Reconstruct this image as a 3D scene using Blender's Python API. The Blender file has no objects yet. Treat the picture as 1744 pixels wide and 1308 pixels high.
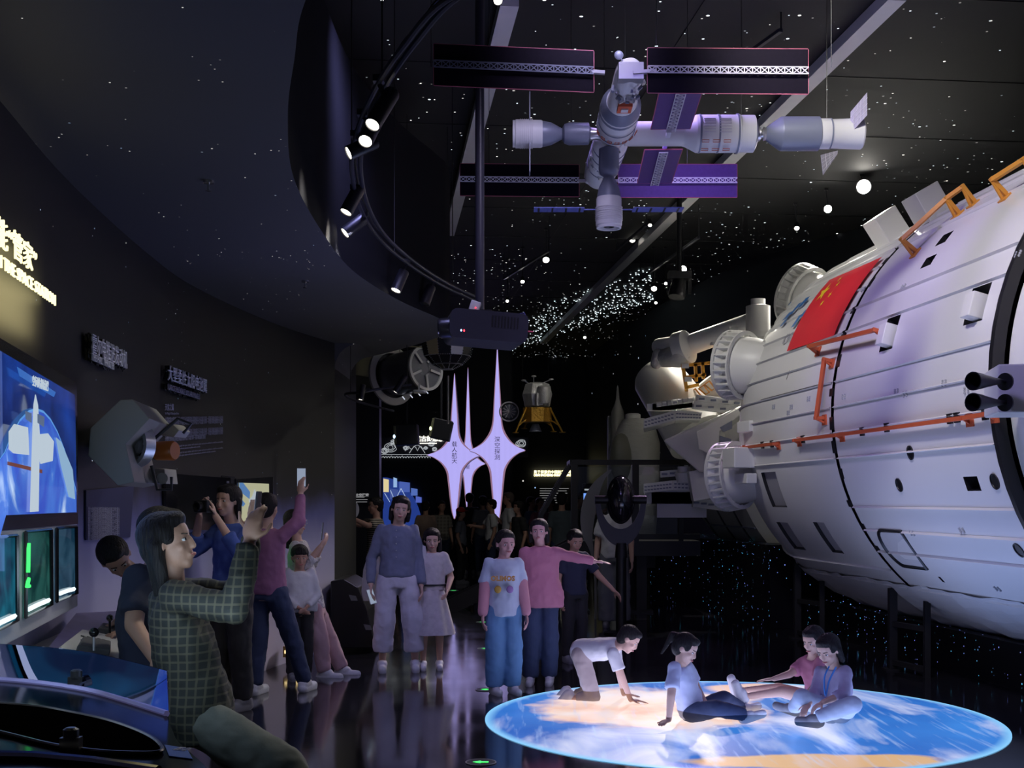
import bpy, math, random
from math import sin, cos, pi, radians as RAD, sqrt, atan2
from mathutils import Vector, Matrix, Euler
V = Vector
SC = bpy.context.scene
COL = SC.collection
random.seed(7)
# ---------------- camera ----------------
CAMZ = 1.55; FPX = 2130.0; HY = 850.0; CX = 872.0
cd = bpy.data.cameras.new('camera'); cam = bpy.data.objects.new('camera', cd); COL.objects.link(cam)
cam.location = (0, 0, CAMZ); cam.rotation_euler = (pi/2, 0, 0)
cd.sensor_width = 36; cd.lens = 36*FPX/1744; cd.shift_y = (HY-654)/1744; cd.clip_start = .05; cd.clip_end = 200
SC.camera = cam
SC.view_settings.view_transform = 'Standard'; SC.view_settings.look = 'None'
SC.view_settings.exposure = 0.0; SC.view_settings.gamma = 1; SC.view_settings.use_curve_mapping = False
# ---------------- world (faint ambient of the dark hall) ----------------
w = bpy.data.worlds.new('world'); SC.world = w; w.use_nodes = True
w.node_tree.nodes['Background'].inputs[0].default_value = (.35, .36, .55, 1)
w.node_tree.nodes['Background'].inputs[1].default_value = .07
# ---------------- large lights ----------------
def spot(loc, target, power, color=(1, .95, .85), angle=60, blend=.6, radius=.05):
    l = bpy.data.lights.new('spot_light', 'SPOT'); l.energy = power; l.color = color
    l.spot_size = RAD(angle); l.spot_blend = blend; l.shadow_soft_size = radius
    o = bpy.data.objects.new('spot_light', l); COL.objects.link(o); o.location = loc
    o.rotation_euler = (V(target)-V(loc)).to_track_quat('-Z', 'Y').to_euler(); o['kind'] = 'helper'
    return o
def area(loc, target, power, color, sx, sy):
    l = bpy.data.lights.new('area_light', 'AREA'); l.energy = power; l.color = color; l.shape = 'RECTANGLE'; l.size = sx; l.size_y = sy
    o = bpy.data.objects.new('area_light', l); COL.objects.link(o); o.location = loc
    o.rotation_euler = (V(target)-V(loc)).to_track_quat('-Z', 'Y').to_euler(); o['kind'] = 'helper'
    return o
# room frame: yaw 5.9 deg to the left
US, UC = .1028, .9947
def Q(x, y, z=0.0): return V((UC*x-US*y, US*x+UC*y, z))
def P(px, py, d): return V(((px-CX)/FPX*d, d, CAMZ-(py-HY)/FPX*d))
ZUP = V((0, 0, 1))
# warm track lights over the spacecraft, then added fills without fixtures
spot(P(1471, 323, 15.4), Q(4.5, 10.6, 2.5), 1000, (1, .95, .86), 50, .7, .12)
spot(P(1410, 361, 16.1), Q(4.5, 13.8, 2.2), 650, (1, .95, .86), 80, .7, .06)
spot(P(1163, 465, 17.9), P(1130, 680, 16.5), 520, (1, .93, .8), 80, .7, .06)
spot(Q(1.4, 6.0, 5.3), Q(4.4, 8.6, 3.0), 520, (1, .96, .9), 55, .8, .2)  # added frontal fill on the upper hull, not on a track
spot(Q(1.3, 10.6, 5.3), P(1400, 560, 12.6), 300, (1, .96, .9), 60, .8, .3)  # added fill for the flag side of the hull, no lamp there
# violet effect lights: lower hull, people, station
spot(Q(1.6, 8.8, 4.9), Q(4.4, 9.8, 1.2), 190, (.50, .36, 1), 95, .8, .3)
spot(Q(1.2, 5.0, 4.6), Q(3.9, 8.6, 1.0), 200, (.42, .36, 1), 80, .8, .3)
spot(P(1163, 505, 15.9), P(1000, 1000, 12), 260, (.8, .5, .95), 60, .8, .1)
spot(Q(.9, 6.0, 1.3), Q(.9, 8.8, 4.2), 34, (.62, .52, 1), 70, .8, .4)   # added up-light on the hanging station, no fixture
spot(V((-.82, 8.0, 4.7)), V((-2.2, 10.4, .6)), 300, (.42, .42, 1), 75, .9, .3)   # added blue wash on the curved wall, no fixture
spot(V((.6, 7.0, 4.9)), V((-.5, 11.5, .7)), 170, (.72, .66, 1), 55, .9, .3)   # standing visitors
area(V((1.65, 8.8, .08)), V((1.65, 8.8, 3)), 42, (.45, .55, 1), 2.6, 2.6)    # bounce of the projected earth
# lamps of the curved track, pointing to the left wall and console
spot(P(634, 216, 6.3), V((-1.35, 4.9, 1.1)), 95, (1, .95, .82), 60, .8, .05)
spot(P(593, 264, 6.6), V((-2.3, 7.6, 1.8)), 50, (1, .95, .82), 60, .8, .05)
spot(P(589, 367, 7.9), V((-2.0, 7.4, 1.2)), 45, (1, .95, .82), 60, .8, .05)
spot(P(600, 397, 8.2), V((-2.1, 9.6, 1.0)), 40, (.9, .9, 1), 60, .8, .05)
spot(V((-.5, 9.4, .9)), V((-1.5, 7.2, 3.2)), 16, (.2, .22, 1), 90, .9, .3)  # added blue fill on the low ceiling, not a track lamp
# back exhibits, lit by added spots without fixtures
spot(V((1.6, 17.0, 5.0)), P(912, 690, 19.5), 60, (1, .95, .85), 30, .6, .05)
spot(V((-.8, 12.5, 4.6)), P(715, 630, 15.2), 40, (.95, .97, 1), 50, .6, .05)
spot(V((-1.5, 14.6, .9)), V((-1.3, 13.6, 3.1)), 4, (1, .9, .5), 120, 1, .2)
spot(V((0, 13.5, 4.5)), V((-.1, 17, .9)), 110, (.95, .95, 1), 70, .9, .2)

# ---------------- materials ----------------
MATS = {}
def mat(name, color=(.5, .5, .5), rough=.5, metal=0.0, emit=None, es=0.0, bump=0.0, bscale=20.0, var=0.0, vscale=6.0, alpha=None, trans=0.0, coat=0.0, stretch=None, ior=None, spec=None):
    if name in MATS: return MATS[name]
    m = bpy.data.materials.new(name); m.use_nodes = True; nt = m.node_tree; b = nt.nodes['Principled BSDF']; L = nt.links
    b.inputs['Base Color'].default_value = (*color, 1); b.inputs['Roughness'].default_value = rough; b.inputs['Metallic'].default_value = metal
    if coat: b.inputs['Coat Weight'].default_value = coat; b.inputs['Coat Roughness'].default_value = .1
    if trans: b.inputs['Transmission Weight'].default_value = trans
    if ior: b.inputs['IOR'].default_value = ior
    if spec is not None: b.inputs['Specular IOR Level'].default_value = spec
    if emit: b.inputs['Emission Color'].default_value = (*emit, 1); b.inputs['Emission Strength'].default_value = es
    if alpha is not None: b.inputs['Alpha'].default_value = alpha
    tc = nt.nodes.new('ShaderNodeTexCoord'); mp = nt.nodes.new('ShaderNodeMapping'); L.new(tc.outputs['Object'], mp.inputs[0])
    if stretch: mp.inputs['Scale'].default_value = stretch
    if var or not bump:
        n = nt.nodes.new('ShaderNodeTexNoise'); n.inputs['Scale'].default_value = vscale; n.inputs['Detail'].default_value = 5; L.new(mp.outputs[0], n.inputs[0])
        mx = nt.nodes.new('ShaderNodeMix'); mx.data_type = 'RGBA'
        v = var if var else .06
        mx.inputs[6].default_value = (*[c*(1-v) for c in color], 1); mx.inputs[7].default_value = (*[min(1, c*(1+v)) for c in color], 1)
        L.new(n.outputs[0], mx.inputs[0]); L.new(mx.outputs[2], b.inputs['Base Color'])
    if bump:
        n = nt.nodes.new('ShaderNodeTexNoise'); n.inputs['Scale'].default_value = bscale; n.inputs['Detail'].default_value = 4; L.new(mp.outputs[0], n.inputs[0])
        bp = nt.nodes.new('ShaderNodeBump'); bp.inputs['Strength'].default_value = bump; bp.inputs['Distance'].default_value = .02
        L.new(n.outputs[0], bp.inputs['Height']); L.new(bp.outputs[0], b.inputs['Normal'])
    MATS[name] = m; return m
def emis(name, color=None, s=1.0): return mat(name, (.02, .02, .02), .5, emit=color, es=s)
def glassmat(name, tint=(.8, .85, .9), alpha=.12, rough=.02):
    if name in MATS: return MATS[name]
    m = bpy.data.materials.new(name); m.use_nodes = True; nt = m.node_tree; L = nt.links; nt.nodes.clear()
    o = nt.nodes.new('ShaderNodeOutputMaterial'); mx = nt.nodes.new('ShaderNodeMixShader'); t = nt.nodes.new('ShaderNodeBsdfTransparent')
    g = nt.nodes.new('ShaderNodeBsdfGlossy'); g.inputs['Roughness'].default_value = rough; g.inputs['Color'].default_value = (*tint, 1)
    t.inputs['Color'].default_value = (.93, .95, .96, 1)
    f = nt.nodes.new('ShaderNodeFresnel'); f.inputs[0].default_value = 1.2 if name == 'acrylic' else 1.45
    a = nt.nodes.new('ShaderNodeMath'); a.operation = 'ADD'; a.inputs[1].default_value = alpha*.3
    L.new(f.outputs[0], a.inputs[0]); L.new(a.outputs[0], mx.inputs[0]); L.new(t.outputs[0], mx.inputs[1]); L.new(g.outputs[0], mx.inputs[2]); L.new(mx.outputs[0], o.inputs[0])
    MATS[name] = m; return m
# ---------------- objects ----------------
def tag(o, label=None, cat=None, group=None, kind=None):
    if label: o['label'] = label
    if cat: o['category'] = cat
    if group: o['group'] = group
    if kind: o['kind'] = kind
    return o
def empty(name, loc, label=None, cat=None, group=None, rz=0):
    o = bpy.data.objects.new(name, None); COL.objects.link(o); o.location = loc; o.rotation_euler = (0, 0, rz); o.empty_display_size = .1
    return tag(o, label, cat, group)
def wm(o):
    m = o.matrix_basis.copy(); p = o.parent
    while p: m = p.matrix_basis @ m; p = p.parent
    return m
class MB:
    def __init__(s): s.v = []; s.f = []; s.mi = []; s.cur = 0; s.M = None
    def add(s, vs, fs):
        n = len(s.v)
        if s.M is not None: vs = [s.M @ V(p) for p in vs]
        s.v += [tuple(p) for p in vs]; s.f += [tuple(i+n for i in f) for f in fs]; s.mi += [s.cur]*len(fs); return s
    def box(s, c, size, R=None):
        c = V(c); hx, hy, hz = [a/2 for a in size]; R = R or Matrix.Identity(3)
        vs = [c + R @ V((x*hx, y*hy, z*hz)) for x in (-1, 1) for y in (-1, 1) for z in (-1, 1)]
        return s.add(vs, [(0, 1, 3, 2), (4, 6, 7, 5), (0, 4, 5, 1), (2, 3, 7, 6), (0, 2, 6, 4), (1, 5, 7, 3)])
    def bar(s, a, b, wx, wz=None, up=ZUP):
        a = V(a); b = V(b); d = b-a; L = d.length; d.normalize(); wz = wz or wx
        x = d.cross(up)
        if x.length < 1e-4: x = d.cross(V((1, 0, 0)))
        x.normalize(); z = x.cross(d)
        R = Matrix((x, d, z)).transposed()
        return s.box((a+b)/2, (wx, L, wz), R)
    def rings(s, rs, cap=True, close=False):
        n = len(rs[0]); vs = [p for r in rs for p in r]; fs = []
        m = len(rs)
        for i in range(m-1+(1 if close else 0)):
            a = i*n; b = ((i+1) % m)*n
            for j in range(n): k = (j+1) % n; fs.append((a+j, a+k, b+k, b+j))
        if cap and not close: fs.append(tuple(range(n-1, -1, -1))); fs.append(tuple(range((m-1)*n, m*n)))
        return s.add(vs, fs)
    def lathe(s, prof, o=(0, 0, 0), ax=(0, 0, 1), n=24, cap=True, squash=1.0):
        # prof: (t along axis, radius)
        ax = V(ax).normalized(); o = V(o); x = ax.cross(V((0, 0, 1)))
        if x.length < 1e-4: x = V((1, 0, 0))
        x.normalize(); y = ax.cross(x)
        rs = [[o+ax*t+x*(max(r, 1e-5)*cos(2*pi*j/n))+y*(max(r, 1e-5)*squash*sin(2*pi*j/n)) for j in range(n)] for t, r in prof]
        return s.rings(rs, cap)
    def cyl(s, a, b, r, r2=None, n=16):
        a = V(a); b = V(b); return s.lathe([(0, r), ((b-a).length, r if r2 is None else r2)], a, b-a, n)
    def cap(s, a, b, r1, r2=None, n=12, m=4):   # capsule
        a = V(a); b = V(b); r2 = r1 if r2 is None else r2; L = (b-a).length
        if L < 1e-5: b = a+V((0, 0, 1e-4)); L = 1e-4
        pr = [(-r1*cos(pi/2*i/m), r1*sin(pi/2*i/m)) for i in range(m+1)]+[(L+r2*sin(pi/2*i/m), r2*cos(pi/2*i/m)) for i in range(m+1)]
        return s.lathe(pr, a, b-a, n)
    def ell(s, c, r, R=None, n=16, m=10):
        c = V(c); R = R or Matrix.Identity(3); rs = []
        for i in range(m+1):
            t = pi*i/m; rs.append([c+R @ V((r[0]*max(sin(t), 1e-4)*cos(2*pi*j/n), r[1]*max(sin(t), 1e-4)*sin(2*pi*j/n), -r[2]*cos(t))) for j in range(n)])
        return s.rings(rs)
    def tube(s, pts, r, n=8, close=False):
        pts = [V(p) for p in pts]; rs = []; m = len(pts); px = None
        for i, p in enumerate(pts):
            a = pts[(i-1) % m] if (close or i > 0) else p; b = pts[(i+1) % m] if (close or i < m-1) else p
            d = (b-a).normalized()
            if px is None:
                px = d.cross(ZUP)
                if px.length < 1e-3: px = d.cross(V((1, 0, 0)))
            px = (px-d*px.dot(d))
            if px.length < 1e-4: px = d.cross(V((0, 1, 0)))
            px.normalize(); py = d.cross(px); rr = r[i] if isinstance(r, (list, tuple)) else r
            rs.append([p+px*(rr*cos(2*pi*j/n))+py*(rr*sin(2*pi*j/n)) for j in range(n)])
        return s.rings(rs, True, close)
    def strip(s, A, B):   # quad strip between two polylines
        n = len(A); return s.add(list(A)+list(B), [(i, i+1, n+i+1, n+i) for i in range(n-1)])
    def prism(s, poly, d):   # poly 3d points, extruded by vector d
        n = len(poly); d = V(d); vs = [V(p) for p in poly]+[V(p)+d for p in poly]
        return s.add(vs, [tuple(range(n-1, -1, -1)), tuple(range(n, 2*n))]+[(i, (i+1) % n, n+(i+1) % n, n+i) for i in range(n)])
    def ring(s, o, ax, r, w, h, n=32):   # flat ring, rect section (w radial, h axial)
        ax = V(ax).normalized(); return s.lathe_closed([(-h/2, r-w/2), (h/2, r-w/2), (h/2, r+w/2), (-h/2, r+w/2)], o, ax, n)
    def lathe_closed(s, prof, o, ax, n=32):
        ax = V(ax).normalized(); o = V(o); x = ax.cross(V((0, 0, 1)))
        if x.length < 1e-4: x = V((1, 0, 0))
        x.normalize(); y = ax.cross(x)
        rs = [[o+ax*t+(x*cos(2*pi*j/n)+y*sin(2*pi*j/n))*r for t, r in prof] for j in range(n)]
        return s.rings(rs, False, True)
    def build(s, name, m, parent=None, smooth=40, world=True, bevel=0):
        me = bpy.data.meshes.new(name)
        vs = s.v
        o = bpy.data.objects.new(name, me); COL.objects.link(o)
        if parent:
            o.parent = parent
            if world:
                inv = wm(parent).inverted(); vs = [tuple(inv @ V(p)) for p in vs]
        me.from_pydata(vs, [], s.f); me.validate()
        for mm in (m if isinstance(m, (list, tuple)) else [m]): me.materials.append(mm)
        if isinstance(m, (list, tuple)) and len(me.polygons) == len(s.mi): me.polygons.foreach_set('material_index', s.mi)
        if smooth: me.shade_smooth(); me.set_sharp_from_angle(angle=RAD(smooth))
        me.update()
        if bevel:
            b = o.modifiers.new('bevel', 'BEVEL'); b.width = bevel; b.segments = 2; b.limit_method = 'ANGLE'
        return o
def single(name, mb, m, label, cat, group=None, loc=None, **k):
    """one-mesh thing"""
    o = mb.build(name, m, **k); return tag(o, label, cat, group)
def struct(name, mb, m, **k):
    o = mb.build(name, m, **k); o['kind'] = 'structure'; return o
def text_mesh(name, body, size, m, parent, origin, xdir, ydir, extrude=.004, align='LEFT', valign='BOTTOM_BASELINE', bold=0.0, spacing=1.0, xs=1.0, offset=0.0):
    c = bpy.data.curves.new(name, 'FONT'); c.body = body; c.size = size; c.extrude = extrude; c.align_x = align; c.align_y = valign; c.offset = bold; c.space_character = spacing; c.resolution_u = 2
    t = bpy.data.objects.new('tmp', c); COL.objects.link(t)
    bpy.context.view_layer.update()
    me = bpy.data.meshes.new_from_object(t.evaluated_get(bpy.context.evaluated_depsgraph_get()))
    bpy.data.objects.remove(t); bpy.data.curves.remove(c)
    xd = V(xdir).normalized(); yd = V(ydir); yd = (yd-xd*yd.dot(xd)).normalized(); zd = xd.cross(yd)
    M = Matrix.Translation(V(origin)) @ Matrix((xd*xs, yd, zd)).transposed().to_4x4()
    if parent: M = wm(parent).inverted() @ M
    me.transform(M); me.name = name
    o = bpy.data.objects.new(name, me); COL.objects.link(o); me.materials.clear(); me.materials.append(m)
    if parent: o.parent = parent
    return o
def ray(px, py): return V(((px-CX)/FPX, 1, -(py-HY)/FPX))
def on_plane(px, py, p0, n):
    r = ray(px, py); o = V((0, 0, CAMZ)); t = (V(p0)-o).dot(n)/r.dot(n); return o+r*t
def catmull(pts, k=8):
    pts = [V(p) for p in pts]; out = []
    for i in range(len(pts)-1):
        p0 = pts[max(i-1, 0)]; p1 = pts[i]; p2 = pts[i+1]; p3 = pts[min(i+2, len(pts)-1)]
        for j in range(k):
            t = j/k; out.append(.5*((2*p1)+(p2-p0)*t+(2*p0-5*p1+4*p2-p3)*t*t+(3*p1-p0-3*p2+p3)*t**3))
    out.append(pts[-1]); return out

# ---------------- floor ----------------
def floor_mat():
    m = mat('floor_gloss', (.012, .012, .016), .13, bump=.03, bscale=1.3, ior=2.1); nt = m.node_tree; b = nt.nodes['Principled BSDF']
    n = nt.nodes.new('ShaderNodeTexNoise'); n.inputs['Scale'].default_value = 2.2; tc = nt.nodes.new('ShaderNodeTexCoord'); nt.links.new(tc.outputs['Object'], n.inputs[0])
    r = nt.nodes.new('ShaderNodeMapRange'); r.inputs[3].default_value = .04; r.inputs[4].default_value = .15; nt.links.new(n.outputs[0], r.inputs[0]); nt.links.new(r.outputs[0], b.inputs['Roughness'])
    return m
mb = MB(); mb.box((0, 14, -.05), (26, 44, .1)); struct('floor', mb, floor_mat())
# ---------------- ceiling with fibre optic stars ----------------
def star_mat(name, base, scales, rough=.8, zone=None, sat=1.0):
    m = bpy.data.materials.new(name); m.use_nodes = True; nt = m.node_tree; b = nt.nodes['Principled BSDF']; L = nt.links
    b.inputs['Base Color'].default_value = (*base, 1); b.inputs['Roughness'].default_value = rough
    tc = nt.nodes.new('ShaderNodeTexCoord'); acc = None
    for sc, rad, keep, st in scales:
        v = nt.nodes.new('ShaderNodeTexVoronoi'); v.inputs['Scale'].default_value = sc; L.new(tc.outputs['Object'], v.inputs['Vector'])
        lt = nt.nodes.new('ShaderNodeMath'); lt.operation = 'LESS_THAN'; lt.inputs[1].default_value = rad*sc; L.new(v.outputs['Distance'], lt.inputs[0])
        sp = nt.nodes.new('ShaderNodeSeparateColor'); L.new(v.outputs['Color'], sp.inputs[0])
        k = nt.nodes.new('ShaderNodeMath'); k.operation = 'LESS_THAN'; k.inputs[1].default_value = keep; L.new(sp.outputs[0], k.inputs[0])
        if zone:   # denser where large noise is high
            n = nt.nodes.new('ShaderNodeTexNoise'); n.inputs['Scale'].default_value = zone; n.inputs['Detail'].default_value = 2; L.new(tc.outputs['Object'], n.inputs[0])
            mr = nt.nodes.new('ShaderNodeMapRange'); mr.inputs[1].default_value = .42; mr.inputs[2].default_value = .68; mr.inputs[3].default_value = keep*.25; mr.inputs[4].default_value = keep*1.9
            L.new(n.outputs[0], mr.inputs[0]); L.new(mr.outputs[0], k.inputs[1])
        mu = nt.nodes.new('ShaderNodeMath'); mu.operation = 'MULTIPLY'; L.new(lt.outputs[0], mu.inputs[0]); L.new(k.outputs[0], mu.inputs[1])
        m2 = nt.nodes.new('ShaderNodeMath'); m2.operation = 'MULTIPLY'; m2.inputs[1].default_value = st; L.new(mu.outputs[0], m2.inputs[0])
        m3 = nt.nodes.new('ShaderNodeMath'); m3.operation = 'MULTIPLY'; L.new(m2.outputs[0], m3.inputs[0]); L.new(sp.outputs[1], m3.inputs[1])
        if acc is None: acc = m3.outputs[0]
        else:
            a = nt.nodes.new('ShaderNodeMath'); a.operation = 'ADD'; L.new(acc, a.inputs[0]); L.new(m3.outputs[0], a.inputs[1]); acc = a.outputs[0]
    cr = nt.nodes.new('ShaderNodeValToRGB'); e = cr.color_ramp.elements; e[0].color = (.35, .6, 1, 1) if sat else (.8, .9, 1, 1); e[1].color = (1, .96, .9, 1)
    e[0].position = .2; e[1].position = .7
    L.new(sp.outputs[2], cr.inputs[0]); L.new(cr.outputs[0], b.inputs['Emission Color']); L.new(acc, b.inputs['Emission Strength'])
    MATS[name] = m; return m
CZ = 5.6
m_ceil = star_mat('ceiling_black_mesh', (.022, .023, .026), [(5.5, .015, .5, 3.6), (10, .010, .45, 2.2)], .75, zone=.35, sat=0)
mb = MB(); mb.box((0, 14, CZ+.05), (26, 44, .1)); struct('ceiling', mb, m_ceil)
# ceiling panel joints
mb = MB()
for k in range(14):
    y = 4+k*1.9; mb.bar(Q(-3, y, CZ-.004), Q(9, y, CZ-.004), .014, .008)
for x in (2.6,): mb.bar(Q(x, 3, CZ-.004), Q(x, 32, CZ-.004), .01, .008)
struct('trim_1', mb, mat('ceiling_joint', (.012, .012, .014), .6))
# dense star field of optic fibres near the back
random.seed(3)
mbs = MB()
for i in range(430):
    t = random.random(); cx = 880+t*270+random.gauss(0, 10); lo = 575-(t**1.2)*75; py = lo-30+40*random.random()+ (random.gauss(0, 12))
    cx = 872+t*240; hi = 594-(cx-895)*.36; py = hi-4-(random.random()**1.3)*(60 if cx > 930 else 45)
    d = (CZ-.02-CAMZ)*FPX/(HY-py)
    mbs.ell(P(cx, py, d), (.010+.008*random.random(),)*2+(.006,), n=6, m=4)
tag(mbs.build('fibre_optic_stars', emis('fibre_white', (.8, .95, 1), 2.2)), 'dense band of tiny white optic stars on the black ceiling at the back', 'ceiling stars', kind='stuff')
# the two lilac-grey beams
m_beam = mat('beam_grey', (.8, .8, .84), .5)
def on_ceil(px, py, z=CZ-.06):
    d = (z-CAMZ)*FPX/(HY-py); return P(px, py, d)
for n_, (a, b) in enumerate((((868, 0), (765, 396)), ((1528, -10), (925, 582)))):
    A = on_ceil(*a); B = on_ceil(*b); mb = MB(); mb.bar(A, B, .15, .1); struct('trim_%d' % (n_+2), mb, m_beam)
# ---------------- left curved wall ----------------
WALL = catmull([(-1.2, -1), (-1.55, 2), (-1.86, 3.5), (-2.08, 5.07), (-2.26, 6.39), (-2.40, 8.2), (-2.42, 9.58), (-2.2, 11.5), (-1.845, 13.0)], 10)
SZ = 3.17
def wall_at_px(px):
    t = (px-CX)/FPX
    for a, b in zip(WALL, WALL[1:]):
        fa = a.x-t*a.y; fb = b.x-t*b.y
        if fa*fb <= 0 and a.y > 2:
            k = fa/(fa-fb); return a+(b-a)*k, (b-a).normalized()
    return WALL[-1], (WALL[-1]-WALL[-2]).normalized()
def wall_mat():
    m = star_mat('mural_night_sky', (.01, .01, .012), [(16, .0042, .16, 1.1), (9, .005, .10, 1.2)], .5)
    nt = m.node_tree; L = nt.links; b = nt.nodes['Principled BSDF']
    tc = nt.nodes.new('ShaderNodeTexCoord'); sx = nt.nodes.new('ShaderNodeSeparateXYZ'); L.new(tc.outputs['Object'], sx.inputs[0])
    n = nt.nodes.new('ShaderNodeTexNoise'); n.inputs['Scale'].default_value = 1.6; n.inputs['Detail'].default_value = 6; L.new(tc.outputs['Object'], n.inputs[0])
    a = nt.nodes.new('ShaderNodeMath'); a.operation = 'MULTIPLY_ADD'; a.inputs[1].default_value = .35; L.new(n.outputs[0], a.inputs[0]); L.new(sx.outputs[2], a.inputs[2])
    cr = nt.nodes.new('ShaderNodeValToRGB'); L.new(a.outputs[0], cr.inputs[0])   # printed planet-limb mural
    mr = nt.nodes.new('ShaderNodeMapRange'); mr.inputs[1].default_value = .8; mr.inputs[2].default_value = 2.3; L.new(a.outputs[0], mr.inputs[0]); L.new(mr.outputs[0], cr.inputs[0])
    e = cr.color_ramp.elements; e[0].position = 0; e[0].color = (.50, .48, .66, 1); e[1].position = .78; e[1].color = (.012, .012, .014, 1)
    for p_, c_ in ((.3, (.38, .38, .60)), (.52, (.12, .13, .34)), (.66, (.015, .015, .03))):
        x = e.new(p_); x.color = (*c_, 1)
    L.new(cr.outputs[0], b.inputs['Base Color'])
    return m
WALL = [V((p.x, p.y, 0)) for p in [V((q[0], q[1], 0)) for q in WALL]]
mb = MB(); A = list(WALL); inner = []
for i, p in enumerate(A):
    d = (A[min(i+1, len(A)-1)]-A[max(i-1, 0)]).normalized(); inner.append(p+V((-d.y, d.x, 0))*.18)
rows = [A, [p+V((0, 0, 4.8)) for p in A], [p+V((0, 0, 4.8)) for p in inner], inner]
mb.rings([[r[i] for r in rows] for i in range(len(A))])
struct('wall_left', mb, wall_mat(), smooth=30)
# low ceiling (soffit) over the left side with curved lip and drum-shaped fascia
LIP = catmull([(.9, .5), (.1, 2.2), (-.36, 3.2), (-.67, 4.06), (-.8, 4.6), (-.95, 5.3), (-1.1, 6.3), (-1.15, 7.5), (-1.13, 8.85), (-.93, 10.15), (-.68, 11.1), (-.6, 11.5), (-.62, 12.1), (-.9, 12.9), (-1.54, 14.1), (-2.3, 15.0), (-3.2, 15.4)], 8)
LIP = [V((p[0], p[1], 0)) for p in LIP]
outer = [V((-4.5, p.y, 0)) for p in LIP]
m_soff = star_mat('soffit_night_print', (.075, .075, .09), [(11, .006, .12, .9), (23, .0042, .20, .9)], .6, zone=.9)
mb = MB(); up = lambda L_, z: [p+V((0, 0, z)) for p in L_]
mb.rings([[r[i] for r in (up(LIP, SZ), up(LIP, 4.62), up(outer, 4.62), up(outer, SZ))] for i in range(len(LIP))])
fsc = mat('fascia_black', (.010, .010, .012), .9, spec=.05)
o_ = mb.build('ceiling_lower', [m_soff, fsc], smooth=30); o_['kind'] = 'structure'
for p_ in o_.data.polygons: p_.material_index = 1 if abs(p_.normal.z) < .5 else 0
# second lower soffit beyond the wall end
mb = MB(); c = V((-2.75, 17.3, 0)); pts = [c+V((cos(a)*.95, sin(a)*1.5, 0)) for a in [pi*2*i/40 for i in range(40)]]
mb.rings([up(pts, SZ), up(pts, SZ+.9)]); struct('ceiling_lower_far', mb, mat('soffit_olive_lit', (.16, .155, .11), .6), smooth=30)  # olive tint of the light is put into the soffit colour
# soffit-wall fillet at the wall end
mb = MB(); base = V((-1.845, 13.0, 0)); rr = []
for i in range(8):
    t = i/7*pi/2; rr.append((base.x+.26*(1-cos(t)), SZ-.26+.26*sin(t)))
poly = [V((x, base.y+.02, z)) for x, z in rr]+[V((base.x, base.y+.02, SZ))]
mb.prism(poly, (0, 1.2, 0)); struct('trim_4', mb, m_soff, smooth=60)
mb = MB(); mb.box((-1.99, 13.9, 1.6), (.29, 1.8, 3.2)); struct('wall_left_end', mb, mat('dark_paint', (.015, .015, .018), .5))
for (px, py) in ((355, 308), (520, 478)):   # sprinkler heads in the soffit
    d = (SZ-CAMZ)*FPX/(HY-py); c = P(px, py, d)
    r = empty('sprinkler_head', c, 'small metal sprinkler in low ceiling, %s' % ('nearer the camera' if px < 400 else 'further back above the wall text'), 'sprinkler', 'sprinklers in the low ceiling')
    mb = MB(); mb.cyl(c, c-V((0, 0, .012)), .028, n=16); mb.build('escutcheon', mat('chrome', (.6, .6, .6), .25, 1), r)
    mb = MB(); mb.cyl(c-V((0, 0, .01)), c-V((0, 0, .05)), .007, n=8); mb.cyl(c-V((0, 0, .05)), c-V((0, 0, .053)), .018, n=12); mb.build('deflector', mat('chrome'), r)
# ---------------- back and right walls ----------------
m_back = star_mat('wall_deep_space', (.012, .014, .02), [(3.2, .022, .16, 1.5), (5.5, .012, .10, 1.0)], .6, zone=.3)
mb = MB(); mb.box((-2, 35.9, 2.8), (20, .2, 5.6)); struct('wall_back', mb, m_back)
RW = [V((2.1, 36, 0)), V((2.97, 27.0, 0)), V((4.3, 20.5, 0)), V((7.2, 15.5, 0)), V((8.6, 11, 0)), V((9.2, 2, 0))]
RW = catmull(RW, 6); mb = MB(); inn = [p+V((.4, .1, 0)) for p in RW]
mb.rings([[r[i] for r in (up(RW, 0), up(RW, 5.6), up(inn, 5.6), up(inn, 0))] for i in range(len(RW))]); struct('wall_right', mb, m_back, smooth=30)
# dark partition walls in the far left
mb = MB(); mb.box((-2.55, 19.0, 2.75), (1.1, .3, 5.5)); struct('wall_partition', mb, mat('partition_dark', (.012, .012, .017), .35))
mb = MB(); mb.box((-4.3, 31.2, 2.8), (8.6, .2, 5.6)); struct('wall_partition_far', mb, mat('partition_dark'))
mb = MB(); mb.box((-7.2, 22, 2.8), (.2, 20, 5.6)); struct('wall_side_far', mb, mat('partition_dark'))
# low plinth wall with glitter points under the spacecraft
m_pl = star_mat('plinth_glitter', (.008, .008, .01), [(22, .007, .13, 1.6), (34, .005, .15, 1.2)], .4, zone=1.2)
m_pl.node_tree.nodes['Color Ramp'].color_ramp.elements[0].color = (.1, .65, 1, 1); m_pl.node_tree.nodes['Color Ramp'].color_ramp.elements[1].color = (.25, .3, 1, 1)
mb = MB(); mb.prism([Q(5.2, 4.5), Q(5.0, 14.6), Q(5.12, 14.6), Q(5.35, 4.5)], (0, 0, .38)); mb.prism([Q(4.62, 14.6), Q(4.5, 17.0), Q(4.1, 19), Q(6.5, 19), Q(6.5, 14.65)], (0, 0, 1.0)); struct('wall_plinth', mb, m_pl)

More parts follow.
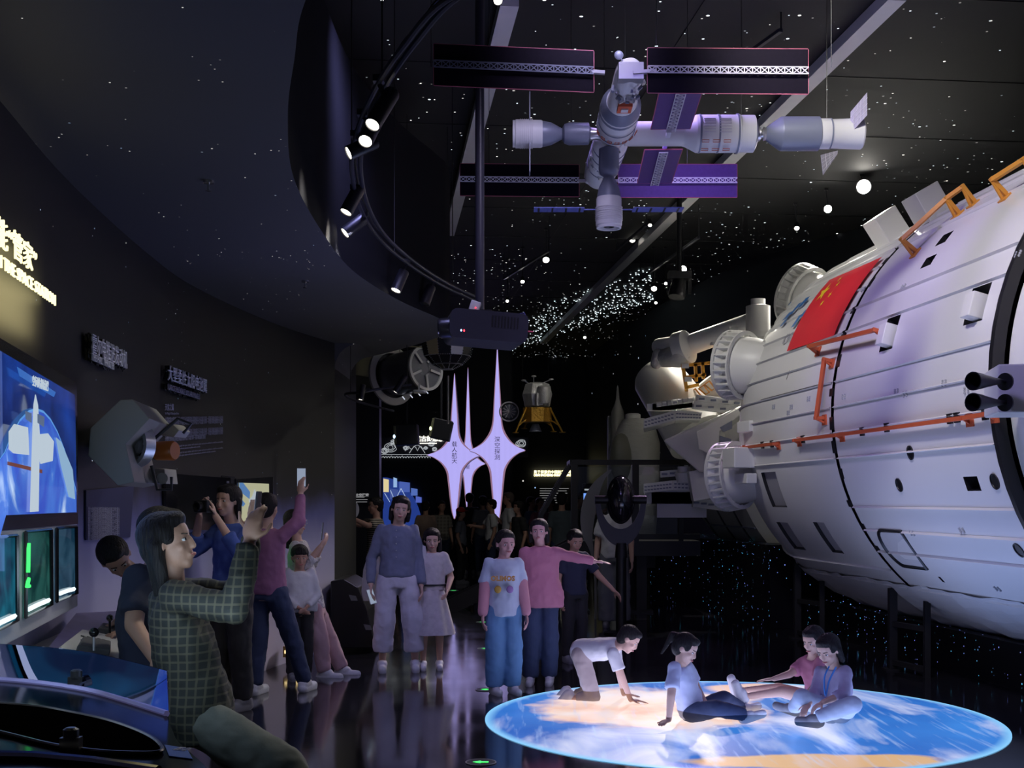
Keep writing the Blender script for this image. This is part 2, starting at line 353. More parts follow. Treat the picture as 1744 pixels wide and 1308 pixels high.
# ================= full-size space station core module =================
CXP, CZP, CR = 5.88, 2.31, 2.01
YE = 14.3
m_hull = mat('hull_white', (.72, .72, .71), .36, bump=.05, bscale=2.5, var=.05, vscale=1.2, coat=.08)
m_hgrey = mat('hull_grey', (.36, .37, .40), .4, bump=.05, bscale=4)
m_black = mat('black_satin', (.012, .012, .013), .35)
m_orange = mat('rail_orange', (.55, .11, .04), .45, var=.12)
m_yorange = mat('rail_amber', (.62, .27, .04), .45, var=.12)
m_white = mat('paint_white', (.74, .74, .72), .4, bump=.04, bscale=8)
def H(a, y, r=CR):   # a: degrees around axis (180 = towards the hall, 90 = up)
    return Q(CXP+r*cos(RAD(a)), y, CZP+r*sin(RAD(a)))
def shoulder(y):
    t = (y-12.9)/(YE-12.9)
    return CR if t <= 0 else CR*(1-.30*(1-sqrt(max(0, 1-min(t, 1)**2))))
def pix2cyl(px, py, r=CR):
    ex = r-CR
    for k in range(6):
        a, y = pix2cyl0(px, py, r); r = shoulder(y)+ex
    return a, y
def pix2cyl0(px, py, r=CR):
    """angle, Y' of the near hit of the pixel ray with the hull"""
    d = ray(px, py); o = V((0, 0, CAMZ))
    dx = UC*d.x+US*d.y; dy = -US*d.x+UC*d.y; dz = d.z; ox, oz = -CXP, CAMZ-CZP
    A = dx*dx+dz*dz; B = 2*(ox*dx+oz*dz); C = ox*ox+oz*oz-r*r; D = B*B-4*A*C
    if D < 0: D = 0
    t = (-B-sqrt(D))/(2*A); a = math.degrees(atan2(oz+t*dz, ox+t*dx)) % 360
    return a, t*dy
core = empty('space_station_module', Q(CXP, 9, 0), 'huge white spacecraft mock-up with red flag and panelled hull on the right', 'spacecraft')
SEAM1, SEAM2 = 10.48, 7.63
# openings: list of (angle range, y range)
def op(c1, c2):
    a1, y1 = pix2cyl(*c1); a2, y2 = pix2cyl(*c2); return (min(a1, a2), max(a1, a2), min(y1, y2), max(y1, y2))
OPS_B = [op((1497, 600), (1535, 535)), op((1640, 555), (1690, 480)), op((1567, 458), (1596, 432)), op((1592, 420), (1625, 392)), op((1640, 812), (1672, 836)), op((1597, 982), (1610, 992))]
OPS_A = [op((1296, 805), (1341, 864)), op((1322, 889), (1373, 937)), op((1384, 889), (1438, 943))]
def hull_section(y0, y1, ops, a0=140-70, a1=180+50, rfun=None, ribs=True):
    mb = MB(); aS = set(); yS = set()
    k = a0
    while k < a1: aS.add(k); k += 3
    aS.add(a1)
    n = max(1, int((y1-y0)/.22))
    for i in range(n+1): yS.add(y0+(y1-y0)*i/n)
    if y1 == YE: yS |= {YE-.1, YE-.05, YE-.02}
    for o in ops: aS |= {o[0], o[1]}; yS |= {o[2], o[3]}
    aS = sorted(aS); yS = sorted(yS)
    idx = {}; vs = []; fs = []
    def vi(a, y, r=None):
        k = (round(a, 4), round(y, 4), r)
        if k not in idx: idx[k] = len(vs); vs.append(H(a, y, r or (rfun(y) if rfun else CR)))
        return idx[k]
    for i in range(len(aS)-1):
        for j in range(len(yS)-1):
            am = (aS[i]+aS[i+1])/2; ym = (yS[j]+yS[j+1])/2
            if any(o[0] < am < o[1] and o[2] < ym < o[3] for o in ops): continue
            fs.append((vi(aS[i], yS[j]), vi(aS[i], yS[j+1]), vi(aS[i+1], yS[j+1]), vi(aS[i+1], yS[j])))
    mb.add(vs, fs)
    if ribs:
        a = a0+2
        while a < a1:
            if not any(o[0]-.3 < a < o[1]+.3 for o in ops):
                mb.strip([H(a-.28, y, (rfun(y) if rfun else CR)+.001) for y in yS], [H(a, y, (rfun(y) if rfun else CR)+.022) for y in yS])
                mb.strip([H(a, y, (rfun(y) if rfun else CR)+.022) for y in yS], [H(a+.22, y, (rfun(y) if rfun else CR)+.001) for y in yS])
            a += 6.3
    return mb
def rec(o, dep, nm):
    mb = MB(); a0, a1, y0, y1 = o; n = 4; aa = [a0+(a1-a0)*i/n for i in range(n+1)]
    R2 = shoulder((y0+y1)/2)-dep
    mb.strip([H(a, y0, R2) for a in aa], [H(a, y1, R2) for a in aa])
    mb.cur = 1
    for y in (y0, y1): mb.strip([H(a, y, R2) for a in aa], [H(a, y, shoulder(y)) for a in aa])
    for a in (a0, a1): mb.strip([H(a, y0, R2), H(a, y1, R2)], [H(a, y0, shoulder(y0)), H(a, y1, shoulder(y1))])
    return mb.build(nm, [mat('recess_grey', (.40, .40, .43), .5, bump=.3, bscale=5), m_black], core, smooth=0)
hull_section(SEAM2+.03, SEAM1-.035, OPS_B).build('hull', m_hull, core, smooth=25)
hull_section(SEAM1+.035, YE, OPS_A, rfun=shoulder).build('hull', m_hull, core, smooth=25)
hull_section(4.2, SEAM2-.04, [], rfun=lambda y: CR-.09, ribs=False).build('hull', m_white, core, smooth=25)
for o in OPS_B+OPS_A: rec(o, .11 if o in OPS_B else .035, 'recess')
# inner body, dark seam gaps, end faces
mb = MB()
mb.lathe([(0, CR-.16), (7.6, CR-.16), (8.6, CR-.26), (9.6, CR*.72), (9.9, CR*.66)], Q(CXP, 4.2, CZP), Q(0, 1), 64); mb.build('inner_shell', m_black, core)
mb = MB(); mb.ring(Q(CXP, 7.64, CZP), Q(0, 1), CR-.03, .08, .05, 72); mb.build('seam_band', m_black, core)
mb = MB(); mb.lathe_closed([(0, CR*.70-.02), (0, CR*.3), (.12, CR*.3), (.14, CR*.66)], Q(CXP, YE-.02, CZP), Q(0, 1), 48)
mb.lathe([(0, .75), (.5, .7), (.55, .55)], Q(CXP, YE, CZP), Q(0, 1), 40); mb.build('end_bulkhead', m_white, core)
random.seed(5)
for i in range(16):   # notches along the seam
    a = 112+i*7+random.uniform(-1, 1); h = random.uniform(.8, 1.6); w_ = random.uniform(.02, .045)*random.choice((1, 1, -1))
    yy = SEAM1+w_; mb = MB()
    mb.rings([[H(a-h, yy-.04, r), H(a+h, yy-.04, r), H(a+h, yy+.04, r), H(a-h, yy+.04, r)] for r in (CR-.02, CR+.004)])
    mb.build('seam_clip', m_black, core, smooth=0)
# lower fabric skirt (below the hard panels)
mb = MB(); rows = []
random.seed(9); ya = [4.4+i*.18 for i in range(52)]
for k in range(14):
    a = 228+k*5.0; rows.append([H(a, y, shoulder(y)+.015+.016*sin(y*7+k*.7)*sin(y*2.3+k)+.012*sin(y*19+k*1.3)) for y in ya])
for r0, r1 in zip(rows, rows[1:]): mb.strip(r0, r1)
mb.build('fabric_skirt', mat('fabric_white', (.55, .55, .56), .8, bump=.3, bscale=9), core, smooth=60)
# longer part of dark slot lines
mb = MB()
for p, q in (((1296, 682), (1402, 655)), ((1340, 645), (1345, 632))):
    a, y = pix2cyl(*p); a2, y2 = pix2cyl(*q); a2 = a if abs(p[0]-q[0]) > 30 else a2
    mb.rings([[H(a-.25, y, r), H(a+.25, y, r), H(a2+.25, y2, r), H(a2-.25, y2, r)] for r in (shoulder(y)+.002, shoulder(y)+.004)])
mb.build('slot_mark', m_black, core, smooth=0)
# ---- flag ----
def patch(name, corners, m, lift=.006, n=8, parent=core):
    """corners: (a,y) quad on the hull subdivided"""
    (a0, y0), (a1, y1), (a2, y2), (a3, y3) = corners; vs = []; fs = []
    for i in range(n+1):
        for j in range(n+1):
            s, t = i/n, j/n
            a = (a0*(1-s)+a1*s)*(1-t)+(a3*(1-s)+a2*s)*t; y = (y0*(1-s)+y1*s)*(1-t)+(y3*(1-s)+y2*s)*t
            vs.append(H(a, y, shoulder(y)+lift))
    for i in range(n):
        for j in range(n): k = i*(n+1)+j; fs.append((k, k+n+1, k+n+2, k+1))
    mb = MB(); mb.add(vs, fs); return mb.build(name, m, parent)
FA1, FY1 = pix2cyl(1506, 441); FA2, FY2 = pix2cyl(1344, 600); FA3, FY3 = pix2cyl(1425, 573); FA4, FY4 = pix2cyl(1416, 480)
FC = [pix2cyl(*p) for p in ((1416, 480), (1506, 441), (1425, 573), (1344, 600))]   # TL TR BR BL
flag = patch('flag', FC, mat('flag_red', (.68, .02, .035), .5, var=.08), .027, n=12)
flag['label'] = 'red flag with five yellow stars'
def fpos(x, y):
    s_, t_ = x/30, y/20; A, B, C, D = [V((p[0], p[1])) for p in FC]
    return (A*(1-s_)+B*s_)*(1-t_)+(D*(1-s_)+C*s_)*t_
def star(cx, cy, R_, rot):
    pts = [fpos(cx, cy)]
    for i in range(10):
        r = R_ if i % 2 == 0 else R_*.382; t = rot+i*pi/5; pts.append(fpos(cx+r*sin(t), cy-r*cos(t)))
    mb = MB(); mb.add([H(a_, y_, shoulder(y_)+(.030 if i else .031)) for i, (a_, y_) in enumerate(pts)], [(0, 1+i, 1+(i+1) % 10) for i in range(10)])
    mb.build('flag_star', mat('flag_yellow', (.85, .6, .03), .4), flag, smooth=0)
star(5, 5, 3, 0)
for x_, y_, r_ in ((10, 2, .4), (12, 4, -.2), (12, 7, .3), (10, 9, -.4)): star(x_, y_, 1, r_)
# ---- blue programme emblem ----
m_blue = mat('emblem_blue', (.03, .16, .45), .35)
mb = MB()
def para(cx, cy, w_, h_, sk):
    a, y = pix2cyl(cx, cy); q = []
    for sx, sz in ((-1, 1), (1, 1), (1, -1), (-1, -1)): q.append(H(a-math.degrees(sz*h_/2/CR), y-(sx*w_/2+sz*sk), shoulder(y)+.026))
    mb.add(q, [(0, 1, 2, 3)])
for cx, cy, w_, h_, sk in ((1372, 517, .13, .12, .03), (1358, 528, .10, .14, .03), (1345, 540, .15, .09, .04), (1374, 535, .15, .08, .04), (1360, 549, .10, .13, .03), (1348, 520, .05, .05, .0), (1338, 552, .10, .08, .03)): para(cx, cy, w_, h_, sk)
tag(mb.build('emblem', m_blue, core, smooth=0), kind='stuff')
def wrap_text(body, px, py, size, m, name='lettering', lift=.012):
    a0, y0 = pix2cyl(px, py); o = text_mesh(name, body, size, m, None, (0, 0, 0), (1, 0, 0), (0, 1, 0), extrude=0, bold=.004)
    inv = wm(core).inverted()
    for v in o.data.vertices:
        v.co = inv @ H(a0-math.degrees(v.co.y/CR), y0-v.co.x, shoulder(y0)+lift)
    o.parent = core; return o
wrap_text('CHINA', 1332, 588, .16, mat('lettering_grey', (.35, .35, .4), .5))
# ---- hand rails ----
def rail(pix, m, lift=.11, r=.02, name='handrail', feet=(0, -1), flat=True):
    pts = [];
    for px, py in pix: a, y = pix2cyl(px, py, CR+lift); pts.append((a, y))
    W = [H(a, y, shoulder(y)+lift) for a, y in pts]; mb = MB()
    for p, q in zip(W, W[1:]): mb.bar(p, q, r*1.6, r*1.6)
    o = mb.build(name, m, core, smooth=0)
    for i in feet:
        mb = MB(); a, y = pts[i]; mb.bar(H(a, y, CR-.01), H(a, y, CR+lift+.02), r*1.5); mb.bar(H(a+1.4, y, CR-.01), H(a+.2, y, CR+lift), r*.9)
        mb.rings([[H(a-.8, y-.05, rr), H(a+1.8, y-.05, rr), H(a+1.8, y+.05, rr), H(a-.8, y+.05, rr)] for rr in (CR+.001, CR+.012)])
        mb.build('rail_bracket', m, o, smooth=0)
rail([(1378, 590), (1490, 562)], m_orange, .10)
rail([(1404, 612), (1390, 712)], m_orange, .08, feet=(0, -1))
rail([(1353, 750), (1425, 741), (1640, 712), (1682, 705)], m_orange, .05, .018, feet=(0, 1, 2, 3))
rail([(1262, 763), (1318, 756)], m_orange, .05, .018)
rail([(1536, 408), (1612, 338), (1640, 318)], m_yorange, .16, .02, feet=(0, 1, 2))
rail([(1690, 306), (1744, 272)], m_yorange, .16, .02)
for px, py in ((1369, 748), (1470, 735), (1512, 728), (1620, 713), (1632, 711), (1680, 706), (1300, 758), (1316, 756)):
    a, y = pix2cyl(px, py); mb = MB(); mb.rings([[H(a-1, y-.03, r), H(a+1, y-.03, r), H(a+1, y+.03, r), H(a-1, y+.03, r)] for r in (shoulder(y)-.01, shoulder(y)+.02)])
    mb.build('rail_clamp', m_black, core, smooth=0)
mb = MB()   # bolt clusters on panel joints
random.seed(11)
for px, py in ((1543, 485), (1748, 428), (1380, 676), (1440, 672), (1530, 663), (1545, 667), (1612, 648), (1650, 660), (1400, 560), (1555, 905), (1640, 900), (1475, 490), (1700, 1000), (1320, 690), (1345, 700), (1350, 690), (1290, 905), (1295, 912)):
    a, y = pix2cyl(min(px, 1740), py)
    for i in range(3):
        for j in range(2): mb.ell(H(a+i*.45, y+j*.05, shoulder(y)+.006), (.009,)*3, n=6, m=4)
tag(mb.build('bolts', m_hgrey, core), kind='stuff')
# ---- round ports ----
for px, py in ((1551, 771), (1532, 826), (1695, 820), (1736, 937)):
    a, y = pix2cyl(px, py); n_ = (H(a, y, 2)-H(a, y, 1)); c = H(a, y, CR-.01)
    mb = MB(); mb.lathe([(0, .055), (.018, .055), (.018, .047), (.0115, .045)], c, n_, 24); mb.build('round_port', m_black, core)
# arched opening low on the hull
a, y = pix2cyl(1490, 902); a2, y2 = pix2cyl(1580, 968)
mb = MB(); pts = []
for i in range(14):
    t = i/13*pi; pts.append((a+(a2-a)*.5-(a2-a)*.5*cos(t), y-(y-y2)*.25+(y-y2)*.25*sin(t)))
pts += [(a2, y2), (a, y2)]
mb.add([H(p, q, CR+.005) for p, q in pts], [tuple(range(len(pts)))]); arch = mb.build('arched_cover', mat('fabric_white'), core)
mb = MB(); mb.tube([H(p, q, CR+.008) for p, q in pts], .016, 6, close=True); mb.build('cover_rim', m_black, arch)
# camera boxes in recesses
for o, cx in ((OPS_B[0], 0), (OPS_B[1], 0)):
    am = (o[0]+o[1])/2+.8; ym = (o[2]+o[3])/2-.03; n_ = (H(am, ym, 2)-H(am, ym, 1)).normalized(); t_ = Q(0, -1); z_ = n_.cross(t_)
    R = Matrix((t_, z_, n_)).transposed(); mb = MB(); mb.box(H(am, ym, CR-.03), (.13, .17, .22), R); mb.build('sensor_box', m_white, core, smooth=0, bevel=.006)
# boxes on top
for px, py, s_ in ((1483, 410, .30), (1548, 373, .30)):
    d_ = 11.9 if px < 1500 else 11.0; c = P(px, py, d_); mb = MB()
    # seat on the top of the hull
    a_, y_ = pix2cyl(px, py+28); c = H(a_-8, y_, CR+.12); n_ = (H(a_-8, y_, 2)-H(a_-8, y_, 1)).normalized(); t_ = Q(0, -1); z_ = n_.cross(t_)
    mb.box(c, (s_, s_*.8, .3), Matrix((t_, z_, n_)).transposed()); mb.build('equipment_box', m_white, core, smooth=0, bevel=.008)
# ---- thruster block with two black nozzles ----
c = P(1728, 664, 7.35); mb = MB(); R = Matrix.Rotation(RAD(-12), 3, 'Z'); mb.box(c+V((.12, .1, 0)), (.42, .5, .28), R)
blk = mb.build('thruster_block', m_white, core, smooth=0, bevel=.01)
for dy in (650, 686):
    b_ = P(1713, dy, 7.12); e_ = P(1657, dy-1, 6.92); mb = MB(); L_ = (e_-b_).length
    mb.lathe([(0, .05), (.012, .05), (.012, .012), (.05, .015), (L_*.45, .026), (L_*.8, .045), (L_, .052), (L_, .046), (L_*.5, .03), (.06, .01)], b_, e_-b_, 24)
    mb.build('nozzle', m_black, blk)
# ---- docking-wheel pods at the far end ----
def pod(c, ax, R_, label=None):
    ax = V(ax).normalized(); mb = MB()
    mb.lathe([(-.62, R_*.35), (-.56, R_*.52), (-.44, R_*.68), (-.28, R_*.78), (-.18, R_*.80), (-.06, R_*.82), (-.03, R_*.9), (0, R_*.94), (.03, R_*.9), (.04, R_*.5), (.1, R_*.3), (.1, 0)], c, ax, 40)
    o = mb.build('antenna_pod', m_white, core)
    mb = MB(); mb.lathe_closed([(.0, R_*.86), (.035, R_*.86), (.035, R_), (0, R_)], c, ax, 40); mb.lathe_closed([(-.17, R_*.86), (-.15, R_*.86), (-.15, R_*.97), (-.17, R_*.97)], c, ax, 40)
    x = ax.cross(ZUP).normalized(); y = ax.cross(x)
    for i in range(28):
        t = 2*pi*i/28; e = x*cos(t)+y*sin(t); tt = -x*sin(t)+y*cos(t)
        mb.prism([c+e*R_*.84-ax*.17-tt*.008, c+e*R_*.97-ax*.17-tt*.008, c+e*R_+ax*.01-tt*.008, c+e*R_*.84+ax*.01-tt*.008], tt*.016)
    mb.build('ribbed_rim', m_white, o, smooth=0)
PAX = Q(-.62, .72, .08)
pod(P(1248, 622, 13.9), PAX, .39); pod(P(1238, 812, 13.9), Q(-.62, .72, -.1), .39); pod(P(1360, 503, 15.4), Q(-.5, .75, .35), .40)
# small fittings near the left end
for px, py, sz in ((1275, 727, .13), (1258, 780, .24), (1270, 815, .12)):
    mb = MB(); mb.box(P(px, py, 13.3), (sz, .3, sz*.9), Matrix.Rotation(RAD(15), 3, 'Z')); mb.build('fitting', m_white, core, smooth=0, bevel=.01)
# ---- steel stands under the craft ----
m_steel = mat('stand_black_steel', (.018, .018, .02), .4, .3)
for i, (px, by) in enumerate(((1520, 1141), (1358, 1087))):
    d = FPX*CAMZ/(by-HY); b = P(px, by, d); st = empty('support_stand', b, 'black steel stand under the spacecraft, %s' % ('the nearer one with a low crossbar' if i == 0 else 'the farther one'), 'stand', 'stands under the spacecraft')
    xp = UC*b.x+US*b.y; yp = -US*b.x+UC*b.y; CRL = shoulder(yp); a_ = 180+math.degrees(math.acos(max(-1, min(1, (CXP-xp)/CRL)))); zt = CZP+CRL*sin(RAD(a_))-.02
    mb = MB(); mb.bar(b, V((b.x, b.y, zt)), .07); mb.build('post', m_steel, st, smooth=0)
    mb = MB(); mb.box(b+V((0, 0, .008)), (.16, .16, .016)); mb.build('base_plate', m_steel, st, smooth=0)
    b2 = b+Q(.1, -.5); zt2 = CZP-sqrt(shoulder(yp-.5)**2-(xp+.1-CXP)**2)-.02
    mb = MB(); mb.bar(b2, V((b2.x, b2.y, zt2)), .05); mb.build('post', m_steel, st, smooth=0)
    for hh in (.42, .07): mb = MB(); mb.bar(b+ZUP*hh, b2+ZUP*hh, .045); mb.build('crossbar', m_steel, st, smooth=0)

# ================= hanging space station model =================
NODE = P(1045, 228, 8.8); SS = FPX/8.8
st = empty('space_station_model', NODE, 'white and slate space station scale model hanging under the starry ceiling', 'space station model')
m_slate = mat('slate_blue', (.20, .22, .30), .4, .1)
m_mwhite = mat('model_white', (.70, .70, .72), .45)
m_panel = mat('solar_dark', (.006, .004, .010), .7, var=.3, vscale=40, spec=.1)
m_panelp = mat('solar_violet', (.10, .05, .20), .4, var=.2, vscale=40)
m_pedge = mat('panel_edge_red', (.42, .10, .16), .5)
m_truss = mat('truss_grey', (.62, .60, .68), .4)
m_silver = mat('silver', (.55, .55, .58), .3, .7)
def N(x, y, z): return NODE+V((x, y, z))
def lat(prof, o, ax, m, name, n=28, parent=st, **k):
    mb = MB(); mb.lathe(prof, o, ax, n, **k); return mb.build(name, m, parent)
XA = V((1, 0, 0)); YA = V((0, 1, 0)); DN = V((0, 0, -1))
def ribs(o, ax, t0, t1, r, n, parent, m=m_mwhite):
    mb = MB()
    for i in range(n): mb.ring(V(o)+V(ax)*(t0+(t1-t0)*i/(n-1)), ax, r, .006, .006, 28)
    tag(mb.build('rib_rings', m, parent), kind='stuff')
def ship(o, ax, r, L, wing=None):
    """crew ship: orbital module, slate bell, ribbed service module; o at docking end"""
    ax = V(ax)
    a = lat([(0, r*.4), (L*.03, r*.8), (L*.28, r*.82), (L*.34, r*.7), (L*.37, r*.4)], o, ax, m_slate, 'orbital_module')
    b = lat([(L*.35, r*.35), (L*.37, r*.4), (L*.5, r*.8), (L*.6, r*.93), (L*.62, r*.93)], o, ax, m_slate, 'return_capsule')
    c = lat([(L*.62, r*.95), (L*.64, r), (L*.74, r), (L*.75, r*1.04), (L*.96, r*1.04), (L*.97, r*.98), (L, r*.98), (L, r*.86), (L*.93, r*.8)], o, ax, m_mwhite, 'service_module')
    ribs(o, ax, L*.75, L*.9, r*1.05, 7, c); lat([(L*.92, r*.2), (L*.985, r*.42), (L*.985, r*.36), (L*.94, r*.1)], o, ax, m_black, 'engine_bell', parent=c)
    return c
def truss_wing(c, L, h, n, m, horiz, w=.02, name='solar_wing', tm=None):
    """wing centred at c, length L along dir horiz[0], width h along horiz[1]: panel, truss"""
    d, u = V(horiz[0]).normalized(), V(horiz[1]).normalized(); c = V(c); nn = d.cross(u)
    mb = MB(); R = Matrix((d, u, nn)).transposed(); mb.box(c, (L, h, .006), R); o = mb.build(name, m, st, smooth=0)
    mb = MB()
    for s in (-1, 1): mb.bar(c-d*L/2+u*s*h/2, c+d*L/2+u*s*h/2, .005, .008)
    for s in (-1, 1): mb.bar(c-u*h/2+d*s*L/2, c+u*h/2+d*s*L/2, .004, .008)
    mb.build('panel_edge', m_pedge, o, smooth=0)
    f = nn*(-.022 if nn.y > 0 or nn.z > 0 else .022)
    mb = MB(); tw = w
    for s in (-1, 1): mb.bar(c-d*L/2+u*s*tw+f, c+d*L/2+u*s*tw+f, .006)
    for i in range(n):
        x0 = -L/2+L*i/n; x1 = -L/2+L*(i+1)/n
        mb.bar(c+d*x0+u*tw+f, c+d*x1-u*tw+f, .005); mb.bar(c+d*x0-u*tw+f, c+d*x1+u*tw+f, .005); mb.bar(c+d*x0-u*tw+f, c+d*x0+u*tw+f, .006)
    mb.build('truss', tm or m_truss, o, smooth=0); return o
# node
mb = MB(); mb.ell(NODE, (.10, .10, .10), n=28, m=16); mb.build('node_module', m_mwhite, st)
# core module to the right
core2 = lat([(0, .05), (.07, .06), (.08, .085), (.48, .085), (.50, .09), (.57, .125), (.58, .13), (.86, .13), (.865, .135), (.88, .135), (.885, .128), (.985, .128), (1.0, .10), (1.0, .05)], NODE, XA, m_mwhite, 'core_module')
for t, r in ((.865, .137), (.60, .132), (.73, .132)): mb = MB(); mb.ring(N(t, 0, 0), XA, r, .004, .012, 32); mb.build('module_band', m_slate, core2)
for i in range(3):
    for a in (-35, -62):
        y_, z_ = -cos(RAD(a)), sin(RAD(a)); c = N(.63+i*.075, y_*.135, z_*.135); n_ = V((0, y_, z_)); t_ = V((0, -z_, y_))
        mb = MB(); q = [c+V((sx*.024, 0, 0))+t_*sy*.008+n_*.012 for sx, sy in ((-1, -1), (1, -1), (1, 1), (-1, 1))]; mb.tube(q, .0028, 5, close=True); mb.build('handrail', m_orange, core2)
for i in range(2):
    for k in range(6):
        a = -10+k*9; y_, z_ = -cos(RAD(a)), sin(RAD(a)); mb = MB(); mb.bar(N(.62+i*.11, y_*.131, z_*.131), N(.70+i*.11, y_*.131, z_*.131), .010, .005); mb.build('raised_rib', m_truss, core2)
# docking gap and cargo ship
lat([(1.0, .045), (1.03, .05), (1.035, .03), (1.05, .03), (1.055, .05), (1.08, .04)], NODE, XA, m_silver, 'docking_port')
cargo = lat([(1.07, .045), (1.17, .115), (1.18, .118), (1.44, .118), (1.445, .108)], NODE, XA, m_slate, 'cargo_ship')
lat([(1.43, .105), (1.52, .105), (1.53, .1), (1.74, .108), (1.75, .10), (1.755, .03)], NODE, XA, m_mwhite, 'cargo_service_section', parent=cargo)
lat([(1.515, .107), (1.525, .107)], NODE, XA, m_slate, 'cargo_band', parent=cargo)
mpc = mat('cell_grey', (.34, .33, .40), .35)
for s, px1, py1, px2, py2 in ((1, 1452, 222, 1474, 160), (-1, 1403, 292, 1423, 255)):
    mb = MB(); q = [P(1448, 228, 8.72), P(1449, 190, 8.72), P(1477, 157, 8.62), P(1477, 196, 8.62)] if s > 0 else [P(1398, 264, 8.6), P(1427, 256, 8.7), P(1426, 263, 8.7), P(1402, 298, 8.6)]
    mb.prism(q, (0, .008, 0)); o = mb.build('cargo_solar_wing', mpc, cargo, smooth=0)
    mb = MB()
    for i in range(1, 5):
        t = i/5; mb.bar(q[0].lerp(q[3], t)-V((0, .004, 0)), q[1].lerp(q[2], t)-V((0, .004, 0)), .002)
    for i in range(1, 4):
        t = i/4; mb.bar(q[0].lerp(q[1], t)-V((0, .004, 0)), q[3].lerp(q[2], t)-V((0, .004, 0)), .002)
    mb.build('cell_grid', m_truss, o, smooth=0)
# crew ship left
ship(N(-.16, 0, 0), -XA, .095, .55)
lat([(.08, .05), (.12, .04), (.18, .05)], NODE, -XA, m_silver, 'docking_port')
mb = MB(); mb.box(N(-.59, 0, 0), (.008, .12, .56)); mb.build('crew_ship_wing', m_slate, st, smooth=0)
# crew ship hanging below
lat([(.08, .05), (.11, .04), (.13, .05)], NODE, DN, m_silver, 'docking_port')
ship(P(1037, 250, 8.72), DN, .088, .57)
c = P(1036, 357, 8.72)
for s in (-1, 1):
    mb = MB(); mb.bar(c+XA*s*.09, c+XA*s*.17, .02, .006); mb.box(c+XA*s*.345, (.35, .13, .006)); o = mb.build('crew_ship_wing', mat('cell_blue', (.10, .12, .38), .35), st, smooth=0)
    mb = MB()
    for i in range(4): mb.bar(c+XA*s*(.2+i*.095)+V((0, -.065, -.004)), c+XA*s*(.2+i*.095)+V((0, .065, -.004)), .012, .004)
    mb.build('panel_gap', m_black, o, smooth=0)
# near laboratory module (towards the camera)
lab = lat([(.07, .06), (.10, .105), (.14, .13), (.55, .135), (.60, .13), (.68, .10), (.72, .09), (1.20, .088), (1.28, .06)], NODE, V((0, -1, .02)), m_mwhite, 'laboratory_module')
for t, r, w_ in ((.20, .133, .01), (.36, .134, .01)): mb = MB(); mb.ring(N(0, -t, 0), YA, r, .004, w_, 36); mb.build('module_band', m_slate, lab)
lat([(.50, .1365), (.605, .132), (.68, .102)], NODE, V((0, -1, .02)), m_slate, 'slate_collar', parent=lab)
for k in range(7):
    a = -150+k*20; c = N(.138*cos(RAD(a)), -.28, .138*sin(RAD(a))); n_ = V((cos(RAD(a)), 0, sin(RAD(a)))); t_ = V((-n_.z, 0, n_.x)); mb = MB()
    mb.tube([c+V((0, sy*.02, 0))+t_*sx*.014+n_*.01 for sx, sy in ((-1, -1), (1, -1), (1, 1), (-1, 1))], .003, 5, close=True); mb.build('handrail', m_orange, lab)
mb = MB(); mb.box(N(.0, -.86, -.09), (.09, .14, .02)); h = mb.build('orange_hatch', mat('hatch_orange', (.62, .12, .05), .5), lab, smooth=0)
mb = MB(); mb.box(N(.0, -.86, -.103), (.045, .06, .01)); mb.build('hatch_window', m_mwhite, h, smooth=0)
random.seed(4)
for i in range(16):
    a = -90+random.uniform(-75, 75); t = random.uniform(.98, 1.22); c = N(.092*cos(RAD(a)), -t, .092*sin(RAD(a)))
    mb = MB(); mb.box(c, (random.uniform(.012, .035), random.uniform(.015, .05), random.uniform(.012, .035)), Matrix.Rotation(RAD(a+90), 3, 'Y')); mb.build('instrument', random.choice((m_mwhite, m_silver, m_slate)), lab, smooth=0)
mb = MB(); mb.box(N(0, -1.26, 0), (.15, .09, .10)); mb.build('wing_drive_box', m_silver, lab, smooth=0)
mb = MB(); mb.ell(P(1054, 94, 7.55), (.028, .01, .028)); mb.bar(P(1054, 94, 7.55), N(0, -1.26, 0), .006); mb.build('dish_antenna', m_slate, lab)
# far laboratory module
lab2 = lat([(.07, .06), (.10, .10), (.14, .125), (.75, .125), (.80, .13), (1.1, .12), (1.2, .07), (1.3, .05)], N(0, 0, 0), V((-.02, 1, 0)), m_mwhite, 'laboratory_module')
for t in (.25, .42, .58, .74): mb = MB(); mb.ring(N(-.02*t, t, 0), YA, .126, .006, .016, 36); mb.build('module_band', m_slate, lab2)
for i in range(12):
    a = 180+random.uniform(-30, 70); t = random.uniform(.2, 1.1); mb = MB(); mb.box(N(.13*cos(RAD(a)), t, .13*sin(RAD(a))), (.03, .04, .03), Matrix.Rotation(RAD(a), 3, 'Y')); mb.build('instrument', random.choice((m_mwhite, m_silver)), lab2, smooth=0)
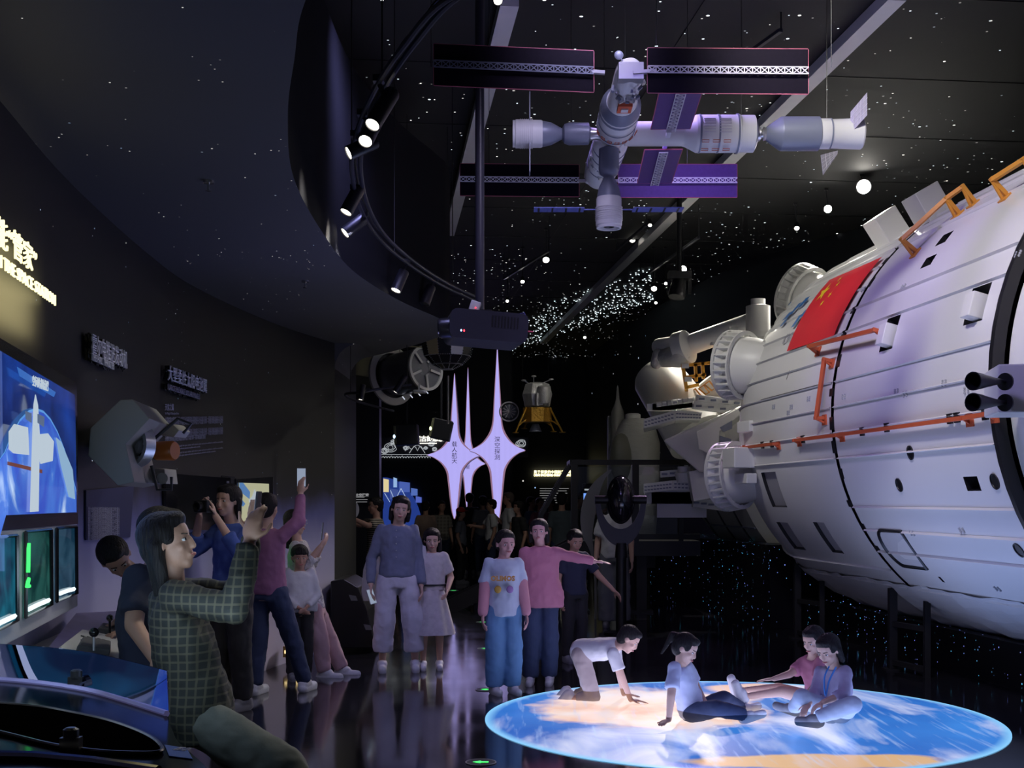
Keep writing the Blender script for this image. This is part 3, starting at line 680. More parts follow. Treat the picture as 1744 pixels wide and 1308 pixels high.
# wings: near pair, far pair, violet core pair
ZA = V((0, 0, 1))
def wing_px(x0, x1, yc0, yc1, d, hpx, n, m, tm=None, w=.02):
    A = P(x0, yc0, d); B = P(x1, yc1, d); return truss_wing((A+B)/2, (B-A).length, hpx*d/FPX, n, m, (B-A, ZA), w=w, tm=tm)
wing_px(739, 1011, 110, 122, 7.5, 70, 20, m_panel, m_slate); wing_px(1103, 1376, 120, 122, 7.5, 76, 20, m_panel, m_truss)
wing_px(784, 986, 306, 308, 10.1, 54, 20, m_panel, mat('truss_white', (.8, .78, .85), .4)); wing_px(1053, 1255, 308, 308, 10.1, 56, 20, m_panelp, mat('truss_white'))
for d, pts in ((7.5, ((1005, 122, 1030, 124), (1078, 124, 1118, 121))), (10.1, ((984, 308, 1020, 308), (1040, 308, 1060, 308)))):
    for x0, y0, x1, y1 in pts: mb = MB(); mb.bar(P(x0, y0, d), P(x1, y1, d), .03, .02); mb.build('wing_boom', m_silver, st, smooth=0)
wd = V((.045, 1, 0)).normalized(); wu = wd.cross(ZA)
truss_wing(P(1122, 289, 9.45)+V((0, 0, .02)), .95, .27, 14, m_panelp, (wd, wu), w=.03)
truss_wing(P(1152, 188, 8.15)+V((0, 0, .02)), .95, .27, 14, m_panelp, (wd, wu), w=.03)
mb = MB(); mb.bar(P(1140, 222, 8.55), P(1132, 250, 9.1), .03, .03); mb.build('wing_boom', m_truss, st, smooth=0)
# suspension wires
for x, y in ((-.3, 0), (.3, 0), (.9, 0), (1.5, 0), (0, -.9), (0, .9), (-1.2, -1.3), (1.2, -1.3), (-.9, 1.3), (.7, 1.3)):
    mb = MB(); b = N(x, y, .1 if abs(x) < 1.1 or y == 0 else .12); mb.cyl(b-V((0, 0, .1)), V((b.x, b.y, CZ)), .0025, n=5); mb.build('suspension_wire', m_black, st)
# ================= projector on its pole =================
pc = P(826, 562, 8.8)
pj = empty('ceiling_projector', pc, 'large black projector hanging on a ceiling pole, seen from below', 'projector')
R = Matrix.Rotation(RAD(4), 3, 'Y') @ Matrix.Rotation(RAD(8), 3, 'Z')
def rbox(c, size, rad, R, seg=5):   # rounded prism around local y axis
    mb = MB(); hx, hz = size[0]/2, size[2]/2; pr = []
    for sx, sz, a0 in ((1, 1, 0), (-1, 1, 90), (-1, -1, 180), (1, -1, 270)):
        for i in range(seg+1): a = RAD(a0+90*i/seg); pr.append((sx*(hx-rad)+rad*cos(a), sz*(hz-rad)+rad*sin(a)))
    mb.rings([[V(c)+R @ V((x, s*size[1]/2, z)) for x, z in pr] for s in (-1, 1)]); return mb
rbox(pc, (.54, .5, .2), .05, R).build('projector_body', mat('projector_plastic', (.03, .03, .045), .38), pj, smooth=30)
mb = MB()
for i in range(9): mb.box(pc+R @ V((.02+i*.022, -.252, .03)), (.01, .006, .08), R)
tag(mb.build('vent_slots', m_black, pj, smooth=0), kind='stuff')
mb = MB(); o_ = pc+R @ V((-.22, -.14, -.02)); mb.lathe([(0, .075), (.1, .07), (.12, .06), (.12, .05), (.08, .045)], o_, R @ V((-.7, 0, -.1)), 24); lens = mb.build('lens_barrel', m_black, pj)
mb = MB(); mb.ell(o_+(R @ V((-.7, 0, -.1))).normalized()*.09, (.03, .045, .045)); mb.build('lens_glass', mat('lens_blue', (.02, .03, .12), .05, coat=1), lens)
for dx, col, nm in ((-.17, (1, .05, .08), 'red'), (-.19, (.4, .6, 1), 'blue')):
    mb = MB(); mb.ell(pc+R @ V((dx, -.252, -.05)), (.006, .004, .008)); mb.build('indicator_light', emis('led_'+nm, col, 2.5), pj)
mb = MB(); mb.box(pc+V((-.01, 0, .115)), (.12, .2, .03)); mb.build('mount_plate', m_steel, pj, smooth=0)
mb = MB(); b = P(817, 520, 8.8); mb.cyl(b+V((0, 0, -.06)), V((b.x, b.y, CZ)), .032, n=20); mb.cyl(V((b.x, b.y, CZ-.03)), V((b.x, b.y, CZ)), .09, n=20); mb.build('mounting_pole', mat('pole_black', (.03, .03, .045), .4), pj)
mb = MB(); mb.box(P(809, 522, 8.62), (.07, .06, .07), Matrix.Rotation(.3, 3, 'Y')); a_ = mb.build('power_adapter', m_mwhite, pj, smooth=0, bevel=.006)
mb = MB(); mb.ell(P(810, 524, 8.585), (.005,)*3); mb.build('adapter_led', MATS['led_red'], a_)
mb = MB()
for k in range(3): mb.tube([P(884+k*2, 535, 8.7), P(893+k, 532+k*3, 8.7), P(897-k, 550, 8.7), P(892+k*2, 566, 8.7), P(888, 552, 8.7), P(886, 540, 8.7)], .004, 6)
mb.build('cable_loop', mat('cable_violet', (.12, .10, .35), .4), pj)
mb = MB(); mb.tube([P(884, 563, 8.7), P(896, 564, 8.7), P(908, 565, 8.7)], .005, 6); mb.build('network_cable', mat('cable_red', (.7, .05, .12), .4), pj)
# second drop pole with moving head light
b = P(1157, 462, 16.5); mh = empty('moving_head_light', b, 'moving head stage light on a slim ceiling pole above the robot arm', 'stage light')
mb = MB(); mb.cyl(b, V((b.x, b.y, CZ)), .035, n=12); mb.build('drop_pole', m_steel, mh)
mb = MB(); mb.box(b-V((0, 0, .06)), (.3, .2, .1)); mb.build('base_box', m_steel, mh, smooth=0)
for s in (-1, 1): mb = MB(); mb.bar(b+V((s*.14, 0, -.1)), b+V((s*.14, 0, -.3)), .04); mb.build('yoke_arm', m_steel, mh, smooth=0)
mb = MB(); mb.lathe([(0, .09), (.2, .12), (.24, .11), (.24, .05)], b-V((0, 0, .12)), V((-.2, -.2, -1)), 20); mb.build('light_head', m_black, mh)
# ================= spot lights on tracks =================
m_led = emis('lamp_face', (1, .93, .78), 7.0)
m_tb = mat('lamp_black', (.016, .016, .022), .4)
def lamp(c, ax, L_, r, label, group, top=None, face=None, name='spotlight', strength=None):
    """c: centre of emitting face, ax: direction of the beam"""
    ax = V(ax).normalized(); c = V(c); e = empty(name, c-ax*L_, label, 'spotlight', group); b_ = c-ax*L_
    mb = MB(); mb.lathe([(0, r*.9), (.01, r), (L_, r), (L_, r*.86), (L_-.012, r*.84)], b_, ax, 20); mb.build('lamp_tube', m_tb, e)
    mb = MB(); mb.lathe([(L_-.012, r*.83), (L_-.006, r*.83)], b_, ax, 20); mb.build('lamp_lens', face or m_led, e)
    if top is not None: mb = MB(); mb.bar(b_+ax*L_*.3, V(top), .015); mb.bar(V(top), V(top)+V((0, 0, .03)), .05, .05); mb.build('lamp_bracket', m_tb, e, smooth=0)
    return e
# the big curved track around the drum
TRK = [(900, -60, 4.6), (760, 5, 5.0), (700, 80, 5.5), (655, 150, 6.0), (620, 215, 6.5), (601, 290, 7.0), (613, 355, 7.4), (650, 410, 7.8), (700, 455, 8.2), (755, 490, 8.5), (815, 515, 8.75)]
tz = 4.15
tp = []
for px, py, d in TRK:
    # keep the track level: choose distance so that z = const
    d = (tz-CAMZ)*FPX/(HY-py) if HY-py > 330 else d
    tp.append((px, py))
def trk(px, py, z=3.42): d = (z-CAMZ)*FPX/(HY-py); return P(px, py, d)
TP = catmull([trk(px, py) for px, py in ((900, -60), (760, 0), (690, 75), (640, 150), (608, 225), (599, 290), (614, 355), (646, 407), (700, 453), (755, 487), (812, 513))], 8)
tr = empty('curved_track', TP[20], 'curved black lighting track hanging in front of the drum wall', 'lighting track')
for k, (off, nm) in enumerate(((0, 'track_rail'), (.05, 'track_rail'))):
    mb = MB(); mb.tube([p+V((off, 0, off*.3)) for p in TP], .013, 8); mb.build(nm, mat('track_metal', (.05, .05, .075), .35, .4), tr)
mb = MB(); mb.tube([p+V((.02, 0, .035+.008*sin(i*.8))) for i, p in enumerate(TP)], .007, 6); mb.build('power_cable', m_black, tr)
for i in (6, 22, 40, 60, 74):
    i = min(i, len(TP)-1); p = TP[i]; mb = MB(); mb.cyl(p, V((p.x, p.y, CZ)), .004, n=6); mb.build('hanger_wire', m_steel, tr)
random.seed(2)
SPL = [((634, 213), (668, 158), 'upper one whose bright round face shows fully'), ((622, 241), (640, 205), 'just under the topmost one'), ((593, 261), (640, 240), 'pointing left, third from the top'),
       ((589, 362), (612, 320), 'fourth from the top'), ((587, 397), (620, 372), 'fifth from the top, tilted left'), ((674, 495), (688, 462), 'sixth, near the low ceiling edge'), ((723, 518), (734, 488), 'last one before the projector, its face hidden')]
for i, (f, t, lb) in enumerate(SPL):
    near = min(TP, key=lambda p: (CX+FPX*p.x/p.y-t[0])**2+(HY-FPX*(p.z-CAMZ)/p.y-t[1])**2)
    d = near.y; F = P(*f, d-.12 if i < 2 else d-.05); T = P(*t, d)
    if i < 5: spot_tgt = None
    r = .038*(d/6.0)**.3
    face = m_led if i != 6 else m_black
    lamp(F, F-T, (F-T).length, r, 'black cylinder spotlight on the curved track, '+lb, 'spotlights on the curved track', top=near, face=face)
# bright bare faces among the dark ceiling: (px,py,radius_px,d,intensity)
m_hot = emis('lamp_hot', (1, .95, .85), 40.0); m_mid = emis('lamp_mid', (1, .95, .85), 14.0)
CL = [(1471, 318, 15, 15.5, 1, 'blazing brightest lamp right above the spacecraft'), (1410, 356, 8, 16.2, 1, 'second blazing lamp left of the brightest one'), (1357, 389, 5, 17.0, 0, 'small lamp left of the two blazing ones'),
      (1163, 459, 8, 18.0, 1, 'blazing lamp beside the moving head light'), (1114, 492, 6, 20.0, 0, 'lamp below and left of the moving head light'), (1077, 409, 6, 19.5, 0, 'lamp beside the long grey ceiling beam'),
      (930, 443, 7, 18.6, 0, 'lone bright lamp right of the projector pole'), (890, 480, 4, 20.0, 0, 'oval lamp between the pole and the lone bright lamp'), (864, 513, 3, 21, 0, 'dim lamp just above the projector'),
      (1117, 516, 3, 22, 0, 'small lamp at the top of the back wall'), (996, 575, 3, 26, 0, 'tiny lamp below the dense white stars'), (1320, 72, 5, 12.0, 0, 'lamp high above the station model wing'),
      (1107, 384, 3, 18, 0, 'lamp seen edge on above the grey beam'), (848, 2, 7, 7.8, 0, 'lamp at the very top beside the light beam'), (1134, 483, 3, 20, 0, 'lamp hanging on the far short track')]
for px, py, rp, d, hot, lb in CL:
    c = P(px, py, d); r = rp*.8*d/FPX
    look = (V((0, 0, 1.6))-c).normalized() if hot else ((V((0, 0, 1.6))-c).normalized()*.8+V((0, 0, -.5))).normalized()
    zt = min(CZ-.03, c.z+.5)
    lamp(c, look, max(.12, r*3), max(r*1.15, .03), 'ceiling spotlight, '+lb, 'spotlights under the black ceiling', top=V((c.x, c.y+.1, CZ-.03)), face=m_hot if hot else m_mid)
# short straight tracks that carry them
for a, b, lb in (((858, 520, 20.2), (935, 412, 17.9), 'left of the grey beam behind the projector'), ((1090, 490, 20.5), (1190, 425, 17.2), 'behind the moving head light'), ((1050, 405, 19.6), (1100, 362, 17.8), 'beside the grey beam under the station model'), ((1250, 62, 11.2), (1330, 10, 10.4), 'high above the station model')):
    A = P(*a); B = P(*b); z = min(CZ-.15, (A.z+B.z)/2+.15); A.z = B.z = z; e = empty('straight_track', (A+B)/2, 'short straight black lighting track '+lb, 'lighting track', 'straight tracks under the ceiling')
    mb = MB(); mb.bar(A, B, .035, .03); mb.build('track_rail', MATS['track_metal'], e, smooth=0)
    for q in (A, B): mb = MB(); mb.bar(q, V((q.x, q.y, CZ)), .012); mb.build('hanger_rod', m_tb, e, smooth=0)

# ================= four-pointed luminous star signs =================
def star_sign(cx, top, bot, yc, hw, d, text, tsize, label, depth=.5, tx=0):
    c = P(cx, yc, d); A = (top, bot); s_ = d/FPX
    root = empty('star_light_sign', V((c.x, d, CAMZ-(bot-HY)*s_)), label, 'light sign', 'four-pointed luminous signs')
    base = [(.5, -1), (3, -.77), (6, -.49), (8, -.29), (13, -.18), (24, -.085), (37, -.03), (48, 0), (37, .04), (24, .125), (14.5, .26), (11, .46), (8.5, .66), (5, .88), (1, 1)]
    def outline(ins):
        R_ = []
        for x_, t in base:
            y_ = t*(yc-top) if t < 0 else t*(bot-yc); R_.append((x_*hw/48, -y_))
        R_ = [tuple(q) for q in catmull([V((a_, b_, 0)) for a_, b_ in R_], 5)]; R_ = [(max(.4, q[0]), q[1]) for q in R_]
        if ins: R_ = [(max(.25, x_*(1 if abs(y_) < 1 else 1)-ins*min(1, x_/14)*(1-.7*x_/hw)), y_*.985) for x_, y_ in R_]
        pts = R_+[(-x_, y_) for x_, y_ in R_[::-1]]
        return [(x_*s_, y_*s_) for x_, y_ in pts]
    o1 = outline(0); o2 = outline(4.0)
    mb = MB(); P1 = [V((c.x+x, d, c.z+z)) for x, z in o1]; mb.prism(P1, (0, depth, 0)); mb.build('sign_body', mat('sign_side_dark', (.03, .03, .06), .3), root, smooth=30)
    mb = MB(); mb.prism([V((c.x+x, d-.012, c.z+z)) for x, z in o1], (0, .012, 0)); mb.build('sign_border', emis('sign_border', (.50, .28, .42), .55), root, smooth=0)
    mb = MB(); mb.prism([V((c.x+x, d-.020, c.z+z)) for x, z in o2], (0, .010, 0)); f = mb.build('sign_face', MATS.get('sign_face') or sign_face_mat(), root, smooth=0)
    if text: text_mesh('sign_text', '\n'.join(text), tsize*.95, mat('sign_ink', (.05, .05, .35), .5), f, V((c.x+tx*s_, d-.024, c.z+15*s_)), (1, 0, 0), (0, 0, 1), .002, 'CENTER', 'TOP_BASELINE', bold=0)
    mb = MB(); mb.bar(V((c.x, d+depth*.5, c.z-(bot-yc)*s_*.9)), V((c.x, d+depth*.5, 0)), .05); mb.box(V((c.x, d+depth*.5, .01)), (.3, .3, .02)); mb.build('stand_post', m_steel, root, smooth=0)
def sign_face_mat():
    m = mat('sign_face', (.02, .02, .02), .4, emit=(.50, .45, 1), es=1.0); nt = m.node_tree; L = nt.links; b = nt.nodes['Principled BSDF']
    tc = nt.nodes.new('ShaderNodeTexCoord'); w_ = nt.nodes.new('ShaderNodeTexWave'); w_.inputs['Scale'].default_value = 22; w_.bands_direction = 'X'; L.new(tc.outputs['Object'], w_.inputs[0])
    mr = nt.nodes.new('ShaderNodeMapRange'); mr.inputs[3].default_value = .72; mr.inputs[4].default_value = 1.1; L.new(w_.outputs[1], mr.inputs[0]); L.new(mr.outputs[0], b.inputs['Emission Strength']); return m
star_sign(774, 636, 884, 775, 47, 27.6, '载人航天', .13, 'luminous violet star sign at the left of the three, lettered in a column', tx=0)
star_sign(847, 590, 893, 767, 48, 27.0, '深空探测', .135, 'tallest luminous violet star sign, rightmost, hanging tips almost to the projector')
star_sign(797, 626, 872, 790, 30, 29.0, '应用卫星', .11, 'narrowest luminous star sign standing behind the other two')
# ================= lunar lander =================
LD = P(912, 690, 19.5); sl = 19.5/FPX
m_gold = mat('gold_foil', (.72, .40, .06), .32, .7, bump=.6, bscale=30); m_foil = mat('crinkled_silver', (.62, .62, .62), .35, .4, bump=.5, bscale=20)
ld = empty('lunar_lander', LD, 'lunar lander model with silver top and gold foil base hanging at the back', 'lander')
def L(px, py, dy=0.0): return P(px, py, 19.5)+V((0, dy, 0))
def oct_ring(c, r, z0, z1, r1=None, n=8, rot=pi/8):
    r1 = r1 or r; return [[V((c.x+q*cos(rot+2*pi*i/n), c.y+q*sin(rot+2*pi*i/n), z)) for i in range(n)] for z, q in ((z0, r), (z1, r1))]
zc_ = L(912, 718).z; mb = MB(); mb.rings(oct_ring(L(915, 718), .24, zc_-.01, L(915, 695).z)); mb.build('descent_stage', m_gold, ld, smooth=0)
ztop = L(912, 653).z; mb = MB(); c_ = L(915, 690); r_ = oct_ring(c_, .21, L(915, 692).z, L(915, 672).z, .25)+oct_ring(c_, .2, L(915, 655).z, ztop+.01, .12); mb.rings(r_); asc = mb.build('ascent_stage', m_foil, ld, smooth=0)
mb = MB(); mb.lathe([(0, .1), (.12, .12), (.26, .1), (.27, .02)], L(926, 688, -.18), V((0, -.15, 1)), 12); mb.build('side_tank', m_foil, asc)
mb = MB(); mb.lathe([(0, .03), (.18, .03), (.2, .01)], L(914, 693, -.26), V((0, 0, 1)), 12); mb.build('cylinder_tank', m_silver, asc)
mb = MB(); mb.lathe([(0, .05), (.12, .1)], L(912, 722), V((0, 0, -1)), 20); mb.build('engine_bell', m_slate, ld)
for i, (x0, y0, x1, y1, dy) in enumerate(((896, 695, 878, 738, -.25), (936, 695, 957, 737, -.2), (905, 697, 893, 728, .25), (928, 697, 944, 733, .3))):
    lg = MB(); a_ = L(x0, y0, dy*.6); b_ = L(x1, y1, dy); lg.bar(a_, b_, .022); lg.bar(L(x0, y0+20, dy*.6), a_.lerp(b_, .75), .014); lg.bar(L(x0+(8 if x0 < 912 else -8), y0+22, dy*.3), a_.lerp(b_, .6), .012)
    g = lg.build('landing_leg', m_gold, ld, smooth=0); mb = MB(); mb.lathe([(0, .045), (.015, .05)], b_-V((0, 0, .01)), V((0, 0, 1)), 12); mb.build('foot_pad', m_gold, g)
for x0, y0, x1, y1 in ((905, 655, 892, 648), (925, 652, 939, 646), (909, 652, 909, 641)):
    mb = MB(); mb.bar(L(x0, y0), L(x1, y1), .01); mb.ell(L(x1, y1), (.04, .02, .015)); mb.build('antenna', m_silver, asc)
for x in (-.2, .2): mb = MB(); b = V((LD.x+x, LD.y, L(912, 660).z)); mb.cyl(b, V((b.x, b.y, CZ)), .003, n=5); mb.build('suspension_wire', m_black, ld)
# small round satellite beside the lander
c = P(867, 701, 19.8); sa = empty('round_satellite', c, 'small dark round satellite model with spoked face left of the lander', 'satellite')
mb = MB(); mb.lathe([(0, .10), (.03, .125), (.2, .125), (.22, .1)], c, V((.1, 1, 0)), 24); mb.build('satellite_body', m_slate, sa)
mb = MB()
for i in range(6): t = pi*i/6; mb.bar(c+V((.115*cos(t), -.012, .115*sin(t))), c-V((.115*cos(t), .012, .115*sin(t))), .01)
mb.lathe([(0, .03), (.03, .02)], c, V((0, -1, 0)), 12); mb.build('spoked_face', m_truss, sa, smooth=0)
mb = MB(); mb.ring(c, V((0, 1, 0)), .15, .02, .03); mb.build('outer_ring', m_truss, sa)
mb = MB(); mb.cyl(c+V((0, .1, .1)), V((c.x, c.y+.1, CZ)), .003, n=5); mb.build('suspension_wire', m_black, sa)
# ================= docking cabin with ring frames (behind the low ceiling) =================
DD = 15.5
dk = empty('docking_cabin_model', P(690, 640, DD), 'dark cylindrical space cabin model with two pale ring flanges', 'spacecraft model')
c1 = P(668, 640, DD+.2); c2 = P(733, 625, DD-.6); ax = (c2-c1).normalized()
ax = V((.72, -.68, .08)).normalized()
mb = MB(); mb.lathe([(0, .24), (.1, .26), (.55, .26), (.6, .25)], c1, ax, 36); mb.build('cabin_body', mat('cabin_dark', (.09, .09, .11), .3, .4), dk)
mb = MB(); mb.ring(c1, ax, .33, .09, .03, 48); fl_ = mb.build('large_flange', mat('flange_grey', (.42, .41, .40), .4, .2), dk)
mb = MB(); mb.lathe([(-.02, .31), (-.1, .3), (-.1, .0)], c1, ax, 36, cap=False); mb.build('flange_dish', MATS['cabin_dark'], fl_)
ce = c1+ax*.62; mb = MB(); mb.ring(ce, ax, .26, .035, .03, 48); g = mb.build('front_ring', MATS['flange_grey'], dk)
x_ = ax.cross(ZUP).normalized(); y_ = ax.cross(x_)
for i in range(5):
    t = 2*pi*i/5+.4; mb = MB(); mb.bar(ce+(x_*cos(t)+y_*sin(t))*.08, ce+(x_*cos(t)+y_*sin(t))*.25, .03, .015, up=ax); mb.build('spoke', MATS['flange_grey'], g, smooth=0)
mb = MB(); mb.ring(ce-ax*.04, ax, .08, .03, .04, 24); mb.build('hub_ring', m_silver, g)
for i in range(4):
    t = pi*.55+i*.12; q = c1+ax*(.12+i*.11)+(x_*cos(t)+y_*sin(t))*.28; mb = MB(); mb.bar(q, q+V((.03, 0, -.035)), .012); mb.build('light_fin', emis('fin_light', (.8, .85, 1), .8), dk)
mb = MB(); q = P(706, 667, DD-.5); mb.cap(q, q+V((.12, 0, .0)), .025, n=10); mb.bar(q+V((.05, 0, 0)), q+V((.05, .1, .1)), .02); mb.build('side_thruster', m_silver, dk)
mb = MB(); mb.cyl(P(681, 600, DD), V((P(681, 600, DD).x, DD, CZ)), .004, n=5); mb.build('suspension_wire', m_black, dk)
# riveted polyhedral satellite
c = P(762, 575, 13.6); po = empty('riveted_capsule_model', c, 'dark faceted riveted satellite model with gold mirror panels beside the projector', 'satellite')
s_ = 13.6/FPX; prof = [(-.02, 35), (.16, 36), (.19, 45), (.35, 38), (.42, 28), (.44, 12)]
mm = [mat('foil_black', (.03, .03, .035), .18, .6), mat('foil_gold', (.62, .52, .26), .35, .3), mat('foil_white', (.55, .55, .52), .3, .3)]
rr = []; n = 12
for t, r in [(0, 40), (16, 43), (18, 46), (44, 40), (58, 26), (66, 10)]: rr.append([V((c.x+r*s_*cos(2*pi*i/n+.2), c.y+r*s_*sin(2*pi*i/n+.2), c.z+(12-t)*s_)) for i in range(n)])
mb = MB(); fsi = 0
for i in range(len(rr)-1):
    for j in range(n):
        k = (j+1) % n; mb.cur = 1 if (i == 2 and j == 7) else 2 if (i == 2 and j == 9) else 0
        mb.add([rr[i][j], rr[i][k], rr[i+1][k], rr[i+1][j]], [(0, 1, 2, 3)])
mb.cur = 0; mb.add(rr[0], [tuple(range(n))]); mb.add(rr[-1], [tuple(range(n))]); mb.build('faceted_shell', mm, po, smooth=0)
mb = MB()
for i in range(1, len(rr)):
    for j in range(n):
        k = (j+1) % n
        for u in range(7): mb.ell(rr[i][j].lerp(rr[i][k], u/7), (.006,)*3, n=5, m=3)
        if i < len(rr)-1:
            for u in range(6): mb.ell(rr[i][j].lerp(rr[i+1][j], u/6), (.006,)*3, n=5, m=3)
tag(mb.build('rivets', m_silver, po), kind='stuff')
mb = MB(); mb.bar(P(655, 587, 13.6), P(728, 592, 13.6), .012); mb.build('boom_antenna', mat('foil_gold'), po, smooth=0)
mb = MB(); mb.cyl(P(763, 640, 13.6), P(763, 722, 13.6), .012, n=8); mb.build('lower_mast', mat('mast_olive', (.25, .25, .2), .5), po)
mb = MB(); mb.cyl(V((c.x, c.y, c.z)), V((c.x, c.y, CZ)), .004, n=5); mb.build('suspension_wire', m_black, po)
# lower curved track in front of the docking cabin
LT = catmull([P(700, 655, 13.2), P(660, 660, 13), P(615, 668, 12.9), P(588, 672, 13.3), P(610, 684, 14), P(670, 700, 15)], 8)
e = empty('lower_curved_track', LT[0], 'thin curved lighting track under the docking cabin model', 'lighting track'); mb = MB(); mb.tube(LT, .014, 8); mb.build('track_rail', MATS['track_metal'], e)
for q in (LT[2], LT[20]): mb = MB(); mb.cyl(q, V((q.x, q.y, SZ if q.x < -1.3 and q.y < 14 else CZ)), .004, n=5); mb.build('hanger_wire', m_steel, e)
lamp(P(673, 668, 12.9), V((-.5, -.1, -.8)), .2, .035, 'olive tinted spotlight on the lower curved track, with a bright face', 'spotlights on the lower track', top=LT[4])
lamp(P(614, 681, 12.8), V((-.15, -.1, -.9)), .16, .03, 'dark spotlight at the left of the lower curved track', 'spotlights on the lower track', top=LT[14])
# two dark loudspeakers / projectors in front of the neon mural
for cx, cy, w_, h_, rot, lb, colr in ((693, 741, .30, .26, 3, 'black box projector at left in front of the white line mural', (.5, .7, 1)), (752, 732, .26, .26, -12, 'tilted black box projector overlapping the left star sign', (.9, 1, .5))):
    d = 16.2; c = P(cx, cy, d); e = empty('box_projector', c, lb, 'projector', 'black box projectors'); R = Matrix.Rotation(RAD(-rot), 3, 'Y'); mb = MB(); mb.box(c, (w_, .3, h_), R); mb.build('projector_body', m_black, e, smooth=0, bevel=.01)
    mb = MB(); mb.box(c+R @ V((-w_*.46, -.16, 0)), (.03, .02, h_*.9), R); mb.build('side_bracket', mat('bracket_olive', (.2, .2, .1), .5), e, smooth=0)
    mb = MB(); mb.ell(c+R @ V((-w_*.5, -.17, -.02)), (.015, .01, .025)); mb.build('projector_lens', emis('lens_glow%d' % rot, colr, 3), e)
    mb = MB(); mb.bar(c+V((0, 0, h_*.4)), V((c.x, c.y, CZ)), .025); mb.build('drop_pole', m_steel, e, smooth=0)
# ================= white line mural with lit title =================
D = 31.0; mu = empty('line_art_mural', P(700, 760, D), 'backlit black wall band with white line drawings and a lit title', 'mural')
mb = MB(); A = P(648, 745, D); B = P(900, 745, D); C_ = P(900, 778, D); E_ = P(648, 778, D); mb.prism([A, B, C_, E_], (0, .095, 0)); mb.build('mural_board', mat('mural_board', (.05, .05, .07), .4), mu, smooth=0)
random.seed(21); mb = MB()
def M_(px, py): return P(px, py, D-.03)
for cx, cy, r in ((665, 762, 10), (691, 763, 4), (672, 752, 5), (725, 763, 3), (740, 765, 4), (735, 756, 5), (655, 768, 6), (888, 755, 8), (878, 762, 6)):
    for k in range(3):
        rr_ = r*(1-.28*k); mb.tube([M_(cx+rr_*cos(2*pi*i/14)*random.uniform(.8, 1.3), cy+rr_*.8*sin(2*pi*i/14)) for i in range(14)], .006, 4, close=True)
mb.tube([M_(690+i*3, 768-8*abs(sin(i*.9))) for i in range(12)], .007, 4); mb.tube([M_(697+i*3, 772-14*sin(pi*i/9)) for i in range(10)], .007, 4)
for k in range(3): mb.tube([M_(665+i*2.2, 751+k*3+1.5*sin(i*.8+k)) for i in range(10)], .007, 4)
mb.tube([M_(649, 774), M_(735, 774)], .006, 4)
for i in range(18): x = 650+i*4.6; mb.tube([M_(x, 779), M_(x+3, 776+2*random.random()), M_(x+5, 780)], .007, 4)
tag(mb.build('line_drawings', emis('neon_line', (.75, .8, .85), .55), mu), kind='stuff')
text_mesh('mural_title', '远古的想象', .15, emis('title_glow', (1, .97, .85), 1.3), mu, P(707, 751, D-.05), (1, 0, 0), (0, 0, 1), .006, bold=.006, xs=.95)
mb = MB(); mb.box((P(697, 755, D-.05)+P(744, 755, D-.05))/2, (.68, .02, .025)); mb.build('title_light_line', emis('title_glow'), mu, smooth=0)
# ================= blue arch display =================
D = 31.0; ar = empty('blue_arch_display', P(650, 880, D), 'arched blue illuminated display with screens and star-map lines', 'display')
def AP(px, py, o=0): return P(px, py, D-o)
pts = [AP(652, 905)]+[AP(652+67*sin(t), 905-92*cos(t)) for t in [pi/2*i/14 for i in range(15)]]
mb = MB(); mb.prism(pts, (0, .095, 0)); mb.build('arch_panel', emis('arch_blue', (.02, .05, .28), .8), ar, smooth=0)
for x0, y0, x1, y1, cl in ((653, 815, 662, 838, (.9, .75, .4)), (670, 813, 676, 830, (.35, .55, .9)), (680, 820, 698, 838, (.08, .14, .5)), (700, 831, 711, 844, (.1, .18, .55)), (708, 845, 718, 856, (.1, .15, .6)), (664, 832, 678, 850, (.06, .1, .35))):
    mb = MB(); mb.prism([AP(x0, y0, .03), AP(x1, y0+2, .03), AP(x1, y1, .03), AP(x0, y1, .03)], (0, .02, 0)); mb.build('arch_screen', emis('arch_c%d' % x0, cl, .8), ar, smooth=0)
mb = MB()
for a, b in (((665, 835), (672, 852)), ((683, 832), (674, 850)), ((683, 832), (690, 845)), ((655, 840), (664, 855))): mb.bar(AP(*a, .05), AP(*b, .05), .012)
tag(mb.build('star_map_lines', emis('map_line', (.6, .75, 1), .8), ar, smooth=0), kind='stuff')
# dark curved vertical info panel left (wall text)
def info_panel(name, quad, d, m, lines, label, ink=(.5, .5, .52), size=.05, title=None, group=None, dd=.0):
    x0, y0, x1, y1 = quad; c = P((x0+x1)/2, (y0+y1)/2, d); e = empty('information_board', c, label, 'information board', group); s = d/FPX
    mb = MB(); mb.box(c, ((x1-x0)*s, .03, (y1-y0)*s)); mb.build('panel_board', m, e, smooth=0)
    mi = emis('ink_%.2f' % ink[0], ink, .5); mb = MB(); y = y0+(y1-y0)*.30 if title else y0+2
    k = 0
    if title: text_mesh('panel_title', title, size, mi, e, P(x0+1.5, y0+(y1-y0)*.2, d-.02), (1, 0, 0), (0, 0, 1), .001, bold=.002)
    random.seed(int(x0))
    while y < y1-1:
        w_ = random.uniform(.7, 1)*(x1-x0-3); mb.box(P(x0+1.5+w_/2, y, d-.018), (w_*s, .004, s*.9)); y += lines
    tag(mb.build('text_lines', mi, e, smooth=0), kind='stuff'); return e
info_panel('info_panel', (604, 842, 628, 858), 18.8, MATS['partition_dark'], 4, 'small dark wall panel with pale lines of writing at the far left partition', title='太空探索')
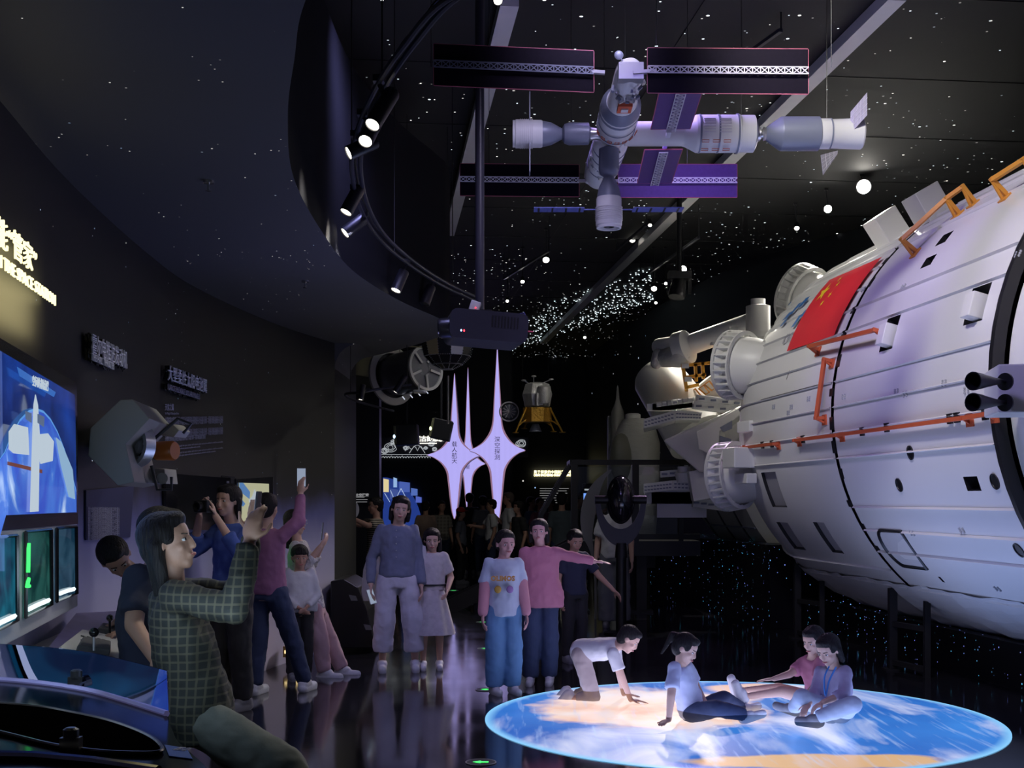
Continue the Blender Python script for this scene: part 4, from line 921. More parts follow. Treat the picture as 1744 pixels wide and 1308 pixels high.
# yellow lit title on the back wall
D = 35.7; e = empty('glowing_wall_title', P(940, 805, D), 'glowing warm yellow two-line title on the dark star wall', 'sign')
text_mesh('title_chinese', '勇于探索的中国航天基地', 1.0, emis('yellow_glow', (1, .9, .5), 2.6), e, P(909, 806, D), (1, 0, 0), (0, 0, 1), .02, bold=.012)
o = e.children[0]; w_ = max(v.co.x for v in o.data.vertices)-min(v.co.x for v in o.data.vertices); k = (64*D/FPX)/w_; base = wm(e).inverted() @ P(909, 806, D)
for v in o.data.vertices: v.co.x = base.x+(v.co.x-base.x)*k; v.co.z = base.z+(v.co.z-base.z)*k
text_mesh('title_english', "CHINA'S SPACE HEROES: COURAGEOUS EXPLORERS", .09, emis('yellow_glow'), e, P(909, 811, D), (1, 0, 0), (0, 0, 1), .015, bold=.004)
o = [c for c in e.children if c.name.startswith('title_english')][0]; xs_ = [v.co.x for v in o.data.vertices]; k = (70*D/FPX)/(max(xs_)-min(xs_))
for v in o.data.vertices: v.co.x = min(xs_)+(v.co.x-min(xs_))*k
info_panel('info_panel', (918, 830, 972, 858), 35.78, mat('panel_slate', (.10, .10, .11), .5), 4, 'large grey wall panel with lines of writing under the glowing title', ink=(.45, .45, .45), title=None)
e = empty('wall_screen', P(1000, 842, 24), 'small blue lit wall screen seen through the glass railing', 'screen'); mb = MB(); mb.box(P(1001, 848, 24), (.2, .05, .55)); mb.build('screen_case', m_black, e, smooth=0, bevel=.01); mb = MB(); mb.box(P(1001, 849, 23.96), (.16, .02, .2)); mb.build('screen_face', emis('scr_blue', (.2, .4, 1), 1.2), e, smooth=0)
mb = MB(); mb.box(P(1001, 834, 23.96), (.12, .02, .03)); mb.build('screen_caption', emis('neon_line'), e, smooth=0)

# ================= left wall exhibits =================
def WN(px, off=0.0):
    p, t = wall_at_px(px); n = V((t.y, -t.x, 0)); return V((p.x, p.y, 0))+n*off, t, n
def WQ(px, py, off=0.0):
    p, t, n = WN(px, off); px2 = px
    for _ in range(3):   # keep the point on the pixel column after the offset
        cur = CX+FPX*p.x/p.y; q, t, n = WN(px2-(cur-px), off); px2 -= (cur-px); p = q
    return V((p.x, p.y, CAMZ-(py-HY)/FPX*p.y))
def quad(name, pts, m, parent, th=.01, **k):
    pts = [V(p) for p in pts]; n = (pts[1]-pts[0]).cross(pts[3]-pts[0]).normalized()
    if n.dot(V((0, 0, CAMZ))-pts[0]) < 0: n = -n
    mb = MB(); mb.prism(pts, -n*th); return mb.build(name, m, parent, smooth=0, **k)
# --- big wall screen ---
A0, ta, na = WN(-190, .10); B0, tb, nb = WN(133, .12); B0.z = A0.z = 0
sd = (B0-A0).normalized(); sn = V((sd.y, -sd.x, 0))
def S(px, py, off=0.0): return on_plane(px, py, A0+sn*off, sn)
scr = empty('wall_display', S(60, 1100)*1.0, 'huge wall display showing blue planet and white space station, three small windows beneath', 'display')
quad('display_frame', [S(-190, 465), S(131, 652), S(133, 888), S(-190, 905)], mat('frame_black', (.012, .012, .014), .25, coat=.5), scr, .08)
def sc_mat():
    m = mat('display_blue', (.01, .01, .02), .15, emit=(.02, .05, .3), es=1.0); nt = m.node_tree; L = nt.links; b = nt.nodes['Principled BSDF']
    tc = nt.nodes.new('ShaderNodeTexCoord'); n = nt.nodes.new('ShaderNodeTexNoise'); n.inputs['Scale'].default_value = 3; n.inputs['Detail'].default_value = 6; L.new(tc.outputs['Object'], n.inputs[0])
    cr = nt.nodes.new('ShaderNodeValToRGB'); e = cr.color_ramp.elements; e[0].position = .35; e[0].color = (.003, .006, .05, 1); e[1].position = .75; e[1].color = (.01, .05, .32, 1); L.new(n.outputs[0], cr.inputs[0]); L.new(cr.outputs[0], b.inputs['Emission Color']); return m
quad('display_panel', [S(-180, 490, .01), S(128, 673, .01), S(131, 873, .01), S(-180, 885, .01)], sc_mat(), scr, .008)
e_halo = emis('planet_halo', (.10, .32, .75), .9)
def earth_mat():
    m = mat('planet_image', (.01, .01, .02), .2, emit=(.04, .1, .6), es=1.0); nt = m.node_tree; L = nt.links; b = nt.nodes['Principled BSDF']
    tc = nt.nodes.new('ShaderNodeTexCoord'); n = nt.nodes.new('ShaderNodeTexNoise'); n.inputs['Scale'].default_value = 2.6; n.inputs['Detail'].default_value = 8; n.inputs['Distortion'].default_value = 1.2; L.new(tc.outputs['Object'], n.inputs[0])
    cr = nt.nodes.new('ShaderNodeValToRGB'); e = cr.color_ramp.elements; e[0].position = .42; e[0].color = (.03, .08, .5, 1); e[1].position = .72; e[1].color = (.45, .6, .85, 1); x = e.new(.58); x.color = (.05, .16, .6, 1)
    L.new(n.outputs[0], cr.inputs[0]); L.new(cr.outputs[0], b.inputs['Emission Color']); return m
for nm, m_, k, off in (('planet_halo', e_halo, 0, .022), ('planet_image', earth_mat(), 4, .026)):
    arc = [(x, (695+k)+((x-62)**2)*.0262+(0 if x < 62 else ((x-62)**2)*.004)) for x in (-70, -50, -30, -10, 5, 20, 35, 50, 62, 74, 86, 98, 110, 120, 130)]
    pts = [S(x, y, off) for x, y in arc]+[S(130, 872, off), S(-70, 881, off)]; quad(nm, pts, m_, scr, .003)
wh = emis('image_white', (.62, .74, .85), .75); wd_ = emis('image_slate', (.12, .18, .32), .7)
def sq(nm, pts, m_, off): quad(nm, [S(x, y, off) for x, y in pts], m_, scr, .003)
sq('station_image', [(58, 690), (61, 672), (65, 690), (68, 740), (66, 871), (52, 872), (56, 740)], wh, .034)
sq('station_image', [(16, 735), (25, 722), (48, 728), (50, 775), (24, 772), (16, 765)], wh, .031)
sq('station_image', [(66, 740), (82, 738), (92, 752), (90, 785), (70, 790), (64, 770)], wh, .031)
sq('panel_image', [(44, 700), (54, 704), (54, 720), (45, 714)], wd_, .037); sq('panel_image', [(65, 705), (76, 710), (75, 727), (65, 720)], wd_, .037)
sq('frame_image', [(14, 786), (72, 800), (72, 806), (14, 792)], emis('image_brown', (.22, .06, .04), .6), .031)
sq('cloud_image', [(96, 745), (104, 752), (124, 800), (128, 850), (118, 846), (104, 790)], emis('image_cloud', (.30, .5, .72), .8), .031)
sq('banner_image', [(30, 625), (95, 668), (92, 676), (34, 640)], emis('image_banner', (.03, .14, .5), .9), .031)
text_mesh('display_title', '空间站机械臂', .045, wh, scr, S(55, 655, .035), sd, (0, 0, 1), .001, bold=.001)
# lower console face with three windows
quad('console_face', [S(-190, 918), S(131, 888), S(132, 1032), S(-190, 1205)], mat('brushed_silver', (.62, .64, .70), .4, .1), scr, .06)
quad('face_trim', [S(-190, 905, .004), S(133, 876, .004), S(133, 892, .004), S(-190, 922, .004)], MATS['frame_black'], scr, .02)
def win_mat(nm, c1, c2):
    m = mat(nm, (.01, .02, .02), .1, emit=c1, es=.8); nt = m.node_tree; L = nt.links; b = nt.nodes['Principled BSDF']
    tc = nt.nodes.new('ShaderNodeTexCoord'); n = nt.nodes.new('ShaderNodeTexNoise'); n.inputs['Scale'].default_value = 5; n.inputs['Distortion'].default_value = 1; L.new(tc.outputs['Object'], n.inputs[0])
    cr = nt.nodes.new('ShaderNodeValToRGB'); e = cr.color_ramp.elements; e[0].position = .4; e[0].color = (*c1, 1); e[1].position = .72; e[1].color = (*c2, 1); L.new(n.outputs[0], cr.inputs[0]); L.new(cr.outputs[0], b.inputs['Emission Color']); return m
wms = [win_mat('window_a', (.003, .02, .05), (.01, .14, .22)), win_mat('window_b', (.004, .03, .03), (.03, .14, .12)), win_mat('window_c', (.006, .03, .06), (.04, .10, .16))]
for i, (x0, y0, x1, y1, x2, y2, x3, y3) in enumerate(((-30, 917, 29, 912, 30, 1057, -30, 1088), (44, 906, 87, 902, 88, 1030, 44, 1052), (97, 900, 130, 897, 131, 1011, 97, 1025))):
    w_ = quad('display_window', [S(x0, y0, .012), S(x1, y1, .012), S(x2, y2, .012), S(x3, y3, .012)], wms[i], scr, .01)
    mb = MB(); q = [S(x0, y0, .02), S(x1, y1, .02), S(x2, y2, .02), S(x3, y3, .02)]; mb.tube(q, .008, 4, close=True); mb.build('window_frame', MATS['frame_black'], w_, smooth=0)
    mb = MB(); mb.tube([S(x3+4, y3-10-(4 if i else 0), .02), S((x2+x3)/2, (y2+y3)/2-12, .02), S(x2-5, y2-8, .02)], .010, 5); mb.build('window_light', emis('window_lamp', (.8, .95, 1), 1.2), w_)
mb = MB(); mb.bar(S(49, 925, .03), S(48, 975, .03), .012); mb.tube([S(49, 985, .03), S(46, 1000, .03), S(50, 998, .03)], .008, 5); mb.build('green_tube', emis('green_glow', (.05, 1, .15), 1.6), scr)
area(S(60, 770, .12), S(60, 770, 2), 3, (.25, .4, 1), 1.6, .9)
area(S(60, 1050, .30), S(60, 980, 0), 5, (.6, .8, 1), 1.4, .2)  # added area lamp to brighten the console face, no fixture
# --- raised lettering on the wall ---
def wall_text(name, label, cn, en, px0, px1, yb, hs, ex0, ex1, eyb, eh, m, me, group=None, lit=False):
    """cn/en lines between pixel columns; yb baseline at px0"""
    e = None
    for body, a, b, y, h, nm, mm in ((cn, px0, px1, yb, hs, 'chinese_title', m), (en, ex0, ex1, eyb, eh, 'english_title', me)):
        A = WQ(a, y, .05); B = WQ(b, y, .05); z = A.z; B.z = z
        if e is None: e = empty(name, A, label, 'wall lettering', group)
        o = text_mesh(nm, body, h, mm, e, A, B-A, (0, 0, 1), .004, bold=0)
        inv = wm(e).inverted(); xd = (B-A).normalized(); o_ = inv @ A; xs_ = [(v.co-o_).dot(xd) for v in o.data.vertices]; k = (B-A).length/max(xs_); w0 = k
        for v in o.data.vertices: t_ = (v.co-o_).dot(xd); v.co += xd*(t_*k-t_)
        if lit: o['kind'] = 'stuff'
        if not lit:
            n_ = V((xd.y, -xd.x, 0)); bk = o.copy(); bk.data = o.data.copy(); COL.objects.link(bk); bk.name = 'letter_backing'; bk.parent = o; bk.matrix_parent_inverse.identity(); bk.data.materials.clear(); bk.data.materials.append(m_black); bk.data.transform(Matrix.Translation(-n_*.02-xd*.006)); bk['kind'] = 'stuff'; sm_ = bk.modifiers.new('thick', 'SOLIDIFY'); sm_.thickness = .02; sm_.offset = -1; o['kind'] = 'stuff'
    return e
mlw = mat('letter_pale', (.70, .70, .82), .5); mld = mat('letter_dim', (.30, .30, .42), .5)
wall_text('wall_lettering', 'pale raised two-line title above the grey thruster model', '霍尔电推进发动机', 'THE HALL THRUSTER', 156, 216, 598, .115, 156, 194, 613, .055, mlw, mlw, 'titles on the curved wall')
wall_text('wall_lettering', 'dimmer raised two-line title right of the pale one, above the block of small print', '大型柔性太阳电池翼', 'LARGE FLEXIBLE SOLAR PANELS', 286, 352, 645, .115, 286, 340, 663, .055, mlw, mld, 'titles on the curved wall')
ye = emis('letter_yellow_glow', (1, .88, .42), 2.0)
wall_text('glowing_wall_lettering', 'glowing yellow two-line title above the big wall display', '机械臂：空间站上的智能“管家”', 'ROBOTIC ARM: SMART BUTLER ON THE SPACE STATION', -330, 62, 150, .125, -260, 94, 272, .072, ye, ye, None, lit=True)
p_, t_, n_ = WN(30, .12); sp_ = V((p_.x, p_.y, 2.42)); area(sp_, sp_-n_*1, 2.2, (1, .85, .4), .9, .25)
# --- block of small print ---
e = empty('small_print_block', WQ(330, 740, .01), 'block of small pale print on the dark wall under the second title', 'wall text')
A = WQ(281, 698, .012); tdir = (WQ(380, 698, .012)-A).normalized()
text_mesh('print_heading', '天宫之翼', .05, mld, e, A, tdir, (0, 0, 1), .001, bold=.001); text_mesh('print_subheading', 'The "Wings" of China Space Station', .022, mld, e, WQ(281, 706, .012), tdir, (0, 0, 1), .001)
random.seed(31)
for k, (y, x1, h) in enumerate(((718, 380, .02), (724, 380, .02), (740, 380, .02), (746, 380, .02), (752, 345, .02), (763, 380, .010), (768, 335, .010), (775, 380, .010), (780, 365, .010))):
    t_ = '大型柔性太阳电池翼为中国空间站提供充足的电能它可以像手风琴一样展开和收拢面积大重量轻' if h > .015 else 'The flexible solar wings supply the space station with electric power and can be unfolded in orbit like an accordion.'
    o = text_mesh('print_line', t_, h*1.9, mld, e, WQ(281, y, .012), tdir, (0, 0, 1), .0005); inv = wm(e).inverted(); o_ = inv @ WQ(281, y, .012); L_ = (WQ(x1, y, .012)-WQ(281, y, .012)).length; mxx = max((v.co-o_).dot(tdir) for v in o.data.vertices)
    for v in o.data.vertices: q = (v.co-o_).dot(tdir); v.co += tdir*(q*L_/mxx-q)
# --- info board behind the leaning boy ---
e = empty('info_board', WQ(185, 890, .01), 'dark blue printed board with faint lines below the thruster model', 'information board')
quad('board', [WQ(147, 835, .012), WQ(228, 828, .012), WQ(222, 915, .012), WQ(147, 920, .012)], mat('board_navy', (.02, .025, .09), .4), e, .008)
for k in range(5): o = text_mesh('print_line', '霍尔电推进发动机利用电场加速离子产生推力', .042, mld, e, WQ(150, 874+k*11.5, .022), (WQ(222, 874, .02)-WQ(150, 874, .02)), (0, 0, 1), .0005, xs=.86)
# --- dark cabinet recess, tablet, green glass ---
e = empty('wall_cabinet', WQ(340, 840, .02), 'dark glossy wall cabinet with faint captions behind the photographing visitors', 'cabinet')
quad('cabinet_body', [WQ(283, 806, .03), WQ(402, 815, .03), WQ(402, 905, .03), WQ(283, 900, .03)], mat('cabinet_black', (.012, .012, .015), .12, coat=.5), e, .02)
for a, b in ((318, 338), (378, 400)):
    q = quad('cabinet_panel', [WQ(a, 810, .04), WQ(b, 812, .04), WQ(b, 885, .04), WQ(a, 885, .04)], mat('cabinet_grey', (.04, .04, .045), .25), e, .008); text_mesh('panel_caption', '太阳翼', .022, mld, q, WQ(a+8, 823, .05), (WQ(b, 820, .04)-WQ(a, 820, .04)), (0, 0, 1), .0005)
e = empty('tablet_screen', WQ(433, 900, .03), 'pale yellow screen in a black frame showing a blue satellite drawing', 'screen')
quad('screen_frame', [WQ(402, 816, .05), WQ(465, 812, .05), WQ(465, 905, .05), WQ(402, 903, .05)], MATS['frame_black'], e, .03)
face = quad('screen_face', [WQ(408, 822, .056), WQ(458, 824, .056), WQ(459, 892, .056), WQ(408, 888, .056)], emis('screen_cream', (.52, .52, .33), .75), e, .004)
bl = emis('drawing_blue', (.10, .25, .55), .7); wl = emis('drawing_white', (.55, .62, .68), .7)
for pts in (((408, 822), (414, 822), (426, 838), (425, 850), (408, 836)), ((408, 846), (418, 858), (414, 863), (408, 856)), ((438, 850), (458, 868), (458, 884), (436, 862))):
    quad('drawn_panel', [WQ(x, y, .060) for x, y in pts], bl, face, .002)
quad('drawn_craft', [WQ(x, y, .064) for x, y in ((434, 833), (438, 843), (437, 860), (428, 862), (424, 852), (430, 845))], wl, face, .002)
e = empty('green_lit_glass', WQ(461, 950, .1), 'small glass vessel with bright green glowing rod on the wall ledge', 'exhibit')
c = WQ(461, 968, .2); h_ = .2
mb = MB(); mb.lathe([(0, .05), (h_, .05), (h_, .046), (.01, .046)], c, (0, 0, 1), 20); mb.build('glass_vessel', glassmat('clear_glass'), e)
mb = MB(); mb.cyl(c+V((0, 0, .01)), c+V((0, 0, h_*1.05)), .010, n=8); mb.build('green_rod', MATS['green_glow'], e)
mb = MB(); mb.ring(c+V((0, 0, .03)), (0, 0, 1), .05, .006, .01, 20); mb.build('vessel_band', MATS['green_glow'], e)
mb = MB(); mb.box(c-V((0, 0, .012)), (.2, .24, .02)); mb.build('ledge', MATS['cabinet_black'], e, smooth=0)
# --- hall thruster model ---
D1, D2 = 6.15, 6.75
th = empty('hall_thruster_model', P(230, 800, 6.5), 'pale grey angular thruster model with metal ring and orange cylinder on the wall', 'thruster model')
m_tg = mat('thruster_paint', (.36, .36, .33), .5, var=.05, vscale=3)
out = [(150, 776), (154, 729), (205, 681), (226, 680), (255, 713), (214, 756), (229, 821), (201, 827)]
ex = P(266, 697, D2)-P(226, 680, D1)
mb = MB(); mb.prism([P(x, y, D1) for x, y in out], ex); mb.build('housing', m_tg, th, smooth=0, bevel=.004)
mb = MB(); mb.bar(P(185, 745, D1)+ex*.5, WQ(196, 745, 0), .16, .16); mb.build('wall_mount', m_black, th, smooth=0)
ra = V((-.45, -.9, 0)).normalized(); rc = P(236, 757, 6.42)
mb = MB(); mb.lathe_closed([(0, .098), (.07, .098), (.07, .118), (0, .118)], rc, ra, 48); rg = mb.build('metal_ring', mat('ring_metal', (.55, .57, .62), .3, .7), th)
mb = MB(); mb.lathe([(.0, .098), (.025, .098), (.03, .06), (.045, .055), (.045, 0)], rc, ra, 40); mb.build('channel', m_black, rg)
mb = MB(); mb.lathe([(.03, .062), (.055, .062), (.06, .058)], rc, ra, 32); mb.build('centre_plate', mat('plate_silver', (.5, .5, .55), .35, .6), rg)
x_ = ra.cross(ZUP).normalized()
for i in range(12):
    t = 2*pi*i/12; mb = MB(); mb.ell(rc+ra*.04+(x_*cos(t)+ZUP*sin(t))*.08, (.011,)*3, n=10, m=6); mb.build('channel_ball', m_silver, rg)
oc = P(268, 768, 6.6); mb = MB(); mb.lathe([(0, .05), (.1, .052), (.11, .045), (.11, 0)], oc, V((.85, -.3, 0)), 28); mb.build('orange_cylinder', mat('orange_shell', (.62, .17, .02), .3, coat=.4), th)
mb = MB(); mb.lathe([(-.03, .045), (0, .05)], oc, V((.85, -.3, 0)), 28); mb.build('black_collar', m_black, th)
for pts in ([(262, 748), (303, 713), (326, 722), (312, 738)], [(258, 793), (268, 834), (292, 834), (292, 812)]):
    mb = MB(); mb.tube([P(x, y, 6.5) for x, y in pts], .009, 8); mb.build('pipe_bracket', mat('pipe_dark', (.05, .05, .06), .4), th)
for pts in ([(264, 720), (293, 722), (305, 733), (296, 744), (275, 742)], [(262, 797), (280, 799), (283, 824), (230, 822), (245, 800)]):
    mb = MB(); mb.prism([P(x, y, 6.62) for x, y in pts], V((.02, .16, 0))); mb.build('side_block', m_tg, th, smooth=0, bevel=.003)
mb = MB(); mb.lathe([(0, .03), (.05, .03)], P(272, 815, 6.6), V((.5, -.85, 0)), 16); mb.build('round_boss', m_tg, th)
# --- console desk with joysticks ---
zb, zf = .945, .80
dk_p = A0+V((0, 0, zb)); drop = sn*.5+V((0, 0, zf-zb)); dn_ = sd.cross(drop).normalized(); dn_ = dn_ if dn_.z > 0 else -dn_
def DP(px, py, off=0.0): return on_plane(px, py, dk_p+dn_*off, dn_)
desk = empty('control_desk', A0+sd*1.8+sn*.4, 'black control desk under the wall display', 'desk')
m_desk = mat('desk_black', (.015, .015, .018), .3)
a_ = A0+sd*.9; b_ = A0+sd*2.5
mb = MB(); sec = lambda q: [q+V((0, 0, zb)), q+drop+V((0, 0, zb)), q+drop+V((0, 0, zf-.09-zf+zb)), q+sn*.5+V((0, 0, .62)), q+sn*.45, q]
mb.rings([sec(a_), sec(b_)]); mb.build('desk_body', m_desk, desk, smooth=0)
quad('printed_sheet', [DP(60, 1130, .004), DP(130, 1044, .004), DP(215, 1040, .004), DP(215, 1150, .004)], mat('sheet_violet', (.10, .08, .22), .3, var=.4, vscale=8), desk, .003)
e = empty('joystick_console', DP(155, 1110, .006), 'white control panel with grey base and black ball joystick', 'control panel')
mb = MB(); mb.prism([DP(99, 1107, .006), DP(139, 1076, .006), DP(213, 1091, .006), DP(211, 1131, .006)], dn_*.012); pn = mb.build('panel_plate', mat('panel_white', (.55, .55, .55), .4), e, smooth=0, bevel=.003)
mb = MB(); mb.prism([DP(128, 1112, .018), DP(138, 1096, .018), DP(186, 1104, .018), DP(185, 1120, .018)], dn_*.035); js = mb.build('joystick_base', mat('base_grey', (.09, .09, .095), .5), e, smooth=0, bevel=.008)
c = DP(160, 1108, .05); mb = MB(); mb.cyl(c, c+V((0, 0, .062)), .006, n=10); mb.build('joystick_shaft', m_silver, js)
mb = MB(); mb.ell(c+V((0, 0, .075)), (.02, .02, .02)); mb.build('joystick_ball', mat('ball_black', (.01, .01, .01), .15), js)
random.seed(8)
for i in range(10):
    mb = MB(); q = DP(140+(i % 5)*9+random.random()*2, 1084+(i//5)*7+(i % 5)*1.6, .019); mb.lathe([(0, .009), (.004, .008)], q, dn_, 10); mb.build('panel_button', m_black, pn)
mb = MB(); mb.lathe([(0, .012), (.01, .009)], DP(170, 1096, .019), dn_, 12); mb.build('red_knob', mat('knob_red', (.7, .02, .02), .4), pn)
e = empty('joystick_unit', DP(185, 1080, .006), 'dark grey second joystick base behind the white control panel', 'control panel'); mb = MB(); mb.prism([DP(164, 1079, .006), DP(172, 1070, .006), DP(214, 1076, .006), DP(213, 1088, .006)], dn_*.03); mb.build('joystick_base', MATS['base_grey'], e, smooth=0, bevel=.006)
c = DP(187, 1078, .036); mb = MB(); mb.cyl(c, c+V((0, 0, .06)), .006, n=8); mb.ell(c+V((0, 0, .07)), (.016,)*3); mb.build('joystick', MATS['ball_black'], e)
e = empty('instruction_card', DP(130, 1130, .006), 'white laminated instruction card in front of the joystick panel', 'card')
mb = MB(); mb.prism([DP(66, 1127, .006), DP(84, 1113, .006), DP(203, 1140, .006), DP(192, 1151, .006)], dn_*.004); cdn = mb.build('card_sheet', mat('card_white', (.42, .42, .44), .4), e, smooth=0)
for k in range(6): mb = MB(); mb.bar(DP(105+k*5, 1118+k*1.2, .012), DP(98+k*5, 1126+k*1.2, .012), .004, .001); mb.build('print_line', mld, cdn, smooth=0)
# --- round kiosk at the bottom left ---
def K(px, py, z): d = (CAMZ-z)*FPX/(py-HY); return P(px, py, d)
kz = .90; rim = catmull([K(-60, 1158, kz), K(0, 1160, kz), K(75, 1167, kz), K(150, 1179, kz), K(215, 1197, kz), K(284, 1219, kz)], 5)
ki = empty('round_kiosk', K(150, 1260, kz), 'glossy black curved kiosk with clear shield at the bottom left corner', 'kiosk')
body = rim+[K(300, 1260, kz), K(345, 1300, kz), K(470, 1440, kz), K(-60, 1440, kz)]
mb = MB(); mb.prism([V((p.x, p.y, 0)) for p in body], (0, 0, kz)); mb.build('kiosk_body', mat('kiosk_black', (.004, .004, .005), .12, ior=1.12), ki, smooth=20)
mb = MB(); mb.tube([p+V((0, 0, .006)) for p in rim], .010, 6); mb.build('shield_edge', mat('acrylic_edge', (.30, .28, .50), .15, emit=(.15, .14, .35), es=.25), ki)  # lit look of the acrylic edge put in as a faint glow
mb = MB(); rr = [p+V((.0, .02, 0)) for p in rim]; mb.rings([[p+V((0, 0, .01)), p+V((-.05, .16, .11)), p+V((-.05, .17, .11)), p+V((0, .01, .01))] for p in rr]); mb.build('acrylic_shield', glassmat('acrylic', (.25, .25, .4), .0), ki, smooth=20)
ell = [K(x, y, kz+.002) for x, y in ((-60, 1197), (0, 1201), (70, 1207), (120, 1216), (180, 1229), (230, 1246), (262, 1262), (276, 1277), (270, 1284), (240, 1286), (170, 1283), (90, 1272), (0, 1250), (-60, 1238))]
ell = catmull(ell+[ell[0]], 4)[:-1]
mb = MB(); mb.prism(ell, (0, 0, .003)); mb.build('dark_well', mat('well_black', (.002, .002, .002), .9, spec=0), ki, smooth=0)
mb = MB(); mb.tube([p+V((0, 0, .006)) for p in ell], .005, 6, close=True); mb.build('well_rim', mat('rim_bronze', (.16, .14, .12), .25, .8), ki)
for px, py, z in ((130, 1172, kz), (121, 1282, kz)):
    q = K(px, py, z); mb = MB(); mb.box(q+V((0, 0, .02)), (.05, .03, .04)); mb.lathe([(.035, .02), (.06, .02), (.065, .012)], q, (0, 0, 1), 14); mb.build('clamp', m_black, ki, smooth=0)
mb = MB(); mb.tube([K(-60, 1285, kz+.01), K(60, 1287, kz+.01), K(160, 1296, kz+.01), K(270, 1312, kz+.01)], .012, 8); mb.build('front_rail', mat('rail_chrome', (.2, .2, .22), .15, .9), ki)
st_ = quad('blue_sticker', [K(280, 1268, kz+.003), K(318, 1274, kz+.003), K(328, 1292, kz+.003), K(288, 1287, kz+.003)], mat('sticker_blue', (.02, .10, .50), .4), ki, .002)
text_mesh('sticker_text', '服务\n导览', .022, mlw, st_, K(291, 1277, kz+.004), K(318, 1279, kz)-K(291, 1277, kz), K(291, 1260, kz)-K(291, 1277, kz), .0004)
# --- low black box console by the wall end ---
mb = MB(); d = 12.6; mb.prism([P(563, 990, d), P(586, 986, d), P(610, 1000, d), P(626, 1040, d), P(640, 1104, d), P(563, 1104, d)], (0, .9, 0))
e = empty('low_console', P(600, 1104, d), 'low sloping black console box at the end of the curved wall', 'console'); mb.build('console_body', mat('console_satin', (.012, .012, .014), .3), e, smooth=0, bevel=.01)
for (x, y) in ((600, 1018), (625, 1068)): quad('notice_label', [P(x-6, y-5, d-.004), P(x+6, y-3, d-.004), P(x+9, y+5, d-.004), P(x-2, y+5, d-.004)], mat('label_grey', (.16, .16, .17), .5), e, .003)
e = empty('gold_light_box', P(497, 1112, 11.6), 'small brass floor light box glowing between the visitors legs', 'lamp'); mb = MB(); q = P(500, 1108, 11.6); mb.box(q, (.16, .2, .10)); mb.build('box_shell', mat('brass', (.5, .35, .12), .3, .8), e, smooth=0); mb = MB(); mb.box(q+V((0, -.105, 0)), (.13, .01, .03)); mb.build('lit_slot', emis('warm_slot', (1, .75, .35), 1.5), e, smooth=0)

# ================= platform with glass railing =================
pf = empty('viewing_platform', P(1060, 1033, 18), 'raised black steel platform with glass railing beside the spacecraft', 'platform')
fz = .98; rz_ = 2.05
x0, x1 = P(975, 900, 17).x, P(1192, 900, 17).x
mb = MB(); mb.box(((x0+x1)/2, 17.5, fz-.1), (x1-x0, 1.1, .2)); mb.build('deck', m_steel, pf, smooth=0)
for px, d in ((1072, 17.6), (1092, 17.2), (985, 17.2)):
    b = P(px, 900, d); mb = MB(); mb.bar(V((b.x, d, 0)), V((b.x, d, fz-.2)), .14); mb.box((b.x, d, .015), (.3, .3, .03)); mb.build('deck_post', m_steel, pf, smooth=0)
tp_ = [P(975, 787, 17), P(1165, 787, 17)]
for z, w_ in ((rz_, .07), (fz+.06, .05)):
    mb = MB(); mb.bar(V((x0, 17, z)), V((x1, 17, z)), w_, .07); mb.bar(V((x0, 17, z)), V((x0, 18.0, z)), w_, .07); mb.build('railing_bar', m_steel, pf, smooth=0)
for px in (978, 1082, 1160): q = P(px, 800, 17); mb = MB(); mb.bar(V((q.x, 17, fz)), V((q.x, 17, rz_)), .09 if px in (978, 1082) else .06); mb.build('railing_post', m_steel, pf, smooth=0)
for a, b in ((978, 1082), (1082, 1160)):
    A = P(a, 800, 17).x+.05; B = P(b, 800, 17).x-.05; mb = MB(); mb.box(((A+B)/2, 17, (fz+rz_)/2), (B-A, .012, rz_-fz-.12)); mb.build('glass_pane', glassmat('rail_glass', (.85, .9, 1), .12), pf, smooth=0)
# stairs going down to the left rear
mb = MB()
for i in range(6): mb.box((x0-.15-.28*i, 17.6, fz-.17*(i+1)+.0), (.28, .6, .04))
mb.build('stair_treads', m_steel, pf, smooth=0)
for y in (17.25, 17.95):
    mb = MB(); mb.bar(V((x0, y, fz-.1)), V((x0-1.75, y, .02)), .05, .2); mb.build('stair_stringer', m_steel, pf, smooth=0)
    A = P(973, 789, 17); mb = MB(); mb.bar(V((x0, y, rz_)), V((x0-.42, y, rz_-.72)), .07, .06); mb.bar(V((x0-.42, y, rz_-.72)), V((x0-.42, y, .5)), .06, .06); mb.build('stair_handrail', m_steel, pf, smooth=0)
# ================= globe on a fork stand =================
d = 14.4; gb = P(1058, 1080, d); s = d/FPX; g = empty('fork_stand_globe', V((gb.x, d, 0)), 'black oval globe held in a crescent fork on a tall post', 'globe')
mb = MB(); mb.lathe([(0, .2), (.02, .2), (.025, .06), (P(0, 935, d).z-.1, .06), (P(0, 935, d).z-.1, .075), (P(0, 925, d).z, .06)], V((gb.x, d, 0)), (0, 0, 1), 24); mb.build('stand_post', m_black, g)
gc = P(1057, 851, d); R_ = 43*s
def cres(a0, a1, rin, rout, cz_in, n=28):
    A = []; B = []
    for i in range(n+1):
        a = a0+(a1-a0)*i/n; A.append(gc+V((R_*rout*cos(a), 0, R_*1.85*rout*sin(a)))); B.append(gc+V((R_*rin*cos(a), 0, R_*1.45*rin*sin(a)+cz_in)))
    return A, B
A, B = cres(pi*1.0, pi*2.0, .80, 1.0, 0)
mb = MB(); mb.rings([[a+V((0, -.02, 0)), b+V((0, -.02, 0)), b+V((0, .02, 0)), a+V((0, .02, 0))] for a, b in zip(A, B)]); mb.build('crescent_fork', mat('fork_grey', (.05, .05, .065), .4), g, smooth=30)
